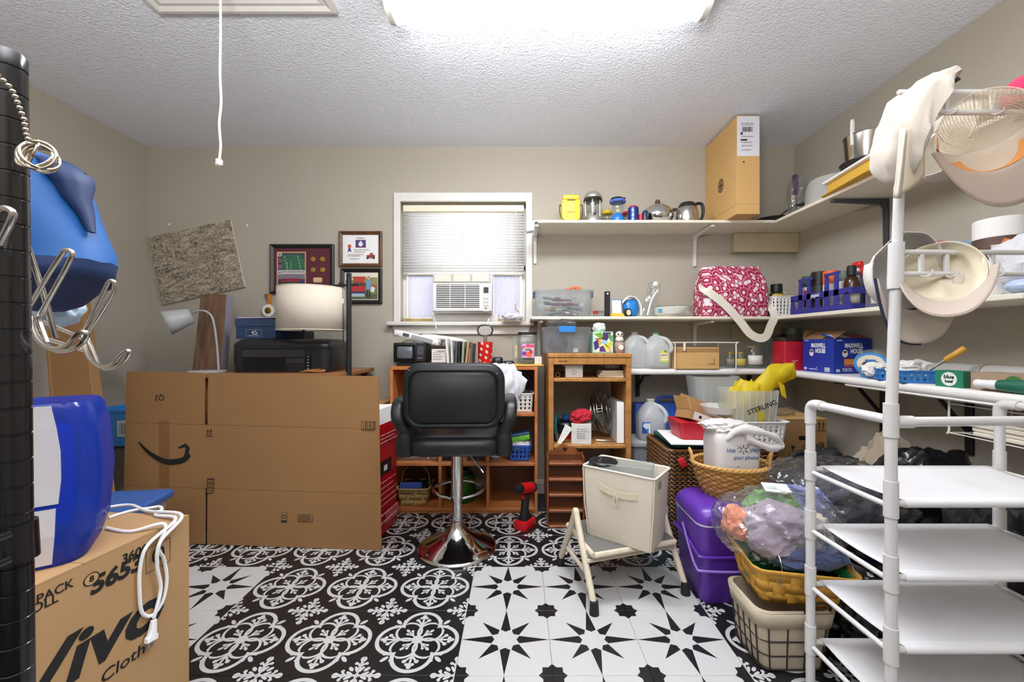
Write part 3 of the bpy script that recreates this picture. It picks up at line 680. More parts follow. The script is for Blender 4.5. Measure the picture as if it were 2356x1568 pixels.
# ================================================================ BAR STOOL
t = thing('bar_stool', 'black leather swivel bar stool with a chrome pedestal seen from behind', 'stool', (-.306, 2.085, 0), rz=2)
CHR = M('polished chrome', '#d8d6d4', .07, 1, var=(2, .02)); LEA = M('black leatherette', '#1b1b1d', .38, bump=(160, .08), spec=.45)
B().lathe([(.0, .001), (.196, .001), (.2, .004), (.2, .009), (.188, .016), (.15, .030), (.105, .050), (.068, .073), (.045, .097), (.034, .118), (.031, .13), (0, .131)], 48).put('pedestal_base', CHR, t, smooth=70)
B().lathe([(0, .125), (.024, .125), (.024, .26), (0, .262)], 24).put('gas_lift', CHR, t)
B().lathe([(0, .258), (.0305, .258), (.0305, .50), (0, .50)], 28).put('column', CHR, t)
B().lathe([(.0245, .125), (.028, .128), (.028, .138), (.0245, .141)], 24).put('collar', CHR, t)
rg = bez([(-.03, -.03, .262), (-.09, -.005, .27), (-.128, .045, .275), (-.118, .10, .28), (-.06, .15, .285), (.0, .165, .286), (.06, .15, .285), (.118, .10, .28), (.128, .045, .275), (.09, -.005, .27), (.03, -.03, .262)], 6)
B().tube(rg, .009, 10).put('foot_ring', CHR, t)
B().tube([(.05, .0, .49), (.10, -.03, .44), (.135, -.05, .395)], .004, 8).put('lift_lever', CHR, t)
B().box(-.09, .09, -.07, .11, .488, .4995, .003).put('seat_plate', M('black steel', '#18181a', .4), t, smooth=0)
b = B(); b.loft([(.40, .36, .07, .50), (.45, .41, .09, .506), (.47, .43, .10, .535), (.465, .425, .10, .565), (.43, .39, .10, .59), (.30, .28, .1, .597)], 6); b.put('seat', LEA, t, smooth=60, T=TR(0, .05, 0))
# backrest: rounded slab with a recessed panel and piping
def bk(w, h, r, z0, y0, y1, bulge):
    ring = rrect(w, h, r, 8); rs = []
    for y, k_ in ((y0, .94), (y0+.012*(1 if y1 > y0 else -1), .99), ((y0+y1)/2, 1), (y1-.012*(1 if y1 > y0 else -1), .99), (y1, .94)):
        rs.append([V((x*k_, y-(x/w)**2*bulge, z0+z*k_)) for x, z in ring])
    return rs
b = B(); b.rings(bk(.485, .312, .085, .792, -.175, -.10, -.06)); b.put('backrest', LEA, t, smooth=60)
b = B(); b.rings(bk(.415, .25, .055, .788, -.185, -.168, -.05)); b.put('back_panel', M('matt black leatherette', '#1d1d1f', .5, bump=(160, .06)), t, smooth=60)
ring = [V((x, -.187+(x/.43)**2*.055,   .788+z)) for x, z in rrect(.425, .26, .06, 8)]
B().tube(ring, .005, 8, closed=True).put('piping', LEA, t)
for s in (-1, 1):
    o = B(); path = [(s*.235, -.13, .62), (s*.265, -.14, .68), (s*.272, -.10, .745), (s*.27, .02, .755), (s*.268, .14, .74), (s*.262, .19, .68), (s*.25, .19, .60), (s*.235, .15, .535)]
    pts = bez(path, 5); rs = []
    for i, q in enumerate(pts):
        d = (pts[min(i+1, len(pts)-1)]-pts[max(i-1, 0)]).normalized(); n_ = d.cross(V((1, 0, 0))).normalized()
        rs.append([q+V((1, 0, 0))*x+n_*y for x, y in rrect(.06, .045, .02, 4)])
    o.rings(rs).put('armrest', LEA, t, smooth=60)
    B().loft([(.075, .16, .03, .50), (.085, .19, .035, .545), (.07, .17, .03, .62), (.05, .12, .02, .66)], T=TR(s*.238, -.06, 0)).put('armrest_base', LEA, t, smooth=60)
for s, z in ((-1, .915), (1, .90), (1, .69)): B().ball((s*.205, -.168, z), .0045, 1).put('stud', CHR, t)
# white plastic bag lying over the right side of the stool
t = tag(blob(.25, .10, .34, 11, .2, 2.2, .2, 5, 4, base=False).put('plastic_bag', thin('white bag film', '#e6e6ea', .25), loc=(-.20, 2.30, .60), rot=(0, R(28), 0)), 'white plastic shopping bag slumped on the black stool seat', 'bag')
# ================================================================ STEP STOOL AND CANVAS BIN
t = thing('step_stool', 'cream tubular folding step stool with black rubber feet', 'step stool', (0, 0, 0))
TUB = M('worn cream enamel', '#cfc4ae', .45, var=(30, .12)); RUB = M('black rubber', '#191919', .7)
ff, fb = G(1367, 1412), G(1290, 1296); gf = G(1577, 1366); gb = gf+(fb-ff)
for a_, b_ in ((ff, fb), (gf, gb)):
    mid = (a_+b_)/2; ap = mid+V((0, 0, .325))
    u = (b_-a_).normalized()
    pts = bez([a_+V((0, 0, .03)), a_.lerp(ap, .5)+V((0, 0, .01)), a_.lerp(ap, .88), ap, b_.lerp(ap, .88), b_.lerp(ap, .5)+V((0, 0, .01)), b_+V((0, 0, .03))], 6)
    B().tube(pts, .0135, 12).put('leg_frame', TUB, t)
    for f_ in (a_, b_): B().lathe([(0, 0), (.019, 0), (.0185, .012), (.016, .05), (0, .05)], 14, T=Matrix.Translation(f_)).put('foot', RUB, t)
zs = .212; wv = (gf-ff)/2
o4 = [ff.lerp(fb, f_)+wv*s for f_, s in ((.12, .10), (.12, 1.9), (.88, 1.9), (.88, .10))]
B().rings([[V((q.x, q.y, zs-.012)) for q in o4], [V((q.x, q.y, zs)) for q in o4]]).put('step_plate', M('grey ribbed step', '#6a6762', .7, bump=(80, .4)), t, smooth=0)
for e0, e1 in ((o4[0], o4[1]), (o4[2], o4[3]), (o4[1], o4[2]), (o4[3], o4[0])):
    B().tube([V((e0.x, e0.y, zs-.012)), V((e1.x, e1.y, zs-.012))], .012, 8).put('rim_bar', TUB, t)
B().tube([ff.lerp(fb, .25)+V((0, 0, .12)), fb.lerp(ff, .25)+V((0, 0, .12))], .009, 8).put('cross_bar', TUB, t)
for f_ in (.2, .8):
    a_ = ff.lerp(fb, f_); B().tube([V((a_.x, a_.y, .165)), V((*(a_+wv*2).xy, .165))], .009, 8).put('cross_bar', TUB, t)
# canvas bin, turned on the step
zb_ = zs+.001; zr = zb_+.298
c = [P(1343, 1068, 1.783), P(1497, 1108, 1.606), P(1540, 1080, 1.741)]
c = [V((q.x, q.y, 0)) for q in c]; c.append(c[0]+c[2]-c[1])
cen = sum(c, V((0, 0, 0)))/4; rx = c[1]-c[0]; rot = math.degrees(math.atan2(rx.y, rx.x)); wl, wd = rx.length*1.07, (c[2]-c[1]).length*1.07
t = thing('canvas_bin', 'cream canvas storage bin with a strap handle standing on the step stool', 'storage bin', (cen.x, cen.y, zb_), rz=rot)
CAN = M('cream canvas', '#d6ccba', .9, bump=(220, .25), var=(6, .05))
rs = []
for z, k_, e in ((0, .86, .0), (.06, .90, .004), (.15, .95, .006), (.25, .985, .002), (.298, 1, 0)):
    rs.append([V((x*k_*(1+.02*math.sin(9*z+x*20)), y*k_+(e if y > 0 else -e), z)) for x, y in rrect(wl, wd, .012, 3)])
rs += [[V((x*.97, y*.95, .297)) for x, y in rrect(wl, wd, .012, 3)], [V((x*.85, y*.84, .006)) for x, y in rrect(wl, wd, .012, 3)]]
B().rings(rs).put('canvas_body', CAN, t, smooth=45)
PIP = M('cream binding tape', '#ddd5c6', .8)
B().tube([V((x, y, .298)) for x, y in rrect(wl, wd, .012, 3)], .0045, 6, closed=True).put('rim_binding', PIP, t)
for sx_ in (-1, 1): B().tube([(sx_*wl*.43, -wd*.43, .004), (sx_*wl*.475, -wd*.475-.004, .15), (sx_*wl*.495, -wd*.495, .293)], .0028, 6).put('corner_binding', PIP, t)
b = B(); b.grid(14, 2, lambda a, c_: V((-.075+.165*a, -wd*.48-.012-.008*math.sin(PI*a), .215-.010*a-.010*math.sin(PI*a)+c_*.026))); b.put('strap_handle', M('cream webbing', '#cfc5a8', .85, bump=(200, .3)), t, smooth=0, solid=.002)
b = B(); b.tube([(.0, -wd*.48-.022, .215), (-.008, -wd*.48-.024, .18), (.0, -wd*.48-.024, .165), (.012, -wd*.48-.024, .178), (.004, -wd*.48-.022, .212)], .0035, 6); b.put('webbing_loop', MATS['cream webbing'], t)
b = B(); b.box(wl*.5-.001, wl*.5+.001, -.05, -.02, .245, .272).put('woven_label', M('grey woven label', '#8f8a84', .8), t, smooth=0)
# what stands in the bin
t = thing('clear_organizer', 'clear plastic organizer box standing in the canvas bin', 'organizer', (cen.x, cen.y, zb_+.007), rz=rot+14)
CP = CLEAR('clear tub plastic', '#dfe6e6', .22)
B().loft([(.21, .095, .01, .0), (.225, .10, .01, .305), (.22, .096, .008, .305), (.206, .091, .008, .004)]).put('tub', CP, t)
B().tube([V((x, y, .305)) for x, y in rrect(.225, .10, .01, 4)], .003, 6, closed=True).put('rim', CP, t)
q = P(1388, 1052, 1.80); t = thing('ring_cover', 'round black plastic ring lid resting on the rim of the canvas bin', 'lid', (q.x, q.y, zr+.004), rz=10)
B().lathe([(.034, .0), (.058, .0), (.063, .006), (.06, .013), (.045, .015), (.036, .010)], 32).put('ring', M('black plastic', '#17171a', .35), t, smooth=60)
B().lathe([(0, .002), (.035, .002), (.035, .006), (0, .006)], 28).put('web', MATS['black plastic'], t)
# ================================================================ PURPLE PAIL
t = thing('purple_pail', 'tall purple plastic pail with a lid and white bail handle', 'pail', (.872, 1.765, 0), rz=0)
PU = M('purple plastic', '#5a2f9c', .33, spec=.5, var=(3, .04)); PUD = M('deep purple plastic', '#3c1d72', .35); 
w_, d_ = .288, .28
B().loft([(w_*.88, d_*.88, .03, 0), (w_*.9, d_*.9, .035, .004), (w_*.96, d_*.96, .04, .19), (w_*.97, d_*.97, .04, .205), (w_*.985, d_*.985, .04, .22), (w_, d_, .04, .308), (0.1, .1, .04, .309)], 6).put('pail_body', PU, t, smooth=40)
B().loft([(w_*1.015, d_*1.015, .042, .3095), (w_*1.02, d_*1.02, .042, .316), (w_*.9, d_*.9, .04, .317)], 6).put('gasket', M('pale gasket', '#cfc8da', .5), t)
B().loft([(w_*1.02, d_*1.02, .045, .3175), (w_*1.03, d_*1.03, .05, .33), (w_*.99, d_*.99, .06, .36), (w_*.86, d_*.86, .06, .379), (w_*.5, d_*.5, .05, .383)], 6).put('lid', PU, t, smooth=60)
B().loft([(.085, .042, .02, .3832), (.075, .034, .016, .3836)], 6, T=TR(.01, .02, 0)).put('lid_grip', PUD, t)
B().tube(bez([(-.150, .02, .262), (-.153, -.06, .19), (-.153, -.12, .145), (-.13, -.147, .14), (.05, -.15, .14), (.148, -.12, .15)], 6), .005, 8).put('bail_handle', M('lavender bail wire', '#8a6cc0', .35), t)
b = B(); b.tube(bez([(-.1465, .125, .214), (-.147, -.03, .214), (-.146, -.11, .196), (-.13, -.139, .19), (.0, -.1405, .19), (.13, -.139, .19)], 6), .006, 8); b.put('step_ridge', PU, t)
# ================================================================ SHOE RACK WITH HATS (near right)
t = thing('shoe_rack', 'white tubular rack of fabric shelves with hat rails rising on one post', 'rack', (0, 0, 0))
PVC = M('white plastic tube', '#cccac8', .35, var=(4, .02)); FAB = thin('white shelf fabric', '#f3f2f3', .3)
ya, yb = 1.24, .976; xa = .890; xc = 1.464; rt = .0122
A0, B0, C0, D0 = V((xa, ya, 0)), V((xa+.003, yb, 0)), V((xc, ya, 0)), V((xc+.003, yb, 0))
LV = [.6595, .4828, .3113, .134]; ZR = .862; up = V((0, 0, 1))
for nm, q in (('a', A0), ('b', B0), ('c', C0), ('d', D0)):
    top = ZR-.02
    B().tube([q+up*.004, q+up*(LV[0]+.03 if nm == 'd' else top)], rt, 14).put('post', PVC, t)
    for z in LV: B().tube([q+up*(z-.028), q+up*(z+.058)], rt*1.22, 14).put('connector', PVC, t)
def elbow(q, d): # post top turning to direction d
    pts = bez([q+up*(ZR-.06), q+up*(ZR-.022), q+up*(ZR-.006)+d*.006, q+up*ZR+d*.024, q+up*ZR+d*.05], 4); B().tube(pts, rt*1.2, 14).put('elbow', PVC, t)
fy = V((0, -1, 0)); fx = V((1, 0, 0))
elbow(A0, fy); elbow(C0, fy); elbow(D0, -fx)
B().tube([A0+up*ZR+fy*.04, V((B0.x, yb+.01, ZR))], rt*.95, 14).put('side_rail', PVC, t)
B().tube([C0+up*ZR+fy*.04, V((D0.x, yb+.01, ZR))], rt*.95, 14).put('side_rail', PVC, t)
B().tube([V((B0.x+.01, yb, ZR-.004)), V((D0.x-.03, yb, ZR))], rt*.95, 14).put('front_rail', PVC, t)
B().tube([V((B0.x+.01, yb, ZR-.004)), V((B0.x+.05, yb, ZR-.004))], rt*1.2, 14).put('rail_socket', PVC, t)
B().tube([V((B0.x, yb, ZR-.04)), V((B0.x, yb, ZR+.04))], rt*1.25, 14).put('connector', PVC, t)
for z in LV:
    for p_, q_ in ((A0, B0), (C0, D0)): B().tube([p_+up*(z-.004)+fy*.012, q_+up*(z-.004)-fy*.012], rt*.55, 10).put('side_rod', PVC, t)
    for p_, q_ in ((A0, C0), (B0, D0)): B().tube([p_+up*(z+.004)+fx*.012, q_+up*(z+.004)-fx*.012], rt*.62, 10).put('shelf_rod', PVC, t)
    b = B()
    def cloth(a, c):
        x = xa+.032+(xc-xa-.064)*a; y = yb+(ya-yb)*c
        return V((x, y, z+.0125-.012*math.sin(PI*c)*(.75+.25*math.sin(PI*a))+.0015*math.sin(a*23+z*40)*math.sin(PI*c)))
    b.grid(24, 12, cloth); b.put('fabric_shelf', FAB, t, smooth=60, solid=.0015)
    for y, n_ in ((yb, -1), (ya, 1)):
        b = B(); b.grid(20, 8, lambda a, c: V((xa+.032+(xc-xa-.064)*a, y+n_*.0098*math.sin(PI*c*1.15), z+.004+.0098*math.cos(PI*c*1.15)))); b.put('fabric_hem', FAB, t, smooth=60)
# tall hat post on the front left post
pb = [V((B0.x, yb, ZR)), V((B0.x+.012, yb, 1.22)), V((B0.x+.027, yb, 1.60))]
B().tube(pb[:2], rt*.97, 14).put('hat_post', PVC, t); B().tube(pb[1:], rt*.86, 14).put('hat_post', PVC, t)
B().tube([V((B0.x+.0098, yb, 1.175)), V((B0.x+.0115, yb, 1.235)), V((B0.x+.013, yb, 1.285))], rt*1.28, 14).put('connector', PVC, t)
def hatrail(zl, zu, xs, xl):
    B().tube([V((xl, yb, zl)), V((D0.x+.2, yb-.004, zl))], .0062, 10).put('hat_rail', PVC, t)
    B().tube([V((xs, yb, zu)), V((D0.x+.2, yb-.004, zu-.003))], .0062, 10).put('hat_rail', PVC, t)
    for x in (.965, 1.025, 1.135, 1.25): 
        B().box(x-.005, x+.005, yb-.004, yb+.004, zl+.004, zu-.004, .0015).put('rail_spacer', PVC, t, smooth=0)
        B().tube(bez([(x-.005, yb-.002, zl-.004), (x-.001, yb-.009, zl-.008), (x+.012, yb-.012, zl-.002), (x+.02, yb-.007, zl+.009)], 4), .0022, 6).put('clip', PVC, t)
    B().box(xl-.004, xs+.02, yb-.005, yb+.005, zu-.005, zu+.005, .002).put('rail_bracket', PVC, t, smooth=0)
hatrail(1.211, 1.263, B0.x+.035, B0.x+.02); hatrail(1.596, 1.645, .985, B0.x+.02)
B().box(B0.x+.02, .99, yb-.005, yb+.005, 1.592, 1.601, .002).put('rail_bracket', PVC, t, smooth=0)
B().tube([V((1.49, yb, 0.862)), V((1.49, yb, 1.65))], rt*.86, 12).put('hat_post', PVC, t)
# ---- caps
def view(px, py, Y):
    o = P(px, py, Y); a = (o-V((0, 0, H))).normalized(); r = a.cross(up).normalized(); return o, r, r.cross(a), a
def cap(label, px, py, Y, brim_dir, dome_dir, col, under, band=None, size=1, mesh_back=False, edge=None, brim_l=.075, drop=.012, crown_h=.115, dent=.0, seed=0, eyelets=False, pw=2.6):
    """brim_dir and dome_dir are (right, up, away) as seen from the doorway where the viewer stands"""
    o, r_, u_, a_ = view(px, py, Y); mixv = lambda q: (r_*q[0]+u_*q[1]+a_*q[2]).normalized()
    bd, dd = mixv(brim_dir), mixv(dome_dir); dd = (dd-bd*dd.dot(bd)).normalized()
    T = frame((0, 0, 0), bd.cross(dd), bd); T.translation = o; T = T @ Matrix.Diagonal((size, size, size, 1)); t = thing('baseball_cap', label, 'cap', T=T)
    rx_, ry_ = .080, .096; s = V((seed, seed*2.3, 1))
    def dome(a, c):
        th = 2*PI*a; ph = PI/2*c; k0 = math.cos(ph)**.72; z = crown_h*math.sin(ph)**.85
        p = V((rx_*k0*math.sin(th), ry_*k0*math.cos(th), z)); k = dent*noise.noise(p*12+s)+dent*.4*noise.noise(p*26+s)
        return p+V((p.x, p.y, .6*p.z))*k*1.9*(.3+z/crown_h)
    cm_, um = M('cap cloth '+col, col, .9, bump=(240, .2), sheen=.1), M('cap under '+under, under, .85, bump=(200, .1))
    nu = 36; half = lambda i: (i < 10 or i >= 26)
    b = B(); b.grid(nu, 14, dome, skip=(lambda i, j: not half(i)) if mesh_back else None, closeu=True); b.put('crown', cm_, t, smooth=70, solid=.0022)
    b = B()
    for k in range(6): b.tube([dome(k/6, c/12)*1.006 for c in range(12)], .0011, 5)
    b.put('seam', cm_, t)
    if mesh_back:
        b = B(); b.grid(72, 22, dome, skip=lambda i, j: i < 20 or i >= 52, closeu=True); bmesh.ops.delete(b.bm, geom=[v for v in b.bm.verts if not v.link_faces], context='VERTS')
        q = b.put('mesh_back', thin('cream trucker mesh', '#efe6d2', .4), t, smooth=70).modifiers.new('net', 'WIREFRAME'); q.thickness = .0013
        b = B(); b.grid(36, 12, lambda a, c: dome(a, c)*.99, skip=lambda i, j: half(i), closeu=True); b.put('net_lining', CLEAR('net haze', '#efe6d4', .5, .1, rough=.6), t, smooth=70)
    def brim(a, c):
        x = a*2-1; y0 = ry_*math.sqrt(max(0, 1-(x*.985)**2)); ex = brim_l*(1-abs(x)**pw)
        return V((x*rx_*(.98+.12*c), y0+ex*c, -.004-drop*x*x*1.6-.010*c))
    b = B(); b.grid(24, 8, brim); b.put('brim', um, t, smooth=70, solid=.0035)
    b = B(); b.grid(24, 8, lambda a, c: brim(a, c)+V((0, 0, .0026))); b.put('brim_top', cm_, t, smooth=70)
    B().tube([brim(i/24, 1)+V((0, 0, .001)) for i in range(14 if edge else 25)], .0034 if edge else .0026, 6).put('brim_edge', M('navy piping', '#23243c', .7) if edge else um, t)
    if mesh_back: b = B(); b.grid(36, 5, lambda a, c: dome(a, c*.66)*.965, closeu=True, skip=lambda i, j: 8 <= i < 28); b.put('foam_panel', M('cap band '+band, band, .8), t, smooth=70)
    if band: b = B(); b.grid(36, 2, lambda a, c: V((rx_*.955*math.sin(2*PI*a), ry_*.955*math.cos(2*PI*a), .002+.042*c)), closeu=True, skip=lambda i, j: 11 <= i < 25); b.put('sweatband', M('cap band '+band, band, .8, bump=(120, .15)), t, smooth=70, solid=.0015)
    if not mesh_back: B().ball(dome(0, 1), (.007, .007, .004), 2).put('top_button', cm_, t)
    if eyelets:
        for i in range(4): q = dome(.70+.022*i, .34); B().ball(q, (.004, .004, .004), 1).put('eyelet', M('dark eyelet', '#22242c', .6), t)
# limp cap draped over the top of the post
o = P(2105, 250, .95); t = thing('baseball_cap', 'limp white cap hooked over the top of the tall hat post', 'cap', (0, 0, 0)); CW1 = M('cap cloth white', '#b9b0a4', .9, bump=(240, .2)); CW2 = M('cap brim cream', '#d3c6b0', .85, bump=(200, .1))
sp = [(2188, 184, 3, .018), (2164, 192, 11, .045), (2132, 208, 24, .06), (2102, 236, 33, .068), (2080, 282, 30, .07), (2066, 332, 24, .068), (2062, 374, 18, .06), (2067, 402, 11, .045), (2074, 420, 4, .02)]
cs = bez([P(x, y, .965) for x, y, h_, d in sp], 4); hs = bez([(h_, d, 0) for x, y, h_, d in sp], 4); rs = []
for i, q in enumerate(cs):
    d = (cs[min(i+1, len(cs)-1)]-cs[max(i-1, 0)]).normalized(); n_ = d.cross(V((0, 1, 0))).normalized(); rg_ = []
    for k in range(28):
        a = 2*PI*k/28; p = q+n_*math.cos(a)*max(hs[i].x, 2)*.965/F+V((0, 1, 0))*math.sin(a)*max(hs[i].y, .01); nz = noise.noise(p*26)*.009+noise.noise(V((i*.13, a*2.6, 3)))*.014+abs(noise.noise(p*48))*.006
        rg_.append(p+(p-q).normalized()*nz*min(1, hs[i].x/20))
    rs.append(rg_)
B().rings(rs).put('crown', CW1, t, smooth=70)
b = B(); b.grid(12, 12, lambda a, c: P(2070+56*a-14*c*(1-a), 296+(158-30*a*a-20*a)*c, .925+.05*a-.03*math.sin(PI*a)*(1-.3*c))); b.put('brim', CW2, t, smooth=70, solid=.003)
b = B(); b.grid(6, 12, lambda a, c: P(2078+4*a-(20-10*a)*c+6*a*(1-c), 300+156*c, .921-.012*math.sin(PI*a))); b.put('brim_top', CW1, t, smooth=70, solid=.003)
B().box(-.02, .02, -.02, .02, -.003, .003, .001).put('back_strap', M('dark strap', '#35332f', .6), t, T=Matrix.Translation(P(2172, 186, .955)) @ TR(ry=25), smooth=0)
cap('white mesh trucker cap showing its orange sweatband and tan visor', 2272, 300, .93, (.24, -1, -.42), (-.12, .10, 1), '#bdb3a2', '#a39283', '#cf9150', 1.04, mesh_back=True, brim_l=.085, seed=5, dent=.05)
cap('white cap with small black badge behind the trucker cap', 2168, 345, 1.09, (.5, .9, .5), (-.1, -1, .1), '#c9c2b5', '#bfb6a7', None, .72, seed=8, dent=.1)
cap('white cap with navy edged visor hanging below the coupling of the hat post', 2092, 625, 1.0, (.04, -1, -.14), (-.46, .22, .86), '#cbc7c3', '#c2b6aa', '#cdc8bf', .98, edge=True, dent=.2, seed=9, eyelets=True, brim_l=.085, drop=.012, pw=4.5, crown_h=.07)
cap('white cap with yellow stains on the lower hat rail', 2168, 622, .95, (.06, -.8, -.6), (-.1, -.3, 1), '#d3c9b0', '#b3a497', '#d8cfba', .92, dent=.2, seed=12, brim_l=.05, crown_h=.055, pw=3.5)
cap('dark red cap just showing above the lower hat rail', 2152, 598, 1.10, (.3, 0, 1), (0, 1, 0), '#98242c', '#7f1d24', None, .55, seed=14, crown_h=.09)
cap('crimson cap at the right edge hanging on the upper hat rail', 2378, 235, 1.0, (.6, -.1, .8), (-.3, .9, 0), '#b3234f', '#8d1b3e', None, .6, seed=15)
# ================================================================ NEAR LEFT: POST, HOOK RAIL, BLUE BAG
t = thing('wire_shelf_unit', 'grooved black steel shelving post at the left edge with a shelf collar', 'shelving', (0, 0, 0))
BS = M('black powder coat', '#0b0b0f', .2, spec=.7); px_ = -.4818; yp = .40
def post(x, y, ztop):
    b = B(); prof = [(0, .001), (.0127, .001)]; z = .02
    while z < ztop-.012: prof += [(.0127, z-.0012), (.0118, z-.0006), (.0118, z+.0006), (.0127, z+.0012)]; z += .0254
    prof += [(.0127, ztop-.004), (.0105, ztop), (0, ztop)]
    b.lathe(prof, 24, T=Matrix(((1, 0, -.012, x), (0, 1, 0, y), (0, 0, 1, 0), (0, 0, 0, 1)))); return b.put('post', BS, t, smooth=30)
post(px_, yp, 1.333); post(px_-.45, yp, 1.333); post(px_-.45, yp-.75, 1.333); post(px_, yp-.75, 1.333)
for zc in (.855, .12):
    B().lathe([(.0128, zc-.018), (.017, zc-.018), (.0155, zc+.018), (.0128, zc+.018)], 24, T=TR(px_-.012*zc, yp)).put('collar', BS, t, smooth=30)
    for z in (zc-.012, zc+.012):
        B().tube([(px_-.012, yp+.0, z), (px_-.44, yp, z)], .0032, 8).put('shelf_wire', BS, t)
        B().tube([(px_, yp-.012, z), (px_, yp-.74, z)], .0032, 8).put('shelf_wire', BS, t)
    for i in range(16): B().tube([(px_-.01-.027*i, yp-.003, zc+.014), (px_-.01-.027*i, yp-.745, zc+.014)], .002, 6).put('shelf_wire', BS, t)
CW = M('chrome wire', '#cfcac2', .16, 1, var=(2, .02))
t = thing('hook_rail', 'chrome wire hook rail reaching out from the black post at left', 'hook rail', (0, 0, 0))
def W(pts, r=.0024, nm='hook', n=6):
    return B().tube(bez([P(x, y, Y) for x, y, Y in pts], n), r, 10).put(nm, CW, t)
W([(-60, 690, .43), (0, 706, .45), (95, 738, .49), (190, 778, .53)], nm='rail_wire'); W([(-60, 728, .43), (0, 742, .45), (95, 775, .49), (194, 806, .53)], nm='rail_wire')
# upright strut
W([(50, 528, .445), (95, 660, .47), (128, 775, .495)], .0028, 'strut')
# middle hook: long loop upwards, round the bottom, small loop up at the front
W([(66, 708, .475), (110, 634, .462), (142, 585, .455), (152, 575, .453), (166, 580, .452), (160, 600, .452), (128, 660, .458), (96, 718, .472), (92, 740, .476), (112, 795, .47)], .0025)
W([(66, 708, .475), (72, 740, .468), (88, 780, .452), (118, 802, .44), (150, 796, .425), (172, 775, .41), (188, 763, .405), (199, 768, .405), (192, 785, .408), (165, 803, .42), (130, 806, .435), (108, 790, .45), (112, 795, .455)], .0025)
W([(190, 765, .53), (222, 705, .52), (246, 655, .515), (255, 645, .513), (264, 652, .513), (256, 680, .515), (226, 730, .522), (202, 770, .53), (212, 800, .52), (224, 832, .505)], .0023)
W([(190, 765, .53), (196, 800, .515), (208, 826, .50), (232, 842, .485), (258, 838, .47), (280, 815, .46), (292, 806, .457), (297, 812, .457), (286, 830, .462), (262, 845, .472), (238, 846, .485), (224, 832, .495)], .0023)
W([(0, 560, .36), (20, 520, .352), (30, 492, .35), (18, 480, .35), (2, 482, .352), (-20, 505, .36), (-40, 560, .37)], .0027)
W([(-30, 745, .43), (10, 715, .415), (40, 700, .405), (58, 706, .403), (50, 722, .41), (20, 745, .42), (-20, 752, .43)], .0024)
# key rings on a ball chain
t = thing('key_ring_chain', 'ball chain with several steel rings looped on the black post', 'key rings', (0, 0, 0))
NK = M('nickel', '#c9bfac', .22, 1, var=(2, .02))
ch = [P(x, y, .372) for x, y in ((-6, 172), (8, 185), (20, 197), (29, 210), (35, 222), (40, 235), (45, 248), (50, 261), (55, 274), (57, 286), (59, 298), (61, 310), (65, 320), (67, 331))]
m0 = None
for q in ch:
    if m0 is None: m0 = B().ball((0, 0, 0), .0022, 2).put('chain_ball', NK, t); o = m0
    else: o = m0.copy(); COL.objects.link(o)
    o.location = q
for i, (x, y, r, rx, rz) in enumerate(((84, 356, .0135, 80, 20), (92, 360, .0125, 70, 60), (80, 362, .013, 60, 10), (95, 366, .0115, 95, 40), (72, 352, .0135, 75, -30))):
    q = P(x, y, .374+.002*i); B().tube([(r*math.cos(a), r*math.sin(a), 0) for a in [2*PI*k/28 for k in range(28)]], .0013, 8, closed=True).put('ring', NK, t, T=TR(q.x, q.y, q.z, rx, 0, rz))
# blue fabric bag
t = thing('blue_tote_bag', 'two-tone blue fabric bag hanging behind the chrome hooks', 'bag', (0, 0, 0))
BL1, BL2 = M('bright blue nylon', '#0e5599', .6, bump=(7, .25)), M('dark blue nylon', '#112b58', .6, bump=(9, .3))
def bagloft(secs, Y, mat, nm, dep=.07, seed=0):
    rs = []
    for y, xl, xr, dy in secs:
        a, c = P(xl, y, Y+dy), P(xr, y, Y+dy); m_ = (a+c)/2; w2 = (c-a).length/2; ring = []
        for i in range(28):
            an = 2*PI*i/28; cx_, sx_ = math.cos(an), math.sin(an)
            p = V((math.copysign(abs(cx_)**.8, cx_)*w2, math.copysign(abs(sx_)**.8, sx_)*dep*min(1, w2/.06), 0))+m_
            p += V((0, .006*noise.noise(V((p.x*30, y*.02, seed))), .003*noise.noise(p*40))); ring.append(p)
        rs.append(ring)
    return B().rings(rs).put(nm, mat, t, smooth=70)
Yb = .74
bagloft([(352, -30, 96, 0), (368, -40, 120, 0), (400, -45, 145, 0), (440, -45, 172, 0), (490, -45, 195, 0), (540, -45, 216, 0), (580, -45, 232, 0), (603, -45, 238, 0)], Yb, BL1, 'body')
bagloft([(603.5, -44, 237.5, 0), (620, -44, 236, 0), (640, -44, 233, 0), (655, -40, 222, .01), (668, -36, 190, .02), (685, -30, 160, .02), (700, -20, 140, .02), (712, -5, 105, .02)], Yb, BL2, 'base_band')
bagloft([(364, 85, 120, 0), (380, 108, 162, 0), (400, 124, 192, 0), (425, 140, 198, 0), (455, 158, 200, 0), (490, 182, 208, 0), (535, 208, 219, 0)], Yb-.01, BL2, 'pocket_flap', .075)
B().tube(bez([P(118, 368, Yb+.05), P(160, 382, Yb+.0), P(192, 404, Yb+.0)], 6), .006, 8).put('hem', BL2, t)
B().tube(bez([P(62, 330, Yb), P(50, 340, Yb), P(45, 360, Yb), P(62, 330, Yb-.002)], 4), .004, 6).put('loop', BL2, t)
B().tube([P(62, 332, Yb), P(30, 330, .42)], .002, 6).put('hanging_cord', BL2, t)
t = tag(blob(.085, .05, .062, 21, .2, 2, .15, base=False).put('printed_bag', M('pale blue floral film', '#b9cfe2', .5, var=(26, .3)), loc=P(148, 745, .86), rot=(0, R(-25), 0)), 'small pale blue printed plastic bag under the blue fabric bag', 'bag')
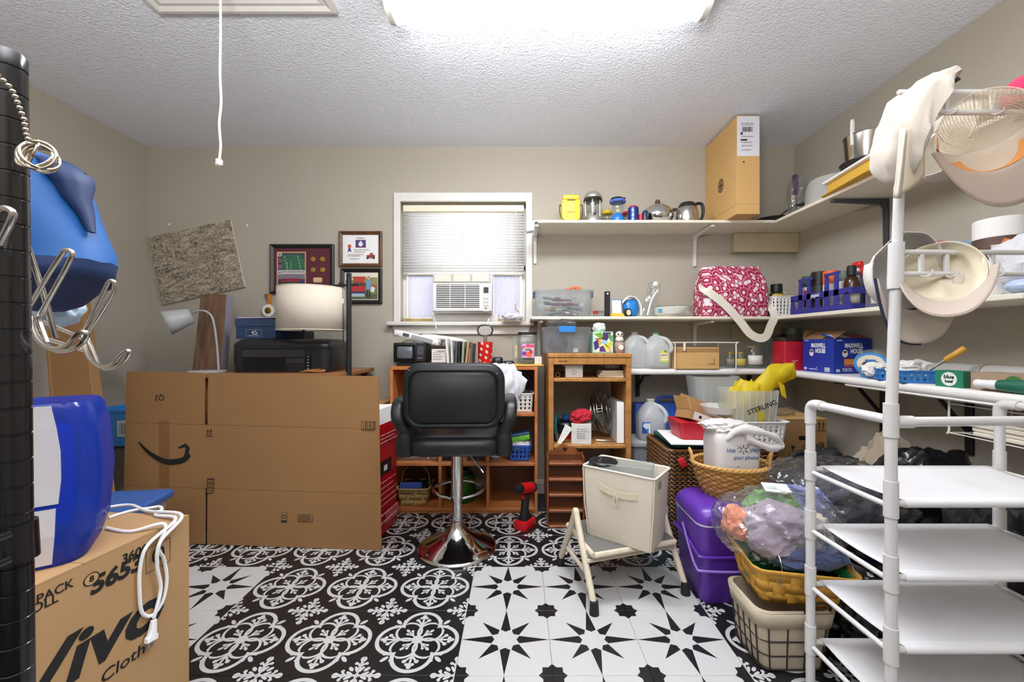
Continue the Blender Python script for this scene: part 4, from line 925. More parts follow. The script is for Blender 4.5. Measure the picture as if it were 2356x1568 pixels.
# long flat carton leaning in the left corner
t = thing('leaning_carton', 'tall narrow brown carton leaning by the left wall behind the dispenser', 'carton', (0, 0, 0))
YY = 2.02; a, b_, c, d = P(146, 1180, YY-.05), P(262, 1180, YY-.05), P(182, 664, YY+.06), P(92, 664, YY+.06)
a.z = b_.z = .002
B().slab(a, b_, c, d, .05, .002).put('carton_body', CARDD, t, smooth=0)
B().slab(a.lerp(b_, .06)+V((0, -.0012, 0)), a.lerp(b_, .10)+V((0, -.0012, 0)), d.lerp(c, .10)+V((0, -.0012, 0)), d.lerp(c, .06)+V((0, -.0012, 0)), .0008).put('seam', CARD, t, smooth=0)
# blue bins in the left corner
t = thing('lidded_tote', 'pale plastic tote with a blue lid on the floor behind the tan carton', 'tote', (-1.80, 1.70, 0), rz=8)
BLID = M('blue lid plastic', '#3a64ad', .45)
B().loft([(.36, .34, .03, 0), (.40, .39, .035, .33), (.40, .39, .035, .335)]).put('tub', CLEAR('frosted tote', '#c9cdd0', .7), t)
B().loft([(.43, .42, .035, .325), (.44, .43, .04, .335), (.44, .43, .04, .350), (.40, .39, .03, .358), (.34, .33, .03, .352)]).put('lid', BLID, t, smooth=40)
p = Pr(); p.rect(-.03, -.05, .03, .05, '#d9d9d6').lines(-.025, .025, [.03, .015, 0, -.02], .004, '#555555'); p.put(t, frame((.2005, -.1, .27), (0, 1, 0), (0, 0, 1)), 'paper_label')
t = thing('small_wire_rack', 'low black wire rack holding the light blue bin in the left corner', 'rack', (-2.19, 2.40, 0))
for x in (-.17, .17):
    for y in (-.13, .13): B().tube([(x, y, .001), (x, y, .455)], .008, 8).put('post', BS, t)
for z in (.15, .455):
    for y in (-.13, .13): B().tube([(-.17, y, z), (.17, y, z)], .006, 8).put('rail', BS, t)
    for i in range(12): B().tube([(-.165+.03*i, -.13, z+.004), (-.165+.03*i, .13, z+.004)], .0025, 6).put('wire', BS, t)
t = thing('blue_bin', 'light blue plastic bin with a paper label left of the flattened carton', 'bin', (-2.19, 2.40, .466))
B().loft([(.31, .24, .03, 0), (.34, .27, .03, .19), (.36, .29, .035, .192), (.36, .29, .035, .205), (.33, .26, .03, .205), (.30, .23, .03, .01)]).put('tub', M('sky blue plastic', '#2f86cf', .45), t)
p = Pr(); p.rect(-.09, -.045, .09, .045, '#cfcfcb').bars(-.08, -.03, -.01, .03, '#555555', 4, 16).lines(.0, .08, [.03, .01, -.01, -.03], .006, '#444444'); p.put(t, FRONT(.06, -.1330, .10), 'paper_label')
# ================================================================ PICTURES ON THE WALL
def ink_art():
    m, nt, b = newmat('ink landscape print'); b.inputs['Roughness'].default_value = .7
    tc = N(nt, 'ShaderNodeTexCoord'); mp = N(nt, 'ShaderNodeMapping'); mp.inputs['Scale'].default_value = (7, 24, 1); mp.inputs['Rotation'].default_value = (0, 0, .15); L(nt, tc.outputs['Object'], mp.inputs[0])
    n1 = N(nt, 'ShaderNodeTexNoise', i_Scale=1.0, i_Detail=7.0, i_Roughness=.7, i_Distortion=1.2); L(nt, mp.outputs[0], n1.inputs['Vector'])
    n2 = N(nt, 'ShaderNodeTexNoise', i_Scale=60.0, i_Detail=5.0, i_Roughness=.7); L(nt, tc.outputs['Object'], n2.inputs['Vector'])
    n3 = N(nt, 'ShaderNodeTexNoise', i_Scale=5.0, i_Detail=2.0); L(nt, tc.outputs['Object'], n3.inputs['Vector'])
    mx = N(nt, 'ShaderNodeMix', data_type='FLOAT'); L(nt, n3.outputs['Fac'], mx.inputs[0]); L(nt, n1.outputs['Fac'], mx.inputs[2]); L(nt, n2.outputs['Fac'], mx.inputs[3])
    r = N(nt, 'ShaderNodeValToRGB'); r.color_ramp.elements[0].position = .38; r.color_ramp.elements[0].color = lin('#231f1c'); r.color_ramp.elements[1].position = .58; r.color_ramp.elements[1].color = lin('#c0b39d')
    L(nt, mx.outputs[0], r.inputs[0]); L(nt, r.outputs[0], b.inputs['Base Color']); return m
yw = YW-.002
tl, tr_, br, blc = P(337, 548, YW-.02), P(527, 507, YW-.02), P(565, 657, YW-.02), P(373, 702, YW-.02)
rgt = (tr_-tl); upv = (tl-blc); T = frame((tl+br)/2-V((0, -.001, 0)), rgt, upv); w2, h2 = rgt.length/2, upv.length/2
t = thing('ink_print', 'tilted black and white landscape ink print mounted on a board', 'print', T=T)
B().box(-w2, w2, -h2, h2, -.016, -.001, .001).put('backing_board', M('pale board edge', '#cfc5b2', .7), t, smooth=0)
o = B().box(-w2+.001, w2-.001, -h2+.001, h2-.001, -.001, 0).put('art_sheet', ink_art(), t, smooth=0)
def framed(name, label, x0, y0, x1, y1, col, fw, mat_col=None):
    a, c = P(x0, y0, YW-.02), P(x1, y1, YW-.02); w2, h2 = (c.x-a.x)/2, (a.z-c.z)/2
    t = thing(name, label, 'picture', T=FRONT((a.x+c.x)/2, YW-.001, (a.z+c.z)/2)); FM = col
    o_ = [(-w2, -h2), (w2, -h2), (w2, h2), (-w2, h2)]
    for i in range(4):
        p_, q_ = V((*o_[i], 0)), V((*o_[(i+1) % 4], 0)); d = (q_-p_).normalized(); n_ = V((-d.y, d.x, 0)); prof = [(0, 0), (0, .018), (fw*.3, .022), (fw*.7, .016), (fw, .012), (fw, 0)]
        rs = [[e+n_*c_+d*c_*s_+V((0, 0, z)) for c_, z in prof] for e, s_ in ((p_, 1), (q_, -1))]
        B().rings(rs).put('frame_side', FM, t, smooth=25)
    B().box(-w2+fw*.9, w2-fw*.9, -h2+fw*.9, h2-fw*.9, .002, .008).put('mat_board', M('mat '+(mat_col or 'w'), mat_col or '#e6e2da', .8), t, smooth=0)
    return t, w2, h2
t, w2, h2 = framed('stadium_picture', 'black framed football stadium picture with gold medallions on maroon mat', 620, 561, 767, 675, M('black frame lacquer', '#1e1b1c', .35), .026, '#5b2430')
p = Pr(); x0, x1, y0, y1 = -w2*.80, w2*.12, -h2*.70, h2*.70
p.rect(x0, y0, x1, y1, '#caa566').rect(x0+.008, y0+.008, x1-.008, y1-.008, '#463a55')
xa_, xb_ = x0+.008, x1-.008; p.poly([(xa_+.03, y1-.02), (xb_-.03, y1-.02), (xb_, y1-.06), (xb_, y0+.11), (xa_+.02, y0+.11)], '#2f6a4c').rect(xa_, y0+.085, xb_, y0+.112, '#c9c4c4').rect(xa_, y0+.05, xb_, y0+.085, '#7e7786').rect(xa_, y0+.008, xb_, y0+.03, '#34452f').rect(xa_+.03, y0+.03, xb_-.03, y0+.055, '#8b2f38')
for i in range(14): p.disc(xa_+.008+i*(xb_-xa_-.016)/13, y0+.10, .004, '#463b3a', n=8)
for i in range(6): p.line((xa_+.05+i*.006, y1-.03-i*.022), (xa_+.044+i*.005, y1-.045-i*.022), .003, '#d8d2b0'); p.line((xb_-.05+i*.005, y1-.03-i*.022), (xb_-.044+i*.006, y1-.045-i*.022), .003, '#d8d2b0')
for i in range(4): p.disc(xa_+.016, y1-.02-i*.042, .014, ('#d8d2cc', '#9b6a62', '#a86a94', '#c6c6c4')[i]); p.disc(xa_+.016, y1-.02-i*.042, .007, ('#2c2c2c', '#5a3a34', '#5b3560', '#6a6a70')[i])
for xx in (x0+.075, x0+.10): p.line((xx, y0+.115), (xx, y0+.17), .0015, '#e5dfae')
p.disc(xb_-.025, y0+.03, .016, '#3a3f78', .012)
p.put(t, TR(z=.0085), 'photo_sheet')
GO = M('gold medallion', '#b99542', .35, .8, bump=(120, .6))
for x in (w2*.34, w2*.64):
    for y in (h2*.40, -h2*.03): B().lathe([(0, 0), (.0175, 0), (.0175, .002), (.013, .003), (0, .0025)], 8, T=TR(x, y, .0085)).put('medallion', GO, t, smooth=0)
B().prism(rrect(.062, .034, .012), 0, .0015, T=TR(w2*.49, -h2*.44, .0085)).put('name_plate', M('pale gold plate', '#cdb985', .5, bump=(200, .3)), t, smooth=0)
t, w2, h2 = framed('certificate_frame', 'brown framed car show certificate hanging above the red car photo', 779, 531, 878, 613, WOOD('walnut frame', '#4a2e18', '#6e4827', (10, 10, 10)), .024, '#e9e7e4')
p = Pr(); p.rect(-w2*.76, -h2*.72, w2*.76, h2*.72, '#ecebea').rect(-w2*.24, h2*.08, w2*.24, h2*.52, '#4b3a78').rect(-w2*.22, h2*.08, w2*.22, h2*.12, '#8c2f3c').disc(0, h2*.3, .02, '#7a6aa8').disc(0, h2*.27, .014, '#e7e4e4').poly([(-.014, h2*.3), (.014, h2*.3), (0, h2*.48)], '#e7e4e4').disc(-w2*.52, h2*.16, .013, '#cf5a3c').poly([(-w2*.62, -h2*.2), (-w2*.55, h2*.1), (-w2*.49, h2*.1), (-w2*.42, -h2*.2), (-w2*.52, -h2*.1)], '#2f3f80')
p.lines(-w2*.3, w2*.45, [-h2*.06, -h2*.18], .004, '#555560').lines(-w2*.6, w2*.2, [-h2*.32, -h2*.40], .0035, '#8c6a58').lines(-w2*.5, 0, [-h2*.56], .004, '#8890a0')
p.rect(w2*.3, -h2*.5, w2*.68, -h2*.34, '#8c3336').poly([(w2*.42, -h2*.34), (w2*.46, -h2*.22), (w2*.58, -h2*.22), (w2*.6, -h2*.34)], '#a34a48').disc(w2*.34, -h2*.5, .008, '#2b2b30').disc(w2*.62, -h2*.5, .008, '#2b2b30')
p.put(t, TR(z=.0085), 'certificate_sheet'); text(t, 'Certificate', .013, TR(0, h2*.62, .0105), M('plum print', '#5b3a4c', .6), .0001)
t, w2, h2 = framed('car_photo', 'black framed photo of a person beside a red car with its hood up', 783, 617, 878, 698, MATS['black frame lacquer'], .026, '#d8d4cc')
p = Pr(); p.rect(-w2*.78, -h2*.74, w2*.78, h2*.74, '#6c7a4a').rect(-w2*.78, h2*.35, w2*.78, h2*.74, '#d8d4c4').rect(w2*.1, h2*.1, w2*.78, h2*.5, '#8a8a58').rect(-w2*.78, -h2*.74, w2*.78, -h2*.45, '#565c3c')
p.poly([(-w2*.45, h2*.55), (w2*.2, h2*.55), (w2*.12, h2*.2), (-w2*.35, h2*.2)], '#b8402c').rect(-w2*.4, -h2*.02, w2*.2, h2*.2, '#4a3a3a').poly([(-w2*.55, h2*.05), (w2*.2, 0), (w2*.2, -h2*.3), (-w2*.6, -h2*.3)], '#b52e2a').rect(-w2*.55, -h2*.45, w2*.2, -h2*.3, '#34345c').rect(-w2*.5, -h2*.6, w2*.15, -h2*.42, '#a9bcc2').poly([(w2*.5, h2*.0), (w2*.75, h2*.1), (w2*.7, -h2*.1), (w2*.5, -h2*.2)], '#c03a34')
p.poly([(w2*.22, -h2*.2), (w2*.24, h2*.28), (w2*.34, h2*.36), (w2*.46, h2*.28), (w2*.44, -h2*.2)], '#6f93b4').disc(w2*.34, h2*.46, .0085, '#d8a890', .011).rect(w2*.24, -h2*.66, w2*.32, -h2*.2, '#2a2c34').rect(w2*.36, -h2*.66, w2*.44, -h2*.2, '#2a2c34').poly([(w2*.42, -h2*.3), (w2*.5, 0), (w2*.66, -h2*.1), (w2*.6, -h2*.36)], '#dcd6d4').disc(w2*.34, h2*.53, .007, '#4a4440', .004)
p.put(t, TR(z=.0085), 'photo_sheet')
# rosette medal
q = P(618, 714, YW-.014); t = thing('rosette_medal', 'white rosette medal on an orange and brown ribbon hung on the wall', 'medal', (q.x, q.y, q.z))
pts = []
for i in range(48): a = 2*PI*i/48; r = .044 if i % 2 else .039; pts.append((r*math.cos(a), r*math.sin(a)))
B().prism(pts, 0, .006, T=FRONT(0, 0, 0)).put('rosette', M('white satin', '#e9e6de', .6, bump=(60, .5)), t, smooth=0)
B().lathe([(0, .0), (.022, 0), (.022, .003), (.018, .005), (0, .005)], 24, T=FRONT(0, -.006, 0)).put('medal_disc', M('bronze medal', '#8a6a24', .35, .7), t)
B().slab((-.010, -.001, .035), (.022, -.001, .038), (.022, -.001, .115), (-.006, -.001, .118), .002).put('ribbon', M('orange ribbon', '#c07a2c', .7, var=(40, .4)), t, smooth=0)
B().slab((-.004, .004, .045), (.006, .004, .05), (-.018, .004, .122), (-.036, .004, .11), .002).put('ribbon', M('brown ribbon', '#7d6650', .7, var=(40, .4)), t, smooth=0)
# ================================================================ LAMPS AND WHAT STANDS ON THE DESK
t = thing('arc_floor_lamp', 'black floor lamp with a beige drum shade hung from its arm', 'floor lamp', (0, 0, 0))
BM = M('black lamp metal', '#1c1d1f', .4); xp, ypl = -.955, 2.335
ypl = 2.83-.02-.44; xp = P(803, 700, ypl).x; zt2 = P(803, 628, ypl).z
B().tube([(xp, ypl, .012), (xp, ypl, zt2-.02)], .0145, 12).put('pole', BM, t); B().lathe([(0, 0), (.12, 0), (.12, .01), (.02, .018), (0, .018)], 32, T=TR(xp, ypl, 0)).put('base', BM, t)
B().box(xp-.012, xp+.012, ypl-.012, ypl+.012, zt2-.03, zt2, .002).put('post_cap', BM, t, smooth=0)
za = P(803, 655, ypl).z; x_e = P(705, 0, ypl).x
B().tube([(xp+.06, ypl, za), (xp, ypl, za), (x_e, ypl, za-.012)], .006, 8).put('arm', BM, t)
sc_ = [V((xp-.045+.02*math.cos(a)*(1-a/14), ypl, za-.01+.028*math.sin(a)*(1-a/14))) for a in [i*.35 for i in range(26)]]; B().tube(sc_, .0035, 6).put('scroll', BM, t)
xs_, zs0, zs1 = P(718, 0, ypl).x, P(0, 759, ypl).z, P(0, 663, ypl).z; rs_ = (790-648)/2*ypl/F
SH = M('linen shade', '#d6cbba', .9, bump=(260, .25), var=(60, .05))
B().lathe([(rs_*1.02, zs0), (rs_, zs1)], 48, T=TR(xs_, ypl)).bm
b = B(); b.grid(48, 1, lambda a, c: V((xs_+rs_*(1.02-.02*c)*math.cos(2*PI*a), ypl+rs_*(1.02-.02*c)*math.sin(2*PI*a), zs0+(zs1-zs0)*c)), closeu=True); b.put('lamp_shade', SH, t, smooth=60, solid=.003)
for z, r in ((zs0, 1.02), (zs1, 1.0)): B().tube([(xs_+rs_*r*math.cos(a), ypl+rs_*r*math.sin(a), z) for a in [2*PI*i/40 for i in range(40)]], .0032, 6, closed=True).put('shade_rim', SH, t)
B().tube([(x_e+.02, ypl, za-.012), (xs_, ypl, zs1+.004), (xs_, ypl, zs1-.06)], .005, 8).put('hanger', BM, t)
for a in (0, 120, 240): B().tube([(xs_, ypl, zs1-.012), (xs_+rs_*math.cos(R(a)), ypl+rs_*math.sin(R(a)), zs1-.004)], .0025, 6).put('spider', BM, t)
B().lathe([(0, zs1-.15), (.03, zs1-.14), (.032, zs1-.11), (.015, zs1-.07), (0, zs1-.06)], 16, T=TR(xs_, ypl)).put('bulb', M('white bulb', '#f0efe8', .3), t)
B().tube(bez([(xp-.035, ypl-.005, za-.02), (xp-.03, ypl-.01, za-.2), (xp-.028, ypl-.01, 1.05), (xp-.016, ypl-.008, .92), (xp-.012, ypl, .80)], 6), .003, 6).put('cord', BM, t)
B().box(xp-.045, xp-.030, ypl-.012, ypl-.004, za-.11, za-.08, .002).put('cord_tag', WHITE, t, smooth=0)
def dk(px, Y): return P(px, 0, Y).x
# grey gooseneck lamp
yl = 2.36; t = thing('desk_lamp', 'grey gooseneck desk lamp with a cone shade at the left end of desk', 'desk lamp', (dk(478, yl), yl, DZ))
GL = M('grey lamp enamel', '#a7a9a8', .4)
B().lathe([(0, 0), (.092, 0), (.094, .006), (.085, .011), (0, .012)], 32).put('base', GL, t)
k = yl/F; Q = lambda px, py: V(((px-478)*k, 0, (852-py)*k))
B().tube(bez([Q(503, 846), Q(500, 800), Q(494, 750), Q(486, 722), Q(470, 711), Q(452, 712), Q(440, 717)], 6), .0058, 8).put('gooseneck', GL, t)
ap = Q(441, 722); mo = ap+V((-.086, -.072, -.046)); d = (mo-ap).normalized(); T = frame(ap, V((0, 1, 0)), V((0, 1, 0)).cross(d)) ; 
b = B(); xx = d.cross(V((0, 1, 0))).normalized(); zx = xx.cross(d)
b.grid(28, 4, lambda a, c: ap+d*((mo-ap).length*1.0*c)+(zx*math.cos(2*PI*a)+xx*math.sin(2*PI*a))*(.043+.025*c), closeu=True); b.put('lamp_shade', GL, t, smooth=60, solid=.002)
b = B(); b.grid(28, 1, lambda a, c: ap+(zx*math.cos(2*PI*a)+xx*math.sin(2*PI*a))*(.043*c), closeu=True); b.put('shade_cap', GL, t, smooth=60)
# wood-look box
yw_ = 2.50; t = thing('wood_print_box', 'tall tapered box with brown woodgrain front and pale lilac side on the desk', 'box', (0, 0, 0))
fA, fB, fC, fD = [P(x, y, Y) for x, y, Y in ((443, 856, 2.46), (507, 856, 2.42), (522, 677, 2.46), (463, 676, 2.50))]
fA.z = fB.z = DZ+.001; gB, gC = P(524, 853, 2.56), P(537, 680, 2.60); gB.z = DZ+.001; gA, gD = fA+gB-fB, fD+gC-fC; gA.z = DZ+.001
B().rings([[fA, fB, gB, gA], [fD, fC, gC, gD]]).put('box_body', M('lilac grey card', '#a9a4b8', .6), t, smooth=0)
B().slab(fA+V((0, -.002, 0)), fB+V((0, -.002, 0)), fC+V((0, -.002, 0)), fD+V((0, -.002, 0)), .0015).put('woodgrain_front', WOOD('printed woodgrain', '#5f4636', '#8d6c52', (14, 14, 2), .6), t, smooth=0)
# printer
yp_ = 2.42; t = thing('printer', 'black inkjet printer with an open paper slot on the desk', 'printer', (dk(641, 2.33), 2.50, DZ+.0005))
PB = M('black printer plastic', '#1d1d20', .32, var=(6, .1)); PB2 = M('dark grey printer plastic', '#2e2e31', .4); w_ = .568
def pr_sec(k_, z, f_=1): return [V((x*k_, y*f_, z)) for x, y in rrect(w_, .33, .05, 5)]
B().rings([pr_sec(.96, 0), pr_sec(.99, .015), pr_sec(1, .06), pr_sec(1, .135)]).put('printer_body', PB, t, smooth=50)
B().rings([pr_sec(1, .137), pr_sec(1, .150), pr_sec(.985, .165), pr_sec(.88, .188, .9), pr_sec(.80, .192, .8)]).put('scanner_lid', PB, t, smooth=50)
B().box(-.205, .035, -.1665, -.150, .012, .082).put('paper_slot', M('black hollow', '#050506', .9), t, smooth=0)
B().box(-.21, .145, -.171, -.160, .084, .130, .004).put('control_panel', PB2, t, smooth=0)
B().box(.04, .145, -.171, -.160, .05, .083, .003).put('slot_door', PB2, t, smooth=0); B().box(.15, .185, -.170, -.160, .01, .105, .003).put('card_slot', M('glossy black', '#0b0b0c', .15), t, smooth=0)
for i in range(5): B().ball((.168, -.1705, .022+i*.017), .0035, 1).put('button', M('pale button', '#c8c8c6', .4), t)
# shoe box and the things on it
t = thing('shoe_box', 'navy blue shoe box with a white outlined badge on the printer', 'shoe box', (dk(594, 2.42), 2.50, DZ+.1935), rz=-6)
NV = M('navy card', '#2d4266', .6); NV2 = M('navy lid card', '#35496c', .6)
B().box(-.125, .125, -.09, .09, 0, .082, .001).put('box_body', NV, t, smooth=0); B().box(-.130, .130, -.094, .094, .074, .120, .001).put('lid', NV2, t, smooth=0)
p = Pr(); e = .0012; 
for q in ((-.05, -.02, .05, -.02+e), (-.05, .02-e, .05, .02), (-.05, -.02, -.05+e, .02), (.05-e, -.02, .05, .02)): p.rect(*q, '#c8cedb')
p.strip([(-.014, .0), (0, .006), (.008, .012), (.016, .004), (.02, -.006), (.01, -.008), (-.008, -.004)], .005, '#dfe3ea').disc(-.008, .004, .006, '#dfe3ea').lines(-.035, .035, [-.016], .003, '#b9c1d2'); p.put(t, FRONT(-.01, -.0906, .035), 'badge')
t = tag(B().box(-.14, .14, -.10, .10, 0, .010, .002).put('thin_book', M('black book cover', '#1b1a1c', .5), loc=(dk(594, 2.42)+.03, 2.50, DZ+.3142), rot=(0, 0, R(-10))), 'thin black book with white pages lying on the navy shoe box', 'book')
B().box(-.138, .138, -.1015, .096, .0025, .0075).put('pages', WHITE, t, smooth=0)
t = thing('dark_box', 'dark navy box half hidden between the shoe box and lamp shade', 'box', (dk(668, 2.5)+.0, 2.56, DZ+.1935)); B().box(-.075, .085, -.06, .06, 0, .085, .001).put('box_body', M('dark navy print', '#222838', .6, var=(24, .5)), t, smooth=0); B().box(-.077, .087, -.062, .062, .0855, .105, .001).put('lid', NV, t, smooth=0)
t = thing('leather_strap', 'coiled tan leather strap lying on the desk right of the printer', 'strap', (dk(730, 2.38), 2.31, DZ))
B().tube(bez([(-.06, 0, .005), (0, -.02, .012), (.06, 0, .008), (.065, .02, .014), (0, .02, .012), (-.04, .01, .012), (.05, -.01, .02)], 6), .005, 6).put('strap', M('tan leather', '#9b6a3c', .6), t)
# ================================================================ THINGS ON THE SHELVES
def sx(px, Y): return (px-1190)*Y/F
def zz(py, Y): return H-(py-785)*Y/F
GLASS = CLEAR('clear glass', '#eef2f0', .06, 1, '#eef3f0', .03); TOTE = CLEAR('clear tote plastic', '#eef1f6', .12, .9, rough=.15)
FROST = CLEAR('frosted plastic', '#f0f0ec', .62, .6, rough=.3); MILK = CLEAR('milky jug plastic', '#f2f4f4', .66, .5, rough=.3)
FILM = CLEAR('clear film', '#f4f4f6', .05, 2.0, rough=.09, crinkle=(20, 1.0)); SIL = M('brushed silver plastic', '#b9b6b1', .3, .7); STE = M('brushed steel', '#c3bfb9', .22, 1)
BLK = M('satin black plastic', '#19191b', .4); WP = M('white plastic', '#e9e8e4', .4); RED = M('red plastic', '#b3162a', .4)
Y1 = 2.66
# ---- lantern row
t = thing('box_lantern', 'yellow box lantern with a black wire bail at left of top shelf', 'lantern', (sx(1312, Y1), Y1, ZT))
YE = M('yellow plastic', '#e8c62f', .4)
B().box(-.060, .060, -.045, .045, .012, .155, .010, 2).put('lantern_body', YE, t); B().box(-.052, .052, -.04, .04, .1555, .185, .008, 2).put('lantern_top', YE, t)
B().box(-.026, .026, -.0475, -.0445, .02, .14, .001).put('front_rib', M('deep yellow plastic', '#d9b321', .4), t, smooth=0); B().box(-.026, .026, -.049, -.0475, .145, .150).put('slot', BLK, t, smooth=0)
text(t, 'DORCY', .014, FRONT(0, -.0478, .07), INK, 0); B().box(-.062, .062, -.046, .046, 0, .0115, .003).put('foot_rim', BLK, t)
B().tube(bez([(-.061, -.02, .115), (-.072, -.03, .12), (-.072, -.05, .06), (-.05, -.06, .018), (0, -.062, .012), (.05, -.06, .018), (.072, -.05, .06), (.072, -.03, .12), (.061, -.02, .115)], 5), .0025, 6).put('bail', BLK, t)
t = thing('camp_lantern', 'silver domed camp lantern with a clear globe on the top shelf', 'lantern', (sx(1364, Y1), Y1, ZT))
B().lathe([(0, 0), (.057, 0), (.058, .012), (.055, .03), (.045, .06), (.036, .072), (0, .072)], 28).put('base', SIL, t); B().lathe([(.0, .160), (.056, .160), (.060, .172), (.056, .19), (.04, .208), (.02, .215), (0, .216)], 28).put('cap', SIL, t)
B().lathe([(.059, .150), (.062, .155), (.059, .170), (.05, .165)], 28).put('cap_rim', M('dark chrome', '#5c5a56', .2, 1), t); B().lathe([(.038, .0725), (.046, .09), (.046, .14), (.042, .1595)], 24).put('globe', GLASS, t)
B().tube([(0, 0, .073), (0, 0, .159)], .010, 10).put('lamp_tube', WP, t)
for i in range(6): a = i*PI/3+.3; B().tube([(.052*math.cos(a), .052*math.sin(a), .05), (.054*math.cos(a), .054*math.sin(a), .162)], .002, 6).put('guard_rod', SIL, t)
B().ball((0, -.046, .06), (.012, .006, .010), 2).put('knob', M('dark chrome', '#5c5a56', .2, 1), t)
t = thing('solar_lantern', 'blue based lantern with a clear globe and black solar top', 'lantern', (sx(1421, Y1-.04), Y1-.04, ZT))
BLU = M('royal blue plastic', '#1f6fc4', .35)
B().lathe([(0, 0), (.041, 0), (.041, .02), (.038, .04), (.025, .058), (0, .06)], 24).put('base', BLU, t); B().lathe([(.030, .060), (.036, .075), (.036, .115), (.030, .128)], 24).put('globe', GLASS, t)
B().lathe([(.028, .128), (.05, .130), (.053, .138), (.05, .145), (0, .148)], 24).put('collar', M('slate blue plastic', '#4668b4', .4), t)
B().prism([(-.045, -.03), (.045, -.03), (.045, .03), (-.045, .03)], .1485, .156, bev=.003).put('solar_panel', M('black solar cell', '#16171c', .2), t, smooth=0); B().ball((0, 0, .158), (.04, .028, .012), 2).put('panel_dome', M('black solar cell', '#16171c', .2), t)
def jarl(name, label, px, Y, w, h, base, lid, gx=0):
    t = thing(name, label, 'lantern', (sx(px, Y), Y, ZT)); B().lathe([(0, 0), (w, 0), (w, h*.28), (w*.8, h*.3), (0, h*.3)], 20).put('base', base, t)
    B().lathe([(w*.8, h*.3), (w*.95, h*.4), (w*.95, h*.7), (w*.75, h*.78)], 20).put('globe', GLASS, t); B().lathe([(0, h*.78), (w*.9, h*.78), (w, h*.86), (w*.7, h*.97), (0, h)], 20).put('lid', lid, t); return t
jarl('mini_lantern', 'small yellow capped clear lantern behind the blue one', 1397, 2.75, .04, .125, YE, YE); jarl('mini_lantern', 'small red capped clear lantern behind the metallic blue one', 1444, 2.76, .042, .12, M('orange red plastic', '#c8402c', .4), RED)
t = thing('collapsible_lantern', 'metallic blue ribbed lantern with a red top on the top shelf', 'lantern', (sx(1457, 2.62), 2.62, ZT)); MB_ = M('metallic blue', '#3d4f94', .25, .7)
B().lathe([(0, 0), (.034, 0), (.035, .01), (.033, .03), (.035, .033), (.033, .06), (.035, .063), (.033, .09), (.034, .096), (0, .098)], 24).put('lantern_body', MB_, t, smooth=25); B().lathe([(0, .0985), (.028, .0985), (.024, .108), (0, .110)], 20).put('red_top', RED, t)
t = thing('mini_flashlight', 'tiny red and navy flashlight standing beside the chrome pot', 'flashlight', (sx(1480, 2.6), 2.6, ZT)); B().lathe([(0, 0), (.014, 0), (.014, .05), (0, .051)], 14, T=TR(-.016)).put('barrel', RED, t); B().lathe([(0, 0), (.018, 0), (.020, .06), (.012, .075), (0, .076)], 14, T=TR(.012)).put('head', M('navy plastic', '#26304c', .35), t)
t = thing('chrome_pot', 'polished domed chrome server with brown knob and side handle', 'pot', (sx(1513, 2.68), 2.68, ZT))
B().lathe([(0, 0), (.07, 0), (.082, .01), (.098, .045), (.1, .062), (.097, .075)], 36).put('pot_body', CHR, t, smooth=60); B().lathe([(.097, .0755), (.092, .095), (.075, .118), (.045, .134), (.015, .14), (0, .1405)], 36).put('pot_lid', CHR, t, smooth=60)
WD = M('dark brown knob', '#4a3a2a', .4); B().lathe([(0, .140), (.008, .141), (.016, .15), (.017, .16), (.010, .17), (0, .171)], 20).put('knob', WD, t); B().tube(bez([(.092, 0, .10), (.115, 0, .108), (.128, 0, .10)], 5), [.011]*11, 8).put('handle', WD, t); B().tube(bez([(.10, 0, .09), (.105, 0, .04), (.095, 0, .004)], 5), .005, 8).put('handle_strut', CHR, t)
t = thing('coffee_carafe', 'stainless steel carafe with black lid and handle beside the carton', 'carafe', (sx(1581, 2.62), 2.62, ZT))
B().lathe([(0, 0), (.066, 0), (.068, .01), (.066, .06), (.058, .095), (.056, .098), (0, .098)], 32).put('carafe_body', STE, t, smooth=60); B().lathe([(0, .0985), (.057, .0985), (.054, .11), (.042, .128), (.02, .134), (0, .135)], 28).put('carafe_lid', BLK, t)
B().tube(bez([(.045, 0, .118), (.075, 0, .128), (.098, 0, .115), (.102, 0, .07), (.090, 0, .025), (.064, 0, .016)], 5), .010, 8).put('handle', BLK, t)
# ---- tall carton by the corner
Yc = 2.43; t = thing('tall_carton', 'tall narrow tan carton with a white shipping label on the top shelf', 'carton', (0, 0, 0))
x0, x1 = sx(1695, Yc), sx(1748, Yc)
CZ = .585
B().box(x0-.0, x1, Yc, YW-.004, ZT+.0005, ZT+CZ, .001).put('carton_body', CARD3, t, smooth=0)
p = Pr(); w2 = (x1-x0)/2-.002; p.rect(-w2, -.118, w2, .118, '#dcdbe2'); hh = .118
p.bars(-w2*.55, .025, w2*.4, .055, '#222222', 5, 26).rect(-w2*.7, .008, -w2*.52, .022, '#111111').rect(-w2*.7, -.028, -w2*.1, -.018, '#333333').lines(-w2*.65, w2*.5, [.075, .065, -.005, -.04, -.06, -.085], .0035, '#777777'); p.put(t, FRONT((x0+x1)/2, Yc-.0004, ZT+CZ-.122), 'shipping_label')
p = Pr(); p.poly([(-.006, 0), (.006, .007), (.006, -.007)], '#1a1208'); p.put(t, FRONT(x0+.04, Yc-.0004, ZT+.31), 'arrow_mark')
p = Pr(); p.disc(0, 0, .034, '#1a1208', .044).disc(0, 0, .026, '#b98f55', .036).rect(-.02, -.006, .02, .006, '#1a1208').rect(-.012, -.03, -.002, .03, '#1a1208').rect(.006, -.03, .014, .03, '#1a1208'); p.put(t, frame((x0-.0006, Yc+.19, ZT+.24), (0, -1, 0), (0, 0, 1)), 'printed_mark')
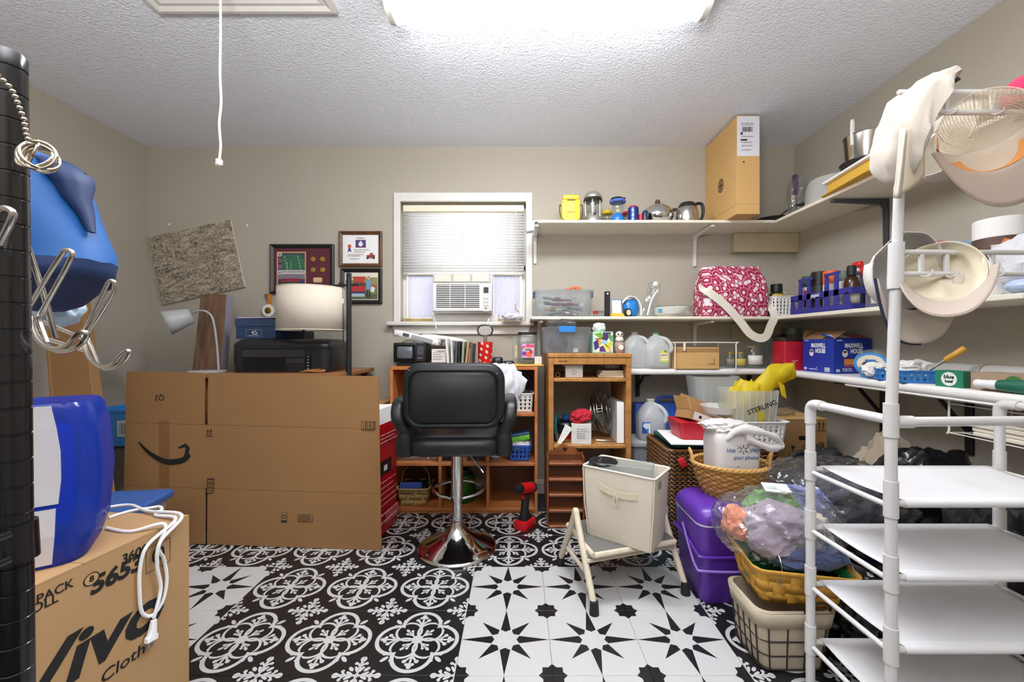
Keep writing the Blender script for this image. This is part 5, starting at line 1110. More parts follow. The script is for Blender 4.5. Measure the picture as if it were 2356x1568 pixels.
B().box(x0-.0008, x1+.0008, Yc-.0008, YW-.004, ZT+CZ*.1, ZT+CZ*.1+.0015).put('seam', CARD, t, smooth=0)
t = thing('frying_pan', 'black frying pan with wire handle lying in the shelf corner', 'pan', (1.66, 2.66, ZT)); B().lathe([(0, 0), (.09, 0), (.112, .032), (.108, .032), (.088, .005), (0, .004)], 32).put('pan_body', M('black steel pan', '#151416', .4), t); B().tube(bez([(-.02, -.11, .028), (.0, -.16, .05), (.05, -.19, .075)], 5), .004, 6).put('handle_wire', M('black steel pan', '#151416', .4), t); B().tube([(.03, -.18, .066), (.10, -.215, .075)], .010, 8).put('grip', BLK, t)
t = thing('zip_bag', 'clear zip bag with a purple slider standing on the right top shelf', 'bag', (1.715, 2.50, ZT)); q = blob(.10, .07, .26, 31, .2, 2, .2); q.put('bag_film', FILM, t); B().box(-.03, .0, -.012, .004, .14, .26, .003).put('purple_strip', CLEAR('purple film', '#7d4f8f', .55, .6, '#c9a0d0'), t)
Y2 = 2.28; t = thing('cake_carrier', 'large round translucent cake carrier on the right top shelf', 'cake carrier', (1.77, Y2, ZT))
for nm, pr in (('tray', [(0, 0), (.135, 0), (.142, .008), (.142, .018), (.13, .014), (0, .012)]), ('dome', [(.136, .019), (.136, .03), (.132, .10), (.128, .105), (.128, .125), (.118, .145), (.06, .150), (0, .151)])):
    B().lathe(pr, 40).put(nm, FROST, t, smooth=50)
Y3 = 1.96; t = thing('yellow_folder', 'yellow cardboard folder with white cover overhanging the right top shelf', 'folder', (1.765, Y3, ZT), rz=-7)
B().box(-.19, .12, -.17, .17, .0, .006, .002).put('lower_cover', M('mustard card', '#c99b2e', .6), t, smooth=0); B().box(-.16, .12, -.165, .165, .0065, .066, .001).put('papers', M('yellow paper edge', '#d7ad45', .7), t, smooth=0); B().box(-.18, .12, -.175, .175, .0665, .078, .002).put('white_cover', WHITE, t, smooth=0)
t = thing('cake_pan', 'dark nonstick ring pan under the flour sifter', 'pan', (1.775, Y3+.12, ZT+.0785)); NS = M('dark nonstick', '#3b3836', .3, .6)
rs = []
for z, r in ((0, .085), (.004, .088), (.07, .104), (.074, .108)): rs.append([V((r*(1+.02*math.cos(i*PI/2))*math.cos(2*PI*i/48), r*(1+.02*math.cos(i*PI/2))*math.sin(2*PI*i/48), z)) for i in range(48)])
B().rings(rs, cap1=False).put('pan_body', NS, t, smooth=60, solid=.002); B().tube([(.106*math.cos(2*PI*i/40), .106*math.sin(2*PI*i/40), .074) for i in range(40)], .003, 6, closed=True).put('rim', NS, t)
t = thing('flour_sifter', 'shiny metal flour sifter with a white handle above the dark pan', 'sifter', (1.775, Y3+.12, ZT+.154)); t.scale = (1.05, 1.05, 1.4); B().lathe([(0, 0), (.074, 0), (.078, .004), (.086, .09), (.088, .095)], 36).put('sifter_body', STE, t, smooth=60, solid=.001); B().tube([(.087*math.cos(2*PI*i/40), .087*math.sin(2*PI*i/40), .095) for i in range(40)], .003, 6, closed=True).put('rim', STE, t)
B().loft([(.016, .010, .004, .055), (.018, .012, .004, .09), (.018, .012, .005, .14), (.012, .008, .004, .147)], T=TR(-.082, -.02, 0)).put('handle', WP, t)
t = thing('recipe_box', 'small white box with a red mark at the end of the top shelf', 'box', (1.70, 1.66, ZT)); B().box(-.05, .08, -.07, .07, .012, .10, .003).put('box_body', WHITE, t, smooth=0); B().box(-.052, .082, -.072, .072, 0, .0115, .002).put('dark_base', BLK, t, smooth=0); B().tube(bez([(-.0515, -.03, .09), (-.0515, .0, .07), (-.0515, -.01, .04)], 4), .006, 6).put('red_mark', RED, t)
# ================================================================ MIDDLE SHELF
Y4 = 2.66
def tote(name, label, cat, x0, x1, Y, d, h, z, body, handle=None, lid=True):
    t = thing(name, label, cat, ((x0+x1)/2, Y, z)); w = x1-x0
    B().loft([(w*.88, d*.86, .02, 0), (w*.96, d*.95, .025, h*.9), (w*.99, d*.98, .025, h*.92), (w*.99, d*.98, .025, h*.95), (w*.94, d*.93, .022, h*.95), (w*.86, d*.84, .018, .004)], 5).put('tub', body, t, smooth=50)
    if lid: B().loft([(w, d, .03, h*.951), (w, d, .03, h*.985), (w*.94, d*.92, .025, h), (w*.9, d*.88, .02, h*.985)], 5).put('lid', body, t, smooth=50)
    return t, w
t, w = tote('tool_tote', 'clear lidded tote full of small tools on the middle shelf', 'tote', sx(1228, Y4), sx(1361, Y4), Y4, .24, .172, ZM, TOTE)
for s in (-1, 1): B().box(s*w*.5-.006, s*w*.5+.006, -.03, .03, .125, .165, .003).put('latch', M('blue latch', '#27407e', .4), t, smooth=0)
rnd = random.Random(5); cols = ['#3c404c', '#8f2b33', '#6b6f7a', '#c9ccd0', '#2a2c34', '#b98f3a', '#3e4f78', '#d6d2c8', '#c0392b', '#555b66']
HG = ('hand tools in the clear tote', )
for i in range(34):
    c = cols[i % len(cols)]; ln_ = rnd.uniform(.06, .13); z = .012+.115*(i//9)/3.6
    ob = B().loft([(.016, .012, .004, -ln_/2), (.02, .015, .005, -ln_/4), (.012, .010, .003, 0), (.007, .006, .002, ln_/2)], 3).put('hand_tool', M('tool '+c, c, .4, .2), rot=(R(90+rnd.uniform(-14, 14)), R(rnd.uniform(-30, 30)), R(rnd.uniform(55, 125))), loc=((sx(1294, Y4))+rnd.uniform(-.085, .085), Y4+rnd.uniform(-.07, .06), ZM+z+.008))
    tag(ob, {'#3c404c': 'slate', '#8f2b33': 'dark red', '#6b6f7a': 'grey', '#c9ccd0': 'silver', '#2a2c34': 'black', '#b98f3a': 'mustard', '#3e4f78': 'blue', '#d6d2c8': 'cream', '#c0392b': 'bright red', '#555b66': 'steel grey'}[c]+' hand tool jumbled in the clear tote on the middle shelf', 'tool', 'hand tools in the clear tote')
t = thing('orange_clamp', 'orange spring clamp lying on the lid of the clear tool tote', 'clamp', (sx(1318, Y4), Y4-.02, ZM+.173)); OR = M('orange plastic', '#d9622f', .4)
B().tube(bez([(-.05, 0, .005), (-.02, .01, .008), (.0, -.004, .014), (.02, .008, .010), (.055, 0, .014)], 5), .007, 8).put('jaw', OR, t); B().tube(bez([(-.04, .02, .005), (0, .012, .02), (.05, .02, .018)], 5), .006, 8).put('jaw', OR, t)
def bottle(name, label, cat, x, Y, z, prof, mat, cap=None, capm=None, lab=None, labc='#eeeeea', n=20, sx_=1, sy_=1, txt=None, txtc=None):
    """prof: [(r, z)], cap: (r, z0, z1), lab: (r, z0, z1)"""
    t = thing(name, label, cat, (x, Y, z)); B().lathe(prof, n, sx=sx_, sy=sy_).put('bottle_body', mat, t, smooth=50)
    if cap: B().lathe([(0, cap[1]), (cap[0], cap[1]), (cap[0], cap[2]-.003), (cap[0]-.003, cap[2]), (0, cap[2])], n).put('cap', capm, t)
    if lab:
        b = B(); b.grid(14, 1, lambda a, c: V(((lab[0])*math.cos(-PI*(.12+.76*a))*sx_, lab[0]*math.sin(-PI*(.12+.76*a))*sy_, lab[1]+(lab[2]-lab[1])*c))); b.put('label', M('label '+labc, labc, .5, var=(60, .22)), t, smooth=60, solid=.0004)
    if txt: text(t, txt[0], txt[1], FRONT(0, -lab[0]*sy_-.0012, (lab[1]+lab[2])/2+txt[2]), txtc or INK, .0002)
    return t
bottle('red_cap_jar', 'tiny clear jar with a red cap beside the tool tote', 'jar', sx(1367, Y4), 2.62, ZM, [(0, 0), (.012, 0), (.013, .01), (.012, .02), (0, .021)], GLASS, (.014, .0211, .04), RED)
for i, px in enumerate((1376, 1387)): bottle('glass_vial', 'small grey capped glass vial, %s' % ('next to the red cap jar' if i == 0 else 'next to the black level'), 'jar', sx(px, Y4), 2.64, ZM, [(0, 0), (.014, 0), (.014, .03), (0, .031)], GLASS, (.0145, .0311, .042), M('grey cap', '#6d6d68', .4))
t = thing('black_level', 'black upright pocket level standing on the middle shelf', 'tool', (sx(1397, 2.63), 2.63, ZM)); B().box(-.017, .017, -.012, .012, 0, .165, .002).put('level_body', BLK, t, smooth=0); B().lathe([(0, 0), (.006, 0), (.006, .002), (0, .002)], 14, T=FRONT(0, -.0122, .150)).put('hole', WP, t)
t = thing('yellow_pad', 'yellow sponge block lying under the small white card', 'sponge', (sx(1420, 2.60), 2.60, ZM)); B().box(-.042, .042, -.03, .03, 0, .022, .003).put('sponge_body', M('yellow sponge', '#d9b444', .9, bump=(120, .6)), t, smooth=0)
t = thing('white_card_box', 'white and blue card box propped on the yellow sponge block', 'box', (sx(1420, 2.62), 2.61, ZM+.0225)); B().slab((-.035, -.012, 0), (.022, -.012, 0), (.022, .004, .085), (-.035, .004, .085), .02).put('box_body', M('off white card', '#e4e0d6', .6), t, smooth=0); B().box(-.03, .03, .012, .03, .0005, .09).put('blue_back', M('blue card', '#2b7fc4', .5), t, smooth=0)
t = thing('blue_cord_pack', 'blue packaged bundle of white cord on the middle shelf', 'package', (sx(1451, 2.63), 2.63, ZM)); blob(.10, .07, .11, 41, .15, 1.5, .1, n=3).put('blue_wrap', M('glossy blue film', '#1e78c0', .3, var=(30, .3)), t)
for i in range(5): B().tube(bez([(-.055, -.02+.008*i, .09), (-.02, -.03+.01*i, .128), (.03, -.02+.01*i, .12), (.06, -.02+.01*i, .07), (.066, -.01+.008*i, .01)], 5), .0045, 6).put('cord_loop', WP, t)
t = thing('tape_roll', 'small blue and black roll of tape lying on edge in front of the cord pack', 'tape', (sx(1444, 2.57), 2.575, ZM+.026)); T = TR(0, 0, 0, 90, 0, 25); B().lathe([(.012, -.012), (.026, -.012), (.026, .012), (.012, .012)], 24, T=T).put('tape_ring', M('black tape', '#202022', .5), t); B().lathe([(.010, -.0125), (.018, -.0125), (.018, .0125), (.010, .0125)], 24, T=T).put('core', M('cream core', '#e3dcc0', .6), t)
t = thing('clear_sleeve', 'crumpled clear plastic sleeve leaning upright on the middle shelf', 'bag', (sx(1494, 2.64), 2.64, ZM), rot=(0, R(10), 0)); q = B()
q.grid(12, 16, lambda a, c: V((-.06+.11*a*(1-.35*c)+.03*c, .02*noise.noise(V((a*4, c*5, 1)))+.03*c, .003+.225*c+.01*noise.noise(V((a*5, c*3, 7)))))); q.put('sleeve', FILM, t, smooth=70, solid=.012); B().ball((.012, .03, .222), (.018, .012, .02), 3).put('white_tip', WP, t)
B().tube(bez([(-.02, -.02, .01), (-.01, -.018, .11), (.02, -.01, .18)], 5), .006, 6).put('white_rod', WP, t)
t = thing('paper_plates', 'wrapped stack of white paper plates beside the pink bag', 'plates', (sx(1546, 2.66), 2.66, ZM)); B().lathe([(0, 0), (.09, 0), (.117, .018), (.118, .06), (.112, .064), (0, .056)], 40).put('plate_stack', M('white paper plate', '#e6e1d4', .8, bump=(60, .2)), t, smooth=25); B().lathe([(.1, .001), (.119, .016), (.1205, .066), (.113, .070)], 40).put('wrap', FILM, t, smooth=50); B().box(-.115, -.085, -.075, -.0735, .025, .05).put('blue_label', M('blue label print', '#4c9ac0', .5), t, smooth=0)
# pink cooler bag
def ovals(x, y, z):
    nt = X.nt; v = N(nt, 'ShaderNodeTexVoronoi', voronoi_dimensions='2D', i_Scale=1.0); cmb = N(nt, 'ShaderNodeCombineXYZ'); L(nt, ((x+y*.8)*30).k, cmb.inputs[0]); L(nt, (z*24).k, cmb.inputs[1]); L(nt, cmb.outputs[0], v.inputs['Vector'])
    v2 = N(nt, 'ShaderNodeTexVoronoi', feature='DISTANCE_TO_EDGE', voronoi_dimensions='2D', i_Scale=1.0); L(nt, cmb.outputs[0], v2.inputs['Vector'])
    d, e = X(v.outputs['Distance']), X(v2.outputs['Distance'])
    return (d < .27) | (e < .028)
PK = PATTERN('pink oval print fabric', ovals, '#ad1549', '#eedfe2', .75)
t = thing('pink_cooler_bag', 'magenta cooler bag printed with white ovals on the middle shelf', 'bag', (sx(1685, 2.62), 2.655, ZM))
w_ = .405; rs = []
for z, k_, d_ in ((0, .99, .2), (.01, 1, .21), (.08, 1.0, .22), (.16, 1.0, .215), (.23, .97, .19), (.262, .95, .15), (.268, .94, .125), (.275, .945, .13), (.318, .93, .09), (.325, .92, .07)):
    rs.append([V((x*k_+.004*noise.noise(V((x*20, z*20, 1))), y+.006*noise.noise(V((x*16, z*18, y*9))), z)) for x, y in rrect(w_, d_, .04, 5)])
B().rings(rs).put('bag_body', PK, t, smooth=50)
STR = M('cream webbing strap', '#e3dccb', .8, bump=(160, .3))
def ribbon(pts, w, nm='strap', mat=None, up=(0, 0, 1), par=None):
    pts = bez(pts, 6); b = B(); n = len(pts)-1
    def f(a, c):
        i = round(a*n); d = (pts[min(i+1, n)]-pts[max(i-1, 0)]).normalized(); s = d.cross(V((0, -1, 0))).normalized(); return pts[i]+s*w*(c-.5)
    b.grid(n, 1, f); return b.put(nm, mat or STR, par or t, smooth=0, solid=.002)
ribbon([(-.205, -.06, .20), (-.212, -.09, .175), (-.19, -.118, .15), (-.09, -.122, .07), (.0, -.124, -.03), (.06, -.124, -.105), (.12, -.124, -.135), (.165, -.124, -.12), (.19, -.124, -.06), (.215, -.122, .0), (.212, -.09, .06), (.205, -.06, .10)], .05)
# white basket with bottles, blue carrier with bottles
def perf(w, d, h, z0=0, top=1.0, bot=.86, nx=10, nz=6, r=.02):
    b = B(); ring = rrect(w, d, r, 3); L_ = [0]
    pts = [V((x, y, 0)) for x, y in ring]; pts.append(pts[0])
    for a, c in zip(pts, pts[1:]): L_.append(L_[-1]+(c-a).length)
    def at(u):
        s = u*L_[-1]
        for i in range(len(pts)-1):
            if s <= L_[i+1]+1e-9: return pts[i].lerp(pts[i+1], (s-L_[i])/max(1e-9, L_[i+1]-L_[i]))
        return pts[-1]
    def f(a, c): q = at(a % 1.0); k_ = bot+(top-bot)*c; return V((q.x*k_, q.y*k_, z0+h*c))
    nu = nx*4*3; nv = nz*3+2
    b.grid(nu, nv, f, closeu=True, skip=lambda i, j: i % 3 == 1 and 1 < j < nv-2 and (j-1) % 3 != 0); return b
t = thing('white_basket', 'small white perforated basket of bottles beside the pink bag', 'basket', (sx(1790, 2.62)-.0, 2.62, ZM)); bwx = t.location.x
perf(.15, .15, .125, nx=6, nz=5).put('basket_wall', WP, t, smooth=60, solid=.003); B().box(-.064, .064, -.064, .064, 0, .004).put('basket_floor', WP, t, smooth=0); B().tube([V((x, y, .125)) for x, y in rrect(.152, .152, .02, 4)], .004, 6, closed=True).put('rim', WP, t)
DG = M('dark green bottle', '#23331f', .3); AMB = CLEAR('amber plastic', '#4a200c', .55, .8, '#7a3410', .1)
bottle('vitamin_bottle', 'dark green bottle with a black cap and yellow band in white basket', 'bottle', bwx-.012, 2.615, ZM+.0045, [(0, 0), (.038, 0), (.04, .01), (.04, .14), (.03, .155), (0, .156)], DG, (.034, .1565, .205), BLK, (.0405, .12, .14), '#c9a92c')
bottle('supplement_bottle', 'white and green bottle with a dark cap in the white basket', 'bottle', bwx+.04, 2.66, ZM+.0045, [(0, 0), (.03, 0), (.031, .01), (.031, .155), (.026, .165), (0, .166)], WP, (.027, .1661, .205), M('white cap', '#dcdcd8', .4), (.0315, .06, .14), '#7fa04a')
xa_, xb_ = 1.618, 1.74
t = thing('bottle_carrier', 'dark blue plastic bottle carrier full of bottles on the middle shelf', 'carrier', (0, 0, 0)); NB = M('indigo plastic', '#2d2f86', .4)
Cc = [(1.60, 2.44), (1.635, 1.955)]; 
xl, xr, ya_, yb_ = 1.625, 1.76, 1.99, 2.43
B().box(xl, xr, ya_, yb_, ZM+.0005, ZM+.006, .001).put('carrier_floor', NB, t, smooth=0)
for z0, z1 in ((.0062, .03), (.078, .11)):
    for x in (xl, xr-.004): B().box(x, x+.004, ya_, yb_, ZM+z0, ZM+z1, .001).put('side_rail', NB, t, smooth=0)
    for y in (ya_, yb_-.004): B().box(xl+.0042, xr-.0042, y, y+.004, ZM+z0, ZM+z1, .001).put('end_rail', NB, t, smooth=0)
for i in range(7):
    y = ya_+.012+(yb_-ya_-.045)*i/6
    for x in (xl, xr-.004):
        tall = .185 if i in (1, 2, 4, 5) else .085
        B().slab((x, y+.034, ZM+.0302), (x, y-.004, ZM+.0302), (x, y+.002, ZM+tall), (x, y+.026, ZM+tall), .0038).put('side_upright', NB, t, smooth=0)
for i0 in (1, 4):
    y = ya_+.012+(yb_-ya_-.045)*i0/6
    for x in (xl, xr-.004): B().box(x, x+.004, y-.012, y+.098, ZM+.1852, ZM+.20, .001).put('handle_bar', NB, t, smooth=0)
text(t, 'pepsi', .03, frame((xl-.0015, (ya_+yb_)/2+.02, ZM+.095), (0, -1, 0), (0, 0, 1)), WHITE, .0004, shear=.2)
zc = ZM+.0065; GRN = M('green bottle', '#2b5a34', .4); xm = 1.69
bottle('green_bottle', 'green capped white bottle with a red label in the blue carrier', 'bottle', xm, 2.37, zc, [(0, 0), (.04, 0), (.04, .13), (.034, .15), (0, .151)], WP, (.035, .1511, .215), M('green cap', '#2d5c3a', .4), (.0405, .03, .13), '#9c3a34')
bottle('black_bottle', 'black bottle with a wide cap in the blue carrier', 'bottle', xm, 2.285, zc, [(0, 0), (.038, 0), (.038, .15), (0, .151)], M('grey black bottle', '#333434', .4), (.039, .1511, .225), BLK)
bottle('orange_cap_bottle', 'white bottle with a broad orange cap in the blue carrier', 'bottle', xm, 2.20, zc, [(0, 0), (.036, 0), (.036, .145), (0, .146)], WP, (.038, .1461, .215), M('orange cap', '#e0661f', .4))
bottle('grey_cap_bottle', 'small bottle with a grey green cap in the blue carrier', 'bottle', xm+.01, 2.125, zc, [(0, 0), (.028, 0), (.028, .15), (0, .151)], WP, (.029, .1511, .205), M('grey green cap', '#64756c', .4))
bottle('brown_bottle', 'brown bottle with a black cap near the front of the blue carrier', 'bottle', xm-.02, 2.04, zc, [(0, 0), (.032, 0), (.033, .13), (.026, .155), (.015, .165), (0, .166)], M('brown glass', '#3d1c10', .15), (.02, .1661, .215), BLK, (.0335, .02, .10), '#d8d4c8')
t = bottle('spray_bottle', 'clear spray bottle with a red trigger in the blue carrier', 'bottle', xm+.035, 2.075, zc, [(0, 0), (.026, 0), (.027, .15), (.014, .19), (0, .191)], TOTE, (.015, .1911, .21), WP)
B().box(-.012, .012, -.03, .02, .2105, .24, .004).put('trigger_head', M('bright red plastic', '#d3242c', .35), t); B().slab((-.006, -.024, .21), (.006, -.024, .21), (.006, -.034, .17), (-.006, -.034, .17), .006).put('trigger', M('bright red plastic', '#d3242c', .35), t)
bottle('yellow_cap_bottle', 'dark bottle with a yellow cap behind the blue carrier', 'bottle', 1.80, 2.06, ZM, [(0, 0), (.03, 0), (.03, .16), (0, .161)], M('navy bottle', '#27314a', .4), (.032, .1611, .20), YE)
t = bottle('pump_bottle', 'clear pump bottle with a white head next to the blue carrier', 'bottle', 1.68, 1.915, ZM, [(0, 0), (.036, 0), (.037, .008), (.036, .11), (.016, .13), (0, .131)], TOTE, (.018, .1311, .15), WP, (.0375, .02, .09), '#d9d9d6')
B().lathe([(0, .15), (.006, .15), (.006, .175), (.022, .18), (.022, .19), (0, .192)], 16).put('pump_head', WP, t); B().box(-.008, .008, -.05, .0, .178, .190, .003).put('nozzle', WP, t)
t = thing('white_holder', 'tapered white perforated holder behind the pump bottle', 'basket', (1.75, 1.80, ZM)); perf(.13, .12, .14, nx=5, nz=4, bot=.75).put('holder_wall', WP, t, smooth=60, solid=.003); B().box(-.045, .045, -.04, .04, 0, .004).put('holder_floor', WP, t, smooth=0)
# paper towels, wrapped packs
yy = 1.50; t = thing('paper_towel_roll', 'white paper towel roll in a printed brown wrapper on the middle shelf', 'paper towel', (1.77, yy, ZM)); B().lathe([(.02, 0), (.066, 0), (.068, .004), (.068, .285), (.066, .29), (.02, .29)], 36).put('roll', M('white tissue paper', '#e6e4e0', .95, bump=(90, .3)), t)
b = B(); b.grid(36, 1, lambda a, c: V((.0692*math.cos(2*PI*a), .0692*math.sin(2*PI*a), .055+.165*c)), closeu=True); b.put('wrapper', M('brown wrapper print', '#5a4238', .4, var=(18, .5)), t, smooth=60)
T = frame((-.052, -.047, .13), (.75, -.66, 0), (0, 0, 1)); p = Pr(); p.rect(-.022, -.055, .022, .06, '#d9cdbb').rect(-.022, -.02, .022, .01, '#c08a4a').rect(-.020, .022, .022, .05, '#4f93b0').rect(-.022, -.05, .02, -.036, '#8a6a54').poly([(0, .06), (.022, .052), (.022, .075), (.01, .08)], '#cf7a34'); p.put(t, T, 'wrapper_print')
T = frame((.012, -.0705, .14), (1, .1, 0), (0, 0, 1)); text(t, 'earth', .034, T @ TR(z=.001, rz=90), WHITE, .0004); p = Pr(); p.disc(0, 0, .016, '#d8d2c6').disc(0, 0, .011, '#4a342c'); p.put(t, T @ TR(0, -.06, .001), 'round_mark')
t = thing('blue_wrapped_pack', 'blue and clear wrapped pack behind the paper towel roll', 'package', (1.80, 1.66, ZM)); blob(.12, .12, .25, 52, .14, 2, .12, n=3).put('wrap', M('blue spotted film', '#8fb4d2', .35, var=(30, .35)), t)
t = thing('mesh_laundry_bag', 'white mesh bag bundled at the right end of the middle shelf', 'bag', (1.74, 1.375, ZM)); blob(.19, .16, .20, 53, .18, 2, .2).put('mesh_body', M('white netting', '#dcdade', .9, bump=(240, .8)), t); blob(.14, .11, .05, 54, .1, 2, .1, n=3).put('blue_base', M('pale blue plastic', '#b7c8e4', .4), t, loc=(-.06, -.05, .0))
# ================================================================ LOWEST SHELF
def jug(name, label, px, Y, z, wpx, hpx, capm=None, lab=None, rz=0, side=1):
    w = wpx*Y/F*.94; h = hpx*Y/F; t = thing(name, label, 'jug', (sx(px, Y), Y, z), rz=rz)
    B().loft([(w*.82, w*.82, w*.2, 0), (w*.94, w*.94, w*.24, h*.03), (w, w, w*.28, h*.12), (w, w, w*.28, h*.52), (w*.94, w*.94, w*.34, h*.62), (w*.70, w*.70, w*.33, h*.77), (w*.42, w*.42, w*.2, h*.88), (w*.26, w*.26, w*.13, h*.91), (w*.25, w*.25, w*.12, h*.965)], 6).put('jug_body', MILK, t, smooth=60)
    a = w*.5*side
    B().tube(bez([(w*.10*side, -w*.12, h*.86), (w*.32*side, -w*.30, h*.80), (w*.46*side, -w*.40, h*.66), (w*.47*side, -w*.42, h*.54), (w*.40*side, -w*.40, h*.46)], 5), w*.075, 8).put('handle', MILK, t)
    B().lathe([(0, h*.9655), (w*.15, h*.9655), (w*.15, h), (0, h)], 20).put('cap', capm, t) if capm else B().tube([(w*.125*math.cos(q), w*.125*math.sin(q), h*.967) for q in [2*PI*i/20 for i in range(20)]], w*.02, 6, closed=True).put('mouth_rim', MILK, t)
    return t, w, h
jug('water_jug', 'clear gallon jug without a cap left of the green capped jug', 1460, 2.66, ZL, 58, 84)
t, w, h = jug('milk_jug', 'gallon jug with a green cap and yellow label on the lowest shelf', 1509, 2.62, ZL, 60, 83, M('green cap plastic', '#2f7d4a', .4))
p = Pr(); p.poly([(-.024, .04), (.012, .045), (.026, .0), (.024, -.045), (-.024, -.04)], '#d8d84a').rect(-.024, -.018, .026, -.006, '#e9e6c0').poly([(-.004, .042), (.014, .042), (.008, .026)], '#3f8a4c').rect(-.024, -.04, .022, -.028, '#8fb4a0').rect(-.026, .0, .026, .024, '#e8e4d2'); p.put(t, FRONT(w*.16, -w*.5-.001, h*.32), 'label'); text(t, 'pecan', .019, FRONT(w*.16, -w*.5-.0018, h*.385), M('dark red print', '#8c1f3a', .6), .0004, shear=.2)
Yb = 2.64; t = thing('ridged_carton', 'tan carton with printed corner mark under the white wire rack', 'carton', (0, 0, 0)); x0, x1 = sx(1566, Yb-.1), sx(1655, Yb-.1); z1 = .135
B().box(x0-.03, x1, Yb-.1, Yb+.1, ZL+.0005, ZL+z1, .002).put('carton_body', CARD3, t, smooth=0); B().box(x0-.0305, x1+.0005, Yb-.1012, Yb-.0995, ZL+z1*.78, ZL+z1*.97, .0005).put('ridge_strip', CARD, t, smooth=0)
p = Pr(); p.rect(-.02, -.02, .02, -.017, '#4a3312').rect(.017, -.02, .02, .016, '#4a3312'); p.put(t, FRONT(x1-.05, Yb-.1014, ZL+.05), 'corner_mark')
t = thing('wire_cabinet_rack', 'white coated wire rack straddling the tan carton on the shelf', 'rack', (0, 0, 0)); CWW = M('white coated wire', '#e9e6da', .4); x0, x1 = sx(1538, Yb), sx(1672, Yb); zt_ = ZL+.165
for y in (Yb-.112, Yb+.112):
    B().tube(bez([(x0, y, ZL+.003), (x0, y, zt_-.012), (x0+.012, y, zt_), (x1-.012, y, zt_), (x1, y, zt_-.012), (x1, y, ZL+.003)], 3), .0035, 8).put('end_frame', CWW, t)
for i in range(12): B().tube([(x0+.02+(x1-x0-.04)*i/11, Yb-.112, zt_), (x0+.02+(x1-x0-.04)*i/11, Yb+.112, zt_)], .002, 6).put('wire', CWW, t)
B().slab((x0+.05, Yb-.114, zt_-.05), (x0+.062, Yb-.114, zt_-.05), (x0+.066, Yb-.114, zt_), (x0+.05, Yb-.114, zt_), .002).put('hang_tag', M('cream tag', '#e4dcc4', .7), t, smooth=0)
GJ = 'glass jars on the lowest shelf'
def jar(label, px, Y, r, h, lidm, labc, lidh=.014, txt=None):
    t = bottle('glass_jar', label, 'jar', sx(px, Y), Y, ZL, [(0, 0), (r*.95, 0), (r, .006), (r, h*.72), (r*.82, h*.82), (r*.8, h-lidh), (0, h-lidh+.0005)], GLASS, (r*.84, h-lidh+.001, h), lidm, (r*1.01, h*.18, h*.58), labc, txt=txt); t['group'] = GJ; return t
TAN = M('tan jar lid', '#9c8760', .5); GOL = M('gold jar lid', '#b8a24c', .35, .6)
jar('small glass jar with a beige label right of the wire rack', 1679, 2.68, .03, .105, GOL, '#8f8878'); jar('small glass jar with a yellow label on the lowest shelf', 1703, 2.66, .033, .105, GOL, '#cdb94a'); jar('wide glass jar with a tan lid and white label', 1734, 2.64, .05, .145, TAN, '#dcdad0')
t = thing('pretzel_jar', 'big clear plastic jar with a black lid and white label', 'jar', (sx(1783, 2.66), 2.66, ZL)); B().loft([(.125, .125, .03, 0), (.14, .14, .035, .012), (.14, .14, .035, .165), (.125, .125, .06, .185), (.115, .115, .0575, .198)], 6).put('jar_body', GLASS, t); B().lathe([(0, .1985), (.064, .1985), (.065, .204), (.065, .218), (0, .22)], 28).put('jar_lid', BLK, t)
B().box(.0, .07, -.0725, -.0708, .055, .125, .001).put('label', M('label #e8e6e0', '#e8e6e0', .5), t, smooth=0); p = Pr(); p.disc(0, 0, .014, '#7d9a4a'); p.rect(-.02, -.045, .02, -.036, '#b04848'); p.put(t, FRONT(.036, -.0728, .112), 'print')
for i, (px, Y) in enumerate(((1805, 2.74), )): pass
t = bottle('upturned_glass', 'clear glass beaker standing behind the black lidded jar', 'glass', sx(1828, 2.72), 2.74, ZL, [(0, 0), (.05, 0), (.055, .12), (.055, .26), (.05, .262), (.05, .01), (0, .008)], GLASS)
t = thing('red_canister', 'red square canister with a black lid beside the blue coffee box', 'canister', (1.655, 2.50, ZL), rz=0); B().loft([(.125, .125, .012, 0), (.118, .118, .012, .175)], 3).put('canister_body', RED, t, smooth=40); B().loft([(.125, .125, .014, .1755), (.125, .125, .014, .188), (.11, .11, .012, .196)], 3).put('canister_lid', M('dark brown lid', '#2a1c18', .4), t)
p = Pr(); p.strip([(-.02, 0), (0, -.006), (.02, 0)], .003, '#e8b8b8').strip([(-.018, .065), (0, .06), (.018, .066)], .003, '#7a0d18'); p.put(t, FRONT(.0, -.0632, .06), 'print')
# coffee box, drawn from its near corner
t = thing('coffee_box', 'dark blue coffee pod carton with flaps open on the right lowest shelf', 'carton', (0, 0, 0)); CB = M('royal blue card', '#17349c', .4, var=(4, .05)); CI = M('inside card', '#8d6c46', .8)
q0 = V((sx(1919, 2.165), 2.165, 0)); q1 = V((sx(1847, 2.415), 2.415, 0)); ex = V((.30, .05, 0)).normalized()*.235; e1 = q1-q0; hB = .185
q = [q0, q0+ex, q1+ex, q1]; zb_ = ZL+.0008
for a_, b_, nm in ((q[0], q[1], 'front_side'), (q[3], q[0], 'left_side'), (q[2], q[3], 'back_side'), (q[1], q[2], 'right_side')):
    B().slab(a_+up*zb_, b_+up*zb_, b_+up*(zb_+hB), a_+up*(zb_+hB), .003).put(nm, CB, t, smooth=0)
B().slab(q[0]+up*zb_, q[1]+up*zb_, q[2]+up*zb_, q[3]+up*zb_, .002).put('bottom', CB, t, smooth=0)
zt_ = zb_+hB; nL = e1.cross(up).normalized(); nF = ex.cross(up).normalized()
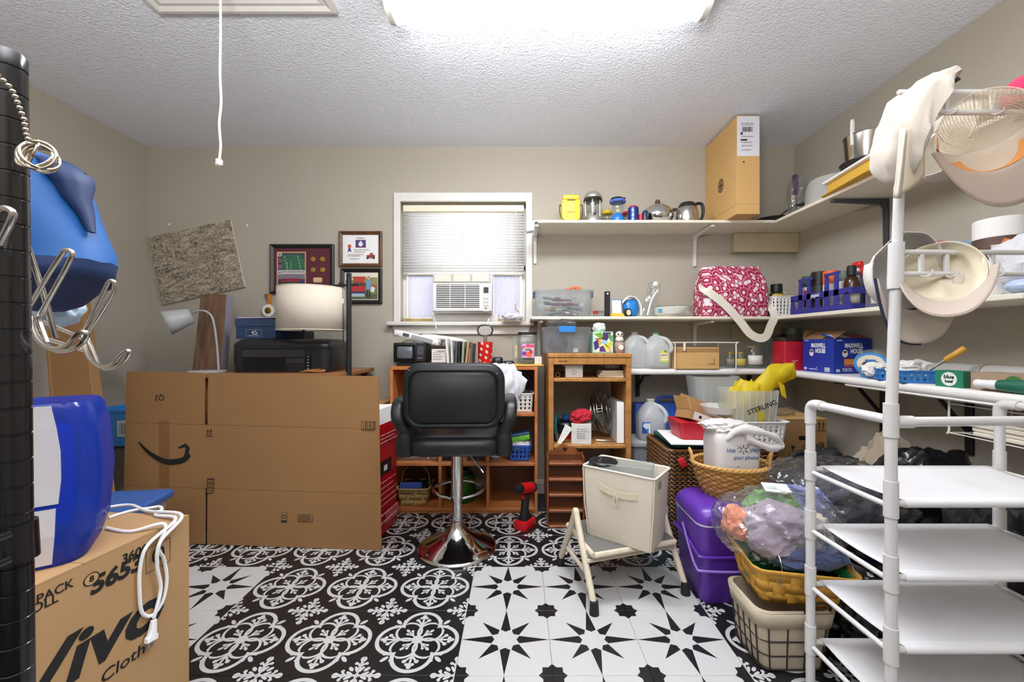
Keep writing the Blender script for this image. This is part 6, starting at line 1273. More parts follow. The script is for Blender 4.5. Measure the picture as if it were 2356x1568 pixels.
B().slab(q[0]+up*zt_, q[1]+up*zt_, q[1]+up*(zt_+.028)+nF*-.085, q[0]+up*(zt_+.028)+nF*-.085, .003).put('front_flap', CB, t, smooth=0)
B().slab(q[3]+up*zt_, q[0]+up*zt_, q[0]+up*(zt_+.045)+ex*.33, q[3]+up*(zt_+.045)+ex*.33, .003).put('left_flap', CI, t, smooth=0)
B().slab(q[2]+up*zt_, q[3]+up*zt_, q[3]+up*(zt_+.05)+V((0, -.02, 0)), q[2]+up*(zt_+.05)+V((0, -.02, 0)), .003).put('back_flap', CI, t, smooth=0)
def coffee(T, w):
    p = Pr(); p.rect(-.055, -.032, .055, .0, '#d98a3c').rect(-.055, -.042, .055, -.036, '#c8402c').rect(-.055, .0, .055, .004, '#7c1420').disc(-.05, .03, .018, '#e8e4e0', .02).disc(-.05, .038, .013, '#5a2a1c', .006); p.put(t, T @ TR(0, -.015, 0), 'print')
    text(t, 'MAXWELL', .033, T @ TR(.005, .056, .001), WHITE, .0012, sx=.74); text(t, 'HOUSE', .033, T @ TR(.022, .026, .001), WHITE, .0012, sx=.74); text(t, '84', .022, T @ TR(-w*.40, -.077, .001), WHITE, .0006); p = Pr(); p.lines(-w*.28, w*.0, [-.07, -.08], .006, '#c8cce0').rect(w*.22, -.086, w*.38, -.062, '#b9bccd'); p.put(t, T, 'small_print')
    text(t, 'KEURIG', .010, T @ TR(-w*.36, .084, .001), WHITE)
coffee(frame((q[3]+q[0])/2+nL*.0004+up*(zb_+hB*.5), -e1, up) , e1.length); coffee(frame((q[0]+q[1])/2+nF*.0004+up*(zb_+hB*.5), ex, up), ex.length)
p = Pr(); p.rect(-.10, -.03, .0, .03, '#c9ccd8').rect(.01, -.03, .10, .03, '#a8433c').rect(-.11, -.034, .11, -.031, '#d8d8e0'); p.put(t, frame((q[0]+q[1])/2+up*(zt_+.0157)+nF*-.042, ex, nF*-1+up*.3), 'flap_print')
# blue baskets, cloth, bottle, chisel, tube, boxes on the right wall shelf
BB = M('blue basket plastic', '#2f78bf', .45)
for nm, px, py, Y, rz, lb in (('a', 2016, 869, 1.88, -8, 'blue perforated basket of white cloth left of the tall hat post'), ('b', 2115, 872, 1.76, -14, 'blue slotted basket beside the green box on the lowest shelf')):
    xq = 1.69; t = thing('blue_basket', lb, 'basket', (xq, Y, ZL), rz=rz+80); perf(.20, .125, .05, nx=7, nz=2, bot=.9, r=.012).put('basket_wall', BB, t, smooth=60, solid=.0025); B().box(-.088, .088, -.054, .054, 0, .003).put('basket_floor', BB, t, smooth=0); B().tube([V((x, y, .05)) for x, y in rrect(.202, .127, .014, 4)], .003, 6, closed=True).put('rim', BB, t)
tag(blob(.17, .10, .07, 61, .2, 2, .25, 4, 4).put('white_cloth', M('white cotton cloth', '#e4e1dc', .95, bump=(160, .4)), loc=(1.69, 1.88, ZL+.0035)), 'white cloth bundled in the blue basket near the coffee box', 'cloth')
tag(blob(.16, .10, .085, 62, .25, 2.2, .3, 4, 4).put('white_rag', M('white cotton cloth', '#e4e1dc', .95), loc=(1.70, 1.765, ZL+.0035)), 'white rag heaped in the slotted blue basket', 'cloth')
qn = P(2062, 802, 1.72); t = thing('oval_label_pack', 'clear plastic pack lying with an oval blue rimmed label facing out', 'package', (1.76, 1.99, ZL+.0006)); T0 = TR(0, 0, .068, 90, 0, -58)
B().lathe([(0, -.10), (.035, -.10), (.055, -.06), (.066, 0.0), (.066, .10), (0, .101)], 28, T=T0).put('pack_body', TOTE, t, smooth=50)
f = TR(0, 0, .068, 90, 0, -58) @ TR(z=.1015); p = Pr(); p.disc(0, 0, .066, '#3a86c8', .052).disc(0, 0, .053, '#d8cdb8', .04).disc(.004, -.006, .036, '#4a4440', .02).rect(-.02, .006, .02, .018, '#3a6fb0'); p.put(t, f, 'oval_label')
t = thing('wood_handle_chisel', 'chisel with a yellow wooden handle propped on the slotted basket', 'chisel', (0, 0, 0)); a_, b_ = P(2140, 850, 1.66), P(2174, 829, 1.64); c_ = P(2222, 800, 1.60)
B().tube([a_, b_], [.004, .006], 8).put('blade', M('worn steel', '#8c857c', .35, .9), t); B().tube([b_, b_.lerp(c_, .08), b_.lerp(c_, .5), b_.lerp(c_, .93), c_], [.007, .0115, .012, .0135, .011], 12).put('handle', WOOD('yellow handle wood', '#c08a2c', '#dba845', (6, 6, 6)), t)
t = thing('rolled_film', 'translucent plastic roll tied with string along the back of the shelf', 'roll', (1.845, 1.66, ZL+.0405)); B().lathe([(.036, -.26), (.040, -.26), (.040, .26), (.036, .26)], 28, T=TR(rx=90)).put('roll_body', FROST, t); B().tube([(.041*math.cos(a), -.06, .041*math.sin(a)) for a in [2*PI*i/24 for i in range(24)]], .0018, 6, closed=True).put('string', M('tan string', '#9b8660', .8), t)
t = thing('green_box', 'green carton with a white round seal on the right lowest shelf', 'box', (0, 0, 0)); GC = M('green card', '#1f7d5c', .5); a_, b_ = V((1.62, 1.575, ZL+.0008)), V((1.635, 1.44, ZL+.0008)); h_ = .06
a_ = P(2152, 886, 1.59); b_ = P(2216, 889, 1.50); a_.z = b_.z = ZL+.0008; d_ = V((.07, .02, 0))
B().rings([[a_, b_, b_+d_, a_+d_], [q+up*h_ for q in (a_, b_, b_+d_, a_+d_)]]).put('box_body', GC, t, smooth=0)
T = frame((a_+b_)/2+up*h_*.5+V((-.0006, -.0006, 0)), b_-a_, up); p = Pr(); p.disc(0, 0, .026, '#e9e9e2', n=24); p.put(t, T, 'round_seal'); text(t, 'blue', .020, T @ TR(0, .008, .0006), M('dark green print', '#143f30', .6), .0006); text(t, 'beef', .015, T @ TR(0, -.009, .0006), MATS['dark green print'], .0006)
a2 = b_+V((.006, -.02, 0)); b2 = a2+V((.02, -.34, 0)); t = thing('kraft_box', 'long grey brown kraft box with a green round logo beside the green box', 'box', (0, 0, 0)); KR = carton_mat('kraft card', '#a58d76')
d_ = V((.10, .0, 0)); B().rings([[a2, b2, b2+d_, a2+d_], [q+up*.062 for q in (a2, b2, b2+d_, a2+d_)]]).put('box_body', KR, t, smooth=0)
T = frame(a2.lerp(b2, .17)+up*.03+V((-.0006, 0, 0)), b2-a2, up); text(t, 'Pacific', .017, T, M('dark green print', '#143f30', .6), .0006); T = frame(a2.lerp(b2, .36)+up*.032+V((-.0006, 0, 0)), b2-a2, up)
p = Pr(); p.disc(0, 0, .025, '#4a7a34').rect(-.026, -.007, .026, .007, '#b8a692').rect(-.014, -.003, .014, .003, '#b0543c'); p.put(t, T, 'round_logo')
qg = P(2322, 868, 1.29); t = thing('green_tool_sleeve', 'dark green sleeved tool with a white ribbed end jutting over the shelf', 'tool', (1.632, 1.385, ZL+.0006)); T0 = TR(0, 0, .024, 90, 0, 10)
B().lathe([(0, -.06), (.014, -.06), (.0155, -.052), (.014, -.045), (.0155, -.038), (.014, -.03), (.016, -.022), (.016, 0), (0, 0)], 18, T=T0).put('ribbed_end', WP, t); B().lathe([(0, 0.0005), (.018, .0005), (.023, .05), (.024, .16), (0, .161)], 18, T=T0).put('sleeve', M('bottle green plastic', '#17604a', .45), t)
# hanging wire rack with boards under the right shelf
t = thing('under_shelf_rack', 'white wire rack hung under the right shelf holding flat boards', 'rack', (0, 0, 0)); x0, x1, y0, y1 = 1.66, 1.90, 1.0, 1.57; zu = .70
for y in (y0, y1, (y0+y1)/2):
    B().tube(bez([(x0, y, ZL0-.002), (x0, y, zu+.01), (x0+.01, y, zu), (x1-.01, y, zu), (x1, y, zu+.01), (x1, y, ZL0-.002)], 3), .0035, 8).put('frame_wire', CWW, t)
for i in range(6): B().tube([(x0+(x1-x0)*i/5, y0, zu), (x0+(x1-x0)*i/5, y1, zu)], .0022, 6).put('wire', CWW, t)
B().tube([(x0, y0, ZL0-.03), (x0, y1, ZL0-.03)], .002, 6).put('wire', CWW, t)
BDM = M('ivory board', '#e4dccd', .5)
for i in range(5):
    ob = B().box(1.672+.006*(i % 2), 1.885, 1.02, 1.50-.012*i+.02*(i % 3), 0, .014, .002).put('ivory_board', BDM, smooth=0); ob.location = (0, 0, zu+.0055+.0155*i); tag(ob, 'flat ivory board stacked in the hanging wire rack, %s' % ('lowest', 'second from the bottom', 'middle one', 'second from the top', 'topmost')[i], 'board', 'ivory boards in the hanging rack')
p = Pr()
for i in range(3): p.poly([(-.04+.035*i, -.004), (-.015+.035*i, -.004), (-.0275+.035*i, .006)], '#a89880')
# ================================================================ ON THE CABINET AND THE BOOKCASE
ZC1 = cz1+.0006
t, w = tote('clear_tote', 'clear tote with a blue latch on top of the oak cabinet', 'tote', sx(1244, 2.5), sx(1357, 2.5), 2.53, .24, .155, ZC1, TOTE)
B().loft([(.10, .012, .004, .125), (.10, .014, .004, .160)], T=TR(0, -.126, 0)).put('latch', M('blue latch plastic', '#2f80cc', .4), t)
tag(blob(.12, .16, .105, 71, .12, 1.6, .1, n=3).put('charcoal_cloth', M('charcoal cloth', '#4a4c56', .9), loc=(sx(1285, 2.5), 2.53, ZC1+.005)), 'dark charcoal cloth packed in the clear tote on the cabinet', 'cloth')
tag(blob(.10, .13, .09, 72, .2, 2, .2, n=3).put('plastic_wrap', FILM, loc=(sx(1332, 2.5), 2.53, ZC1+.005)), 'crumpled clear wrap at the right inside the cabinet top tote', 'bag')
tag(B().lathe([(0, 0), (.016, 0), (.016, .022), (0, .023)], 18).put('white_cap', WP, loc=(sx(1322, 2.5), 2.455, ZC1+.005)), 'small white round cap inside the clear tote on the cabinet', 'lid').name = 'jar_lid'
tag(blob(.18, .16, .05, 73, .3, 2.4, .3).put('clear_bag', FILM, loc=(sx(1290, 2.55), 2.57, ZC1+.156)), 'flattened clear plastic bag lying on the latched tote below the shelf', 'bag')
q = sx(1384, 2.48); t = thing('tissue_box', 'square tissue box with colourful leaf print and a tissue poking out', 'tissue box', (q, 2.50, ZC1)); B().box(-.062, .062, -.06, .06, 0, .128, .002).put('box_body', M('mint card', '#9cc4a8', .5), t, smooth=0)
p = Pr(); p.rect(-.056, -.056, .056, .058, '#dfe6d8').poly([(-.056, .05), (-.01, .058), (.03, .0), (.0, .01)], '#6fa63c').poly([(0, .058), (.05, .058), (.02, .0), (.0, .02)], '#4a2a6a').poly([(-.056, .0), (-.03, .02), (-.02, -.03), (-.05, -.05)], '#3c2a78').poly([(-.03, .02), (-.012, .03), (-.01, -.01), (-.024, -.03)], '#e8a23c').disc(.008, .0, .022, '#9cc6d8', .012).poly([(.0, -.02), (.05, .01), (.056, -.02), (.02, -.05)], '#c9cf3c').poly([(-.02, -.03), (.0, -.02), (.02, -.056), (-.02, -.056)], '#5a2a7a').poly([(.03, .05), (.056, .04), (.056, .0), (.036, .02)], '#5a9a4a').line((-.05, .02), (.01, .024), .004, '#1c1c22').line((.01, -.01), (.05, -.045), .004, '#1c1c22').poly([(.03, -.03), (.05, -.03), (.05, -.056), (.036, -.056)], '#e8b06a')
p.put(t, FRONT(0, -.0604, .065), 'leaf_print'); blob(.07, .06, .055, 74, .3, 2.2, .3, n=3).put('tissue', M('white tissue', '#efedea', .9), t, loc=(-.01, 0, .1275))
q = sx(1424, 2.48); t = thing('owl_figurine', 'small brown and white ceramic owl figurine beside the tissue box', 'figurine', (q, 2.47, ZC1)); OW = M('mottled brown ceramic', '#9a8478', .35, var=(60, .35)); OWW = M('white ceramic', '#e6e0d8', .3)
B().lathe([(0, 0), (.028, 0), (.034, .02), (.034, .045), (.026, .066), (0, .067)], 20).put('figure_body', OW, t, smooth=70); B().lathe([(0, .066), (.022, .068), (.026, .082), (.02, .094), (0, .095)], 20).put('breast', OWW, t, smooth=70); B().ball((0, 0, .11), (.023, .021, .021), 3).put('head', OWW, t)
for s in (-1, 1): B().ball((s*.010, -.0185, .113), (.0055, .003, .0065), 2).put('eye', M('dark glaze', '#2c2420', .2), t)
B().ball((0, -.022, .106), (.003, .003, .005), 1).put('beak', OW, t); B().lathe([(0, -.002), (.013, -.002), (.015, 0), (0, .002)], 18, T=FRONT(.002, -.034, .034)).put('belly_disc', OWW, t)
# upper shelf of the cabinet
ya2 = 2.47; t = thing('white_device_box', 'white plastic box with a round knob on the cabinet upper shelf', 'box', (sx(1319, ya2), ya2, CS1+.0006)); B().box(-.052, .052, -.04, .06, 0, .068, .004, 2).put('box_body', WP, t); B().box(-.066, .054, -.045, .062, .069, .074, .001).put('tray', WP, t, smooth=0); B().box(-.05, .035, -.04, .05, .075, .079, .001).put('card', M('grey card', '#b9b8b4', .6), t, smooth=0); B().tube([(.012*math.cos(a), -.041, .03+.012*math.sin(a)) for a in [2*PI*i/20 for i in range(20)]], .002, 6, closed=True).put('knob_ring', M('grey ring', '#b4b4b4', .4), t)
for i in range(3):
    ob = B().box(-.075+.006*i, .075-.004*i, -.05, .06, 0, .013, .002).put('envelope', M('cream paper stack', '#ddd2b4', .8), rot=(0, 0, R(-6+5*i)), loc=(sx(1404, ya2), ya2+.01, CS1+.0008+.0138*i), smooth=0); tag(ob, 'cream padded envelope in the pile on the cabinet upper shelf, %s' % ('lowest', 'middle', 'top one')[i], 'envelope', 'envelopes on the cabinet shelf')
tag(blob(.12, .08, .05, 75, .2, 2, .2, n=3).put('bubble_wrap', FILM, loc=(sx(1410, ya2), ya2+.02, CS1+.0425)), 'bubble wrap lying on the cream envelopes in the cabinet', 'wrap')
t = thing('key_bunch', 'brass keyring hanging at the left of the cabinet upper shelf', 'keys', (sx(1283, 2.44), 2.43, CS1+.0006)); B().tube([(.012*math.cos(a), 0, .016+.012*math.sin(a)) for a in [2*PI*i/20 for i in range(20)]], .002, 6, closed=True).put('ring', GO, t); blob(.05, .04, .03, 76, .3, 2, .3, n=3).put('dark_tool', BLK, t, loc=(.04, .03, 0))
# middle shelf of the cabinet: cookpot, towel box, fan, white panel
t = thing('black_pot', 'black cooking pot with a blue knob and red base in the cabinet', 'pot', (sx(1303, 2.58), 2.60, CS2+.0006)); B().lathe([(0, 0), (.075, 0), (.08, .01), (.08, .03), (0, .03)], 28).put('red_base', RED, t); B().lathe([(0, .0305), (.08, .0305), (.085, .085), (.082, .088), (0, .088)], 28).put('pot_body', BLK, t); B().lathe([(0, .0885), (.088, .0885), (.08, .10), (0, .11)], 28).put('pot_lid', BLK, t); B().lathe([(0, .110), (.022, .11), (.026, .14), (0, .142)], 18).put('blue_knob', BLU, t)
t = thing('teal_plate', 'teal plate standing on edge against the left side of the cabinet', 'plate', (cx0+.052, 2.50, CS2+.0826)); B().lathe([(0, 0), (.06, .0), (.08, .010), (.081, .013), (.06, .004), (0, .003)], 32, T=TR(rx=90, rz=76)).put('plate_body', M('teal glaze', '#3f8c98', .3), t, smooth=60)
t = thing('small_carton', 'white printed carton holding a red cap on the cabinet shelf', 'carton', (sx(1338, 2.44), 2.455, CS2+.0006), rz=-8); B().box(-.058, .058, -.05, .05, 0, .118, .001).put('box_body', M('white carton print', '#d9d6cf', .6, var=(20, .12)), t, smooth=0); p = Pr(); p.rect(-.03, -.035, .045, .035, '#cfd0ca').lines(-.025, .04, [.022, .01, -.002, -.014, -.026], .004, '#8c8c86'); p.put(t, FRONT(0, -.0504, .062), 'label')
tag(blob(.12, .10, .075, 77, .2, 2, .2, 4, 4).put('red_cap', M('red cloth', '#b31c2c', .85, bump=(120, .3)), loc=(sx(1338, 2.44)+.005, 2.46, CS2+.1192), rot=(0, R(-12), 0)), 'crumpled red cloth cap lying on the white carton in the cabinet', 'cap').name = 'red_cloth'
t = thing('sparkle_sleeve', 'white paper sleeve with black flower print leaning in the cabinet', 'paper', (0, 0, 0)); a_, b_ = P(1281, 1026, 2.42), P(1304, 1012, 2.42); a_.z = CS2+.001
B().slab(P(1279, 1030, 2.42)+V((0, 0, .012)), P(1290, 1026, 2.42)+V((0, 0, .012)), P(1318, 985, 2.44), P(1301, 975, 2.44), .003).put('sleeve_body', M('white print paper', '#e4e2dc', .6, var=(90, .35)), t, smooth=0)
t = thing('desk_fan', 'chrome wire desk fan tilted sideways on the cabinet shelf', 'fan', (sx(1392, 2.55), 2.58, CS2+.0006)); FC = M('fan chrome', '#a9a49c', .22, 1)
Tf = TR(-.005, .02, .155, 90, 0, 62) @ TR(rx=-14); rf = .135
for z, r in ((-.045, .72), (-.03, .93), (-.006, 1), (.012, 1), (.04, .9), (.055, .6), (.062, .3)): B().tube([(rf*r*math.cos(a), rf*r*math.sin(a), z) for a in [2*PI*i/40 for i in range(40)]], .0022, 6, closed=True, T=Tf).put('cage_ring', FC, t)
b = B()
for i in range(44):
    a = 2*PI*i/44; c_, s_ = math.cos(a)*rf, math.sin(a)*rf; b.tube([(c_*k_, s_*k_, z) for k_, z in ((.3, .062), (.6, .055), (.9, .04), (1, .012), (1, -.006), (.93, -.03), (.72, -.045), (.3, -.05))], .0011, 4, T=Tf)
b.put('cage_wire', FC, t, stuff=True)
B().lathe([(0, -.05), (.04, -.05), (.042, -.02), (0, -.018)], 20, T=Tf).put('motor_hub', SIL, t)
for i in range(4):
    a = R(90*i+20); b = B(); b.grid(6, 4, lambda u, v: V(((.03+.09*u)*math.cos(a+(v-.5)*.9), (.03+.09*u)*math.sin(a+(v-.5)*.9), .004+.03*(v-.5)))); b.put('blade', M('grey fan blade', '#8c8b88', .35, .6), t, smooth=60, solid=.002, T=Tf)
B().tube(bez([(.05, -.09, .006), (.09, -.06, .006), (.07, .0, .05), (.045, .03, .12)], 5), .006, 8).put('stand', FC, t); B().tube(bez([(-.07, -.10, .006), (.0, -.11, .006), (.08, -.09, .006), (.09, .0, .006)], 5), .007, 8).put('foot_rail', FC, t); B().tube(bez([(.06, .03, .006), (.055, .045, .06), (.04, .05, .13)], 5), .006, 8).put('stand', FC, t)
t = thing('flat_box', 'white flat box standing upright at the right of the cabinet shelf', 'box', (cx1-.055, 2.56, CS2+.0006)); B().box(-.02, .02, -.14, .14, 0, .245, .003).put('box_body', M('pale grey panel', '#c9c8c4', .5), t, smooth=0); B().box(-.0205, .0205, -.1425, -.1405, .004, .241).put('edge_strip', WHITE, t, smooth=0)
for i in range(5): ob = B().box(-.11+.01*i, .13-.02*(i % 2), -.07, .10, 0, .010, .001).put('paper_stack', M('paper %d' % (i % 3), ('#8c8f98', '#c6c4be', '#6a6d78')[i % 3], .7), loc=(sx(1395, 2.5), 2.52, CS3+.0006+.0105*i), smooth=0); tag(ob, 'magazine in the pile on the lowest cabinet shelf', 'magazine', 'magazines on the lowest cabinet shelf')
# ---- bookcase top
ZB = bz+.0006
t = thing('portable_tv', 'small black portable television with a carrying base on the bookcase', 'television', (sx(950, 2.60), 2.62, ZB)); TVB = M('black tv plastic', '#1b1b1c', .4)
B().box(-.108, .095, -.08, .09, .022, .145, .008, 2).put('tv_case', TVB, t); B().box(-.098, .030, -.0835, -.0795, .034, .132, .003).put('screen_bezel', M('black gloss', '#0f0f10', .2), t, smooth=0); B().loft([(.096, .074, .012, 0), (.09, .068, .012, .003)], 4, T=FRONT(-.034, -.0835, .084)).put('screen', M('grey picture tube', '#5b6068', .12, coat=.6, var=(8, .2)), t)
B().box(.036, .09, -.0835, -.0795, .03, .138, .002).put('control_panel', M('dark charcoal', '#232325', .45), t, smooth=0); B().box(.044, .082, -.0845, -.0835, .07, .125, .001).put('dial_window', M('dial grey', '#4c4c4e', .4, var=(70, .4)), t, smooth=0)
for x in (.052, .068): B().lathe([(0, 0), (.005, 0), (.0045, .006), (0, .006)], 12, T=FRONT(x, -.0836, .05)).put('knob', SIL, t)
B().box(-.09, .08, -.075, .07, 0, .0215, .004).put('stand_base', TVB, t, smooth=0); B().tube(bez([(-.10, -.085, .02), (-.05, -.10, .006), (.03, -.10, .005), (.08, -.085, .015)], 5), .003, 6).put('wire_stand', TVB, t); B().tube(bez([(-.07, -.02, .145), (-.03, -.03, .158), (.03, -.03, .15)], 5), .002, 6).put('handle_wire', TVB, t)
t = thing('wii_console_mat', 'white electronic unit with a grey display panel lying tilted on the television', 'device', (sx(958, 2.60)+.02, 2.62, ZB+.157), rot=(0, R(14), 0)); t.name = 'white_radio'
B().box(-.15, .13, -.085, .09, .0, .034, .006, 2).put('device_body', WP, t); B().box(-.095, -.055, -.0865, -.0845, .008, .028).put('lcd', M('lcd grey green', '#4f5450', .2), t, smooth=0); B().box(-.04, .095, -.0875, -.0845, .005, .03, .003).put('tape_door', M('grey door', '#a0a3a8', .35), t, smooth=0)
for x in (-.125, .112): B().lathe([(0, 0), (.009, 0), (.008, .006), (0, .006)], 14, T=FRONT(x, -.0852, .017)).put('knob', WP, t)
tag(blob(.30, .16, .035, 81, .12, 1.2, .1, 3.5, 4).put('white_papers', M('white paper sheets', '#e9e7e4', .8), loc=(sx(1010, 2.66)+.02, 2.70, ZB+.155), rot=(0, R(7), 0)), 'loose white paper sheets draped behind the white unit on the bookcase', 'paper')
t = thing('white_card_pack', 'white card pack with faint print standing beside the television', 'box', (sx(1011, 2.56), 2.57, ZB)); B().box(-.045, .045, -.03, .03, .022, .105, .001).put('box_body', M('white carton print', '#d9d6cf', .6), t, smooth=0); p = Pr(); p.lines(-.035, .035, [.02, .008, -.006, -.02], .004, '#9a9a96').rect(-.01, .03, .035, .034, '#8c8c8c'); p.put(t, FRONT(0, -.0304, .062), 'print'); B().box(-.05, .05, -.035, .032, 0, .0215, .003).put('black_base', BLK, t, smooth=0)
rnd = random.Random(9)
for i, (px, c, hgt, ti, lb) in enumerate(((1037, '#e4e2de', .17, -4, 'white folder'), (1046, '#d2d0cc', .16, -2, 'grey white folder'), (1054, '#5c5e62', .15, 2, 'charcoal folder'), (1061, '#1f2022', .15, 0, 'black folder'), (1068, '#98a08c', .15, 3, 'sage green folder'), (1076, '#b79a68', .15, 6, 'manila folder'), (1086, '#5a5a52', .14, 4, 'olive folder'), (1082, '#a9764c', .11, 5, 'brown envelope'))):
    Y = 2.62+.01*(i % 3); ob = B().box(-.006, .006, -.10, .11, 0, hgt, .001).put('upright_folder', M('folder '+c, c, .7), loc=(sx(px, Y), Y, ZB+.0007), rot=(0, R(ti), 0), smooth=0); tag(ob, lb+' standing upright in the row on the bookcase', 'folder', 'upright folders on the bookcase')
t = thing('candy_bag_scoop', 'red and white tall printed tumbler with an oval black rimmed tag on top', 'tumbler', (sx(1116, 2.55), 2.56, ZB)); t.name = 'red_tumbler'
B().lathe([(0, 0), (.040, 0), (.043, .006), (.047, .15), (.045, .15), (.040, .01), (0, .009)], 28).put('tumbler_body', M('red white print', '#d42a22', .3, var=(28, .25)), t); RF = PATTERN('red paper print', lambda x, y, z: ((x*130+z*70).op('SINE')*(z*95-x*45).op('SINE')) > .5, '#d3251d', '#f0d8d0', .35)
t.children[0].data.materials[0] = RF
B().tube([(.0, 0, .12), (.002, 0, .19)], .012, 10).put('stem', M('smoke plastic', '#7d7468', .3), t); B().rings([[V((x, -.006, .222+z)) for x, z in rrect(.088, .062, .03, 6)], [V((x, .006, .222+z)) for x, z in rrect(.088, .062, .03, 6)]]).put('oval_tag', M('grey glass print', '#b0aaa4', .2, var=(50, .3)), t, smooth=30); B().tube([V((x, -.002, .222+z)) for x, z in rrect(.09, .064, .031, 7)], .006, 8, closed=True).put('tag_rim', M('dark brown rim', '#332c28', .4), t)
B().tube([(0.01, 0, .25), (.02, .04, .30)], .003, 6).put('white_straw', WP, t)
t = thing('glasses_case', 'black eyeglass cases lying on the bookcase right of the red tumbler', 'case', (sx(1145, 2.55), 2.55, ZB)); B().loft([(.06, .05, .02, 0), (.07, .06, .025, .02), (.066, .055, .025, .045), (.05, .04, .02, .055)], 5).put('case_body', M('black case', '#1c1d20', .3), t, smooth=70)
t = thing('glasses_case', 'flat black pouch between the glasses case and the candy jar', 'case', (sx(1170, 2.57), 2.58, ZB)); B().loft([(.07, .05, .02, 0), (.08, .06, .025, .012), (.06, .045, .02, .030)], 5).put('case_body', M('black case', '#1c1d20', .3), t, smooth=70)
t = thing('candy_jar', 'square glass jar with a black lid and a pink fruit label on the bookcase', 'jar', (sx(1213, 2.55), 2.57, ZB+.0125)); B().loft([(.115, .105, .02, 0), (.122, .112, .024, .01), (.122, .112, .024, .17), (.11, .10, .03, .182)], 5).put('jar_body', GLASS, t); B().loft([(.118, .108, .03, .1825), (.118, .108, .03, .198)], 5).put('jar_lid', BLK, t)
p = Pr(); p.rect(-.032, -.042, .042, .045, '#c9a0cc').disc(.006, .03, .016, '#d8506a').disc(-.018, -.016, .014, '#7a3a9c').disc(.03, .03, .011, '#d84a5a').disc(-.022, .02, .010, '#c8407a').poly([(-.024, .0), (-.02, .02), (.034, .018), (.032, -.004)], '#eeeae6').disc(.01, -.022, .02, '#e0622c', .016).disc(.022, -.006, .012, '#c8402c'); p.put(t, FRONT(0, -.0566, .082), 'label'); text(t, 'KEEN', .018, FRONT(.005, -.0585, .09), INK, .0006)
blob(.10, .09, .03, 82, .1, 2, .1, n=3).put('mixed_candy', M('mixed grey candy', '#8a7f78', .6, var=(90, .5)), t, loc=(0, 0, .006))
t = thing('pen_holder_pack', 'tall narrow clear pack with a printed strip left of the candy jar', 'package', (sx(1187, 2.6), 2.62, ZB)); B().box(-.022, .022, -.02, .02, 0, .185, .004).put('pack_body', TOTE, t); B().box(-.008, .010, -.021, -.0205, .05, .13).put('strip', M('peach strip', '#d9b9a0', .6, var=(80, .4)), t, smooth=0)
t = thing('padded_envelope', 'yellow padded envelope under the candy jar at the right end of bookcase', 'envelope', (sx(1212, 2.53), 2.57, ZB)); B().loft([(.20, .15, .02, 0), (.215, .165, .02, .005), (.20, .15, .02, .0115)], 4).put('envelope_body', M('mustard envelope', '#d9a94a', .7), t)
tag(blob(.13, .09, .05, 83, .25, 2.2, .25).put('white_bag', thin('white bag film', '#e6e6ea', .25), loc=(sx(1178, 2.72), 2.745, WZ0+.001)), 'small wisp of white plastic bag on the right end of the window sill', 'bag')
t = thing('note_pad', 'small cream note pad standing right of the candy jar', 'note pad', (sx(1246, 2.50)-.02, 2.52, ZB)); B().box(-.022, .022, -.012, .012, .012, .06, .001).put('pad_body', M('cream paper', '#e0dac8', .8), t, smooth=0); B().box(-.022, .022, -.013, .012, 0, .0115).put('pad_base', M('black pen', '#232323', .5), t, smooth=0)
# ---- inside the bookcase
za1, za2, za3 = .6126, .3106, .0366
t = thing('white_caddy', 'white perforated caddy of black gear in the right upper cube of bookcase', 'basket', (.03, 2.60, za1)); perf(.14, .17, .115, nx=5, nz=4).put('caddy_wall', WP, t, smooth=60, solid=.003); B().box(-.06, .06, -.072, .072, 0, .004).put('caddy_floor', WP, t, smooth=0); B().tube([V((x, y, .115)) for x, y in rrect(.143, .173, .02, 4)], .004, 6, closed=True).put('rim', WP, t)
t = thing('black_headset', 'black headset and straps piled in the white caddy', 'headset', (.04, 2.61, za1+.0045)); blob(.10, .11, .14, 84, .25, 2, .3, n=3).put('headset_pads', M('black foam', '#131314', .8), t); B().tube(bez([(-.05, 0, .13), (-.03, 0, .19), (.02, .0, .215), (.05, 0, .16), (.045, 0, .12)], 5), .008, 8).put('headband', BLK, t)
tag(B().loft([(.05, .05, .01, 0), (.075, .06, .012, .11)], 4).put('clear_cup', TOTE, loc=(-.035, 2.56, za1+.12), rot=(0, R(-18), 0)), 'square clear plastic cup leaning on the white caddy', 'cup')
t = thing('dark_book_box', 'dark boxes at the back of the right upper cube of bookcase', 'box', (-.06, 2.70, za1)); B().box(-.09, .05, -.05, .06, 0, .22, .002).put('box_body', M('dark navy book', '#23252c', .6), t, smooth=0); B().box(-.088, .048, -.0515, -.0505, .16, .19).put('silver_band', SIL, t, smooth=0)
t = thing('clear_food_box', 'clear food box with teal lid on the left middle shelf of bookcase', 'box', (-.66, 2.60, za2)); B().loft([(.16, .15, .02, 0), (.19, .18, .025, .075)], 4).put('tub', TOTE, t); B().loft([(.2, .19, .025, .0755), (.2, .19, .025, .084), (.12, .12, .02, .088)], 4).put('lid', CLEAR('clear lid', '#d8e4e4', .4), t); B().lathe([(.03, .089), (.05, .089), (.05, .115), (.03, .115)], 20).put('teal_roll', M('teal tape', '#2f8a94', .5), t); B().lathe([(.03, .005), (.052, .005), (.052, .035), (.03, .035)], 20, T=TR(-.01)).put('tape_roll', M('tan tape roll', '#a08a68', .6), t)
tag(blob(.13, .12, .075, 85, .25, 2.2, .3).put('clear_bag', FILM, loc=(-.53, 2.58, za2)), 'clear plastic bag of small parts on the left middle bookcase shelf', 'bag')
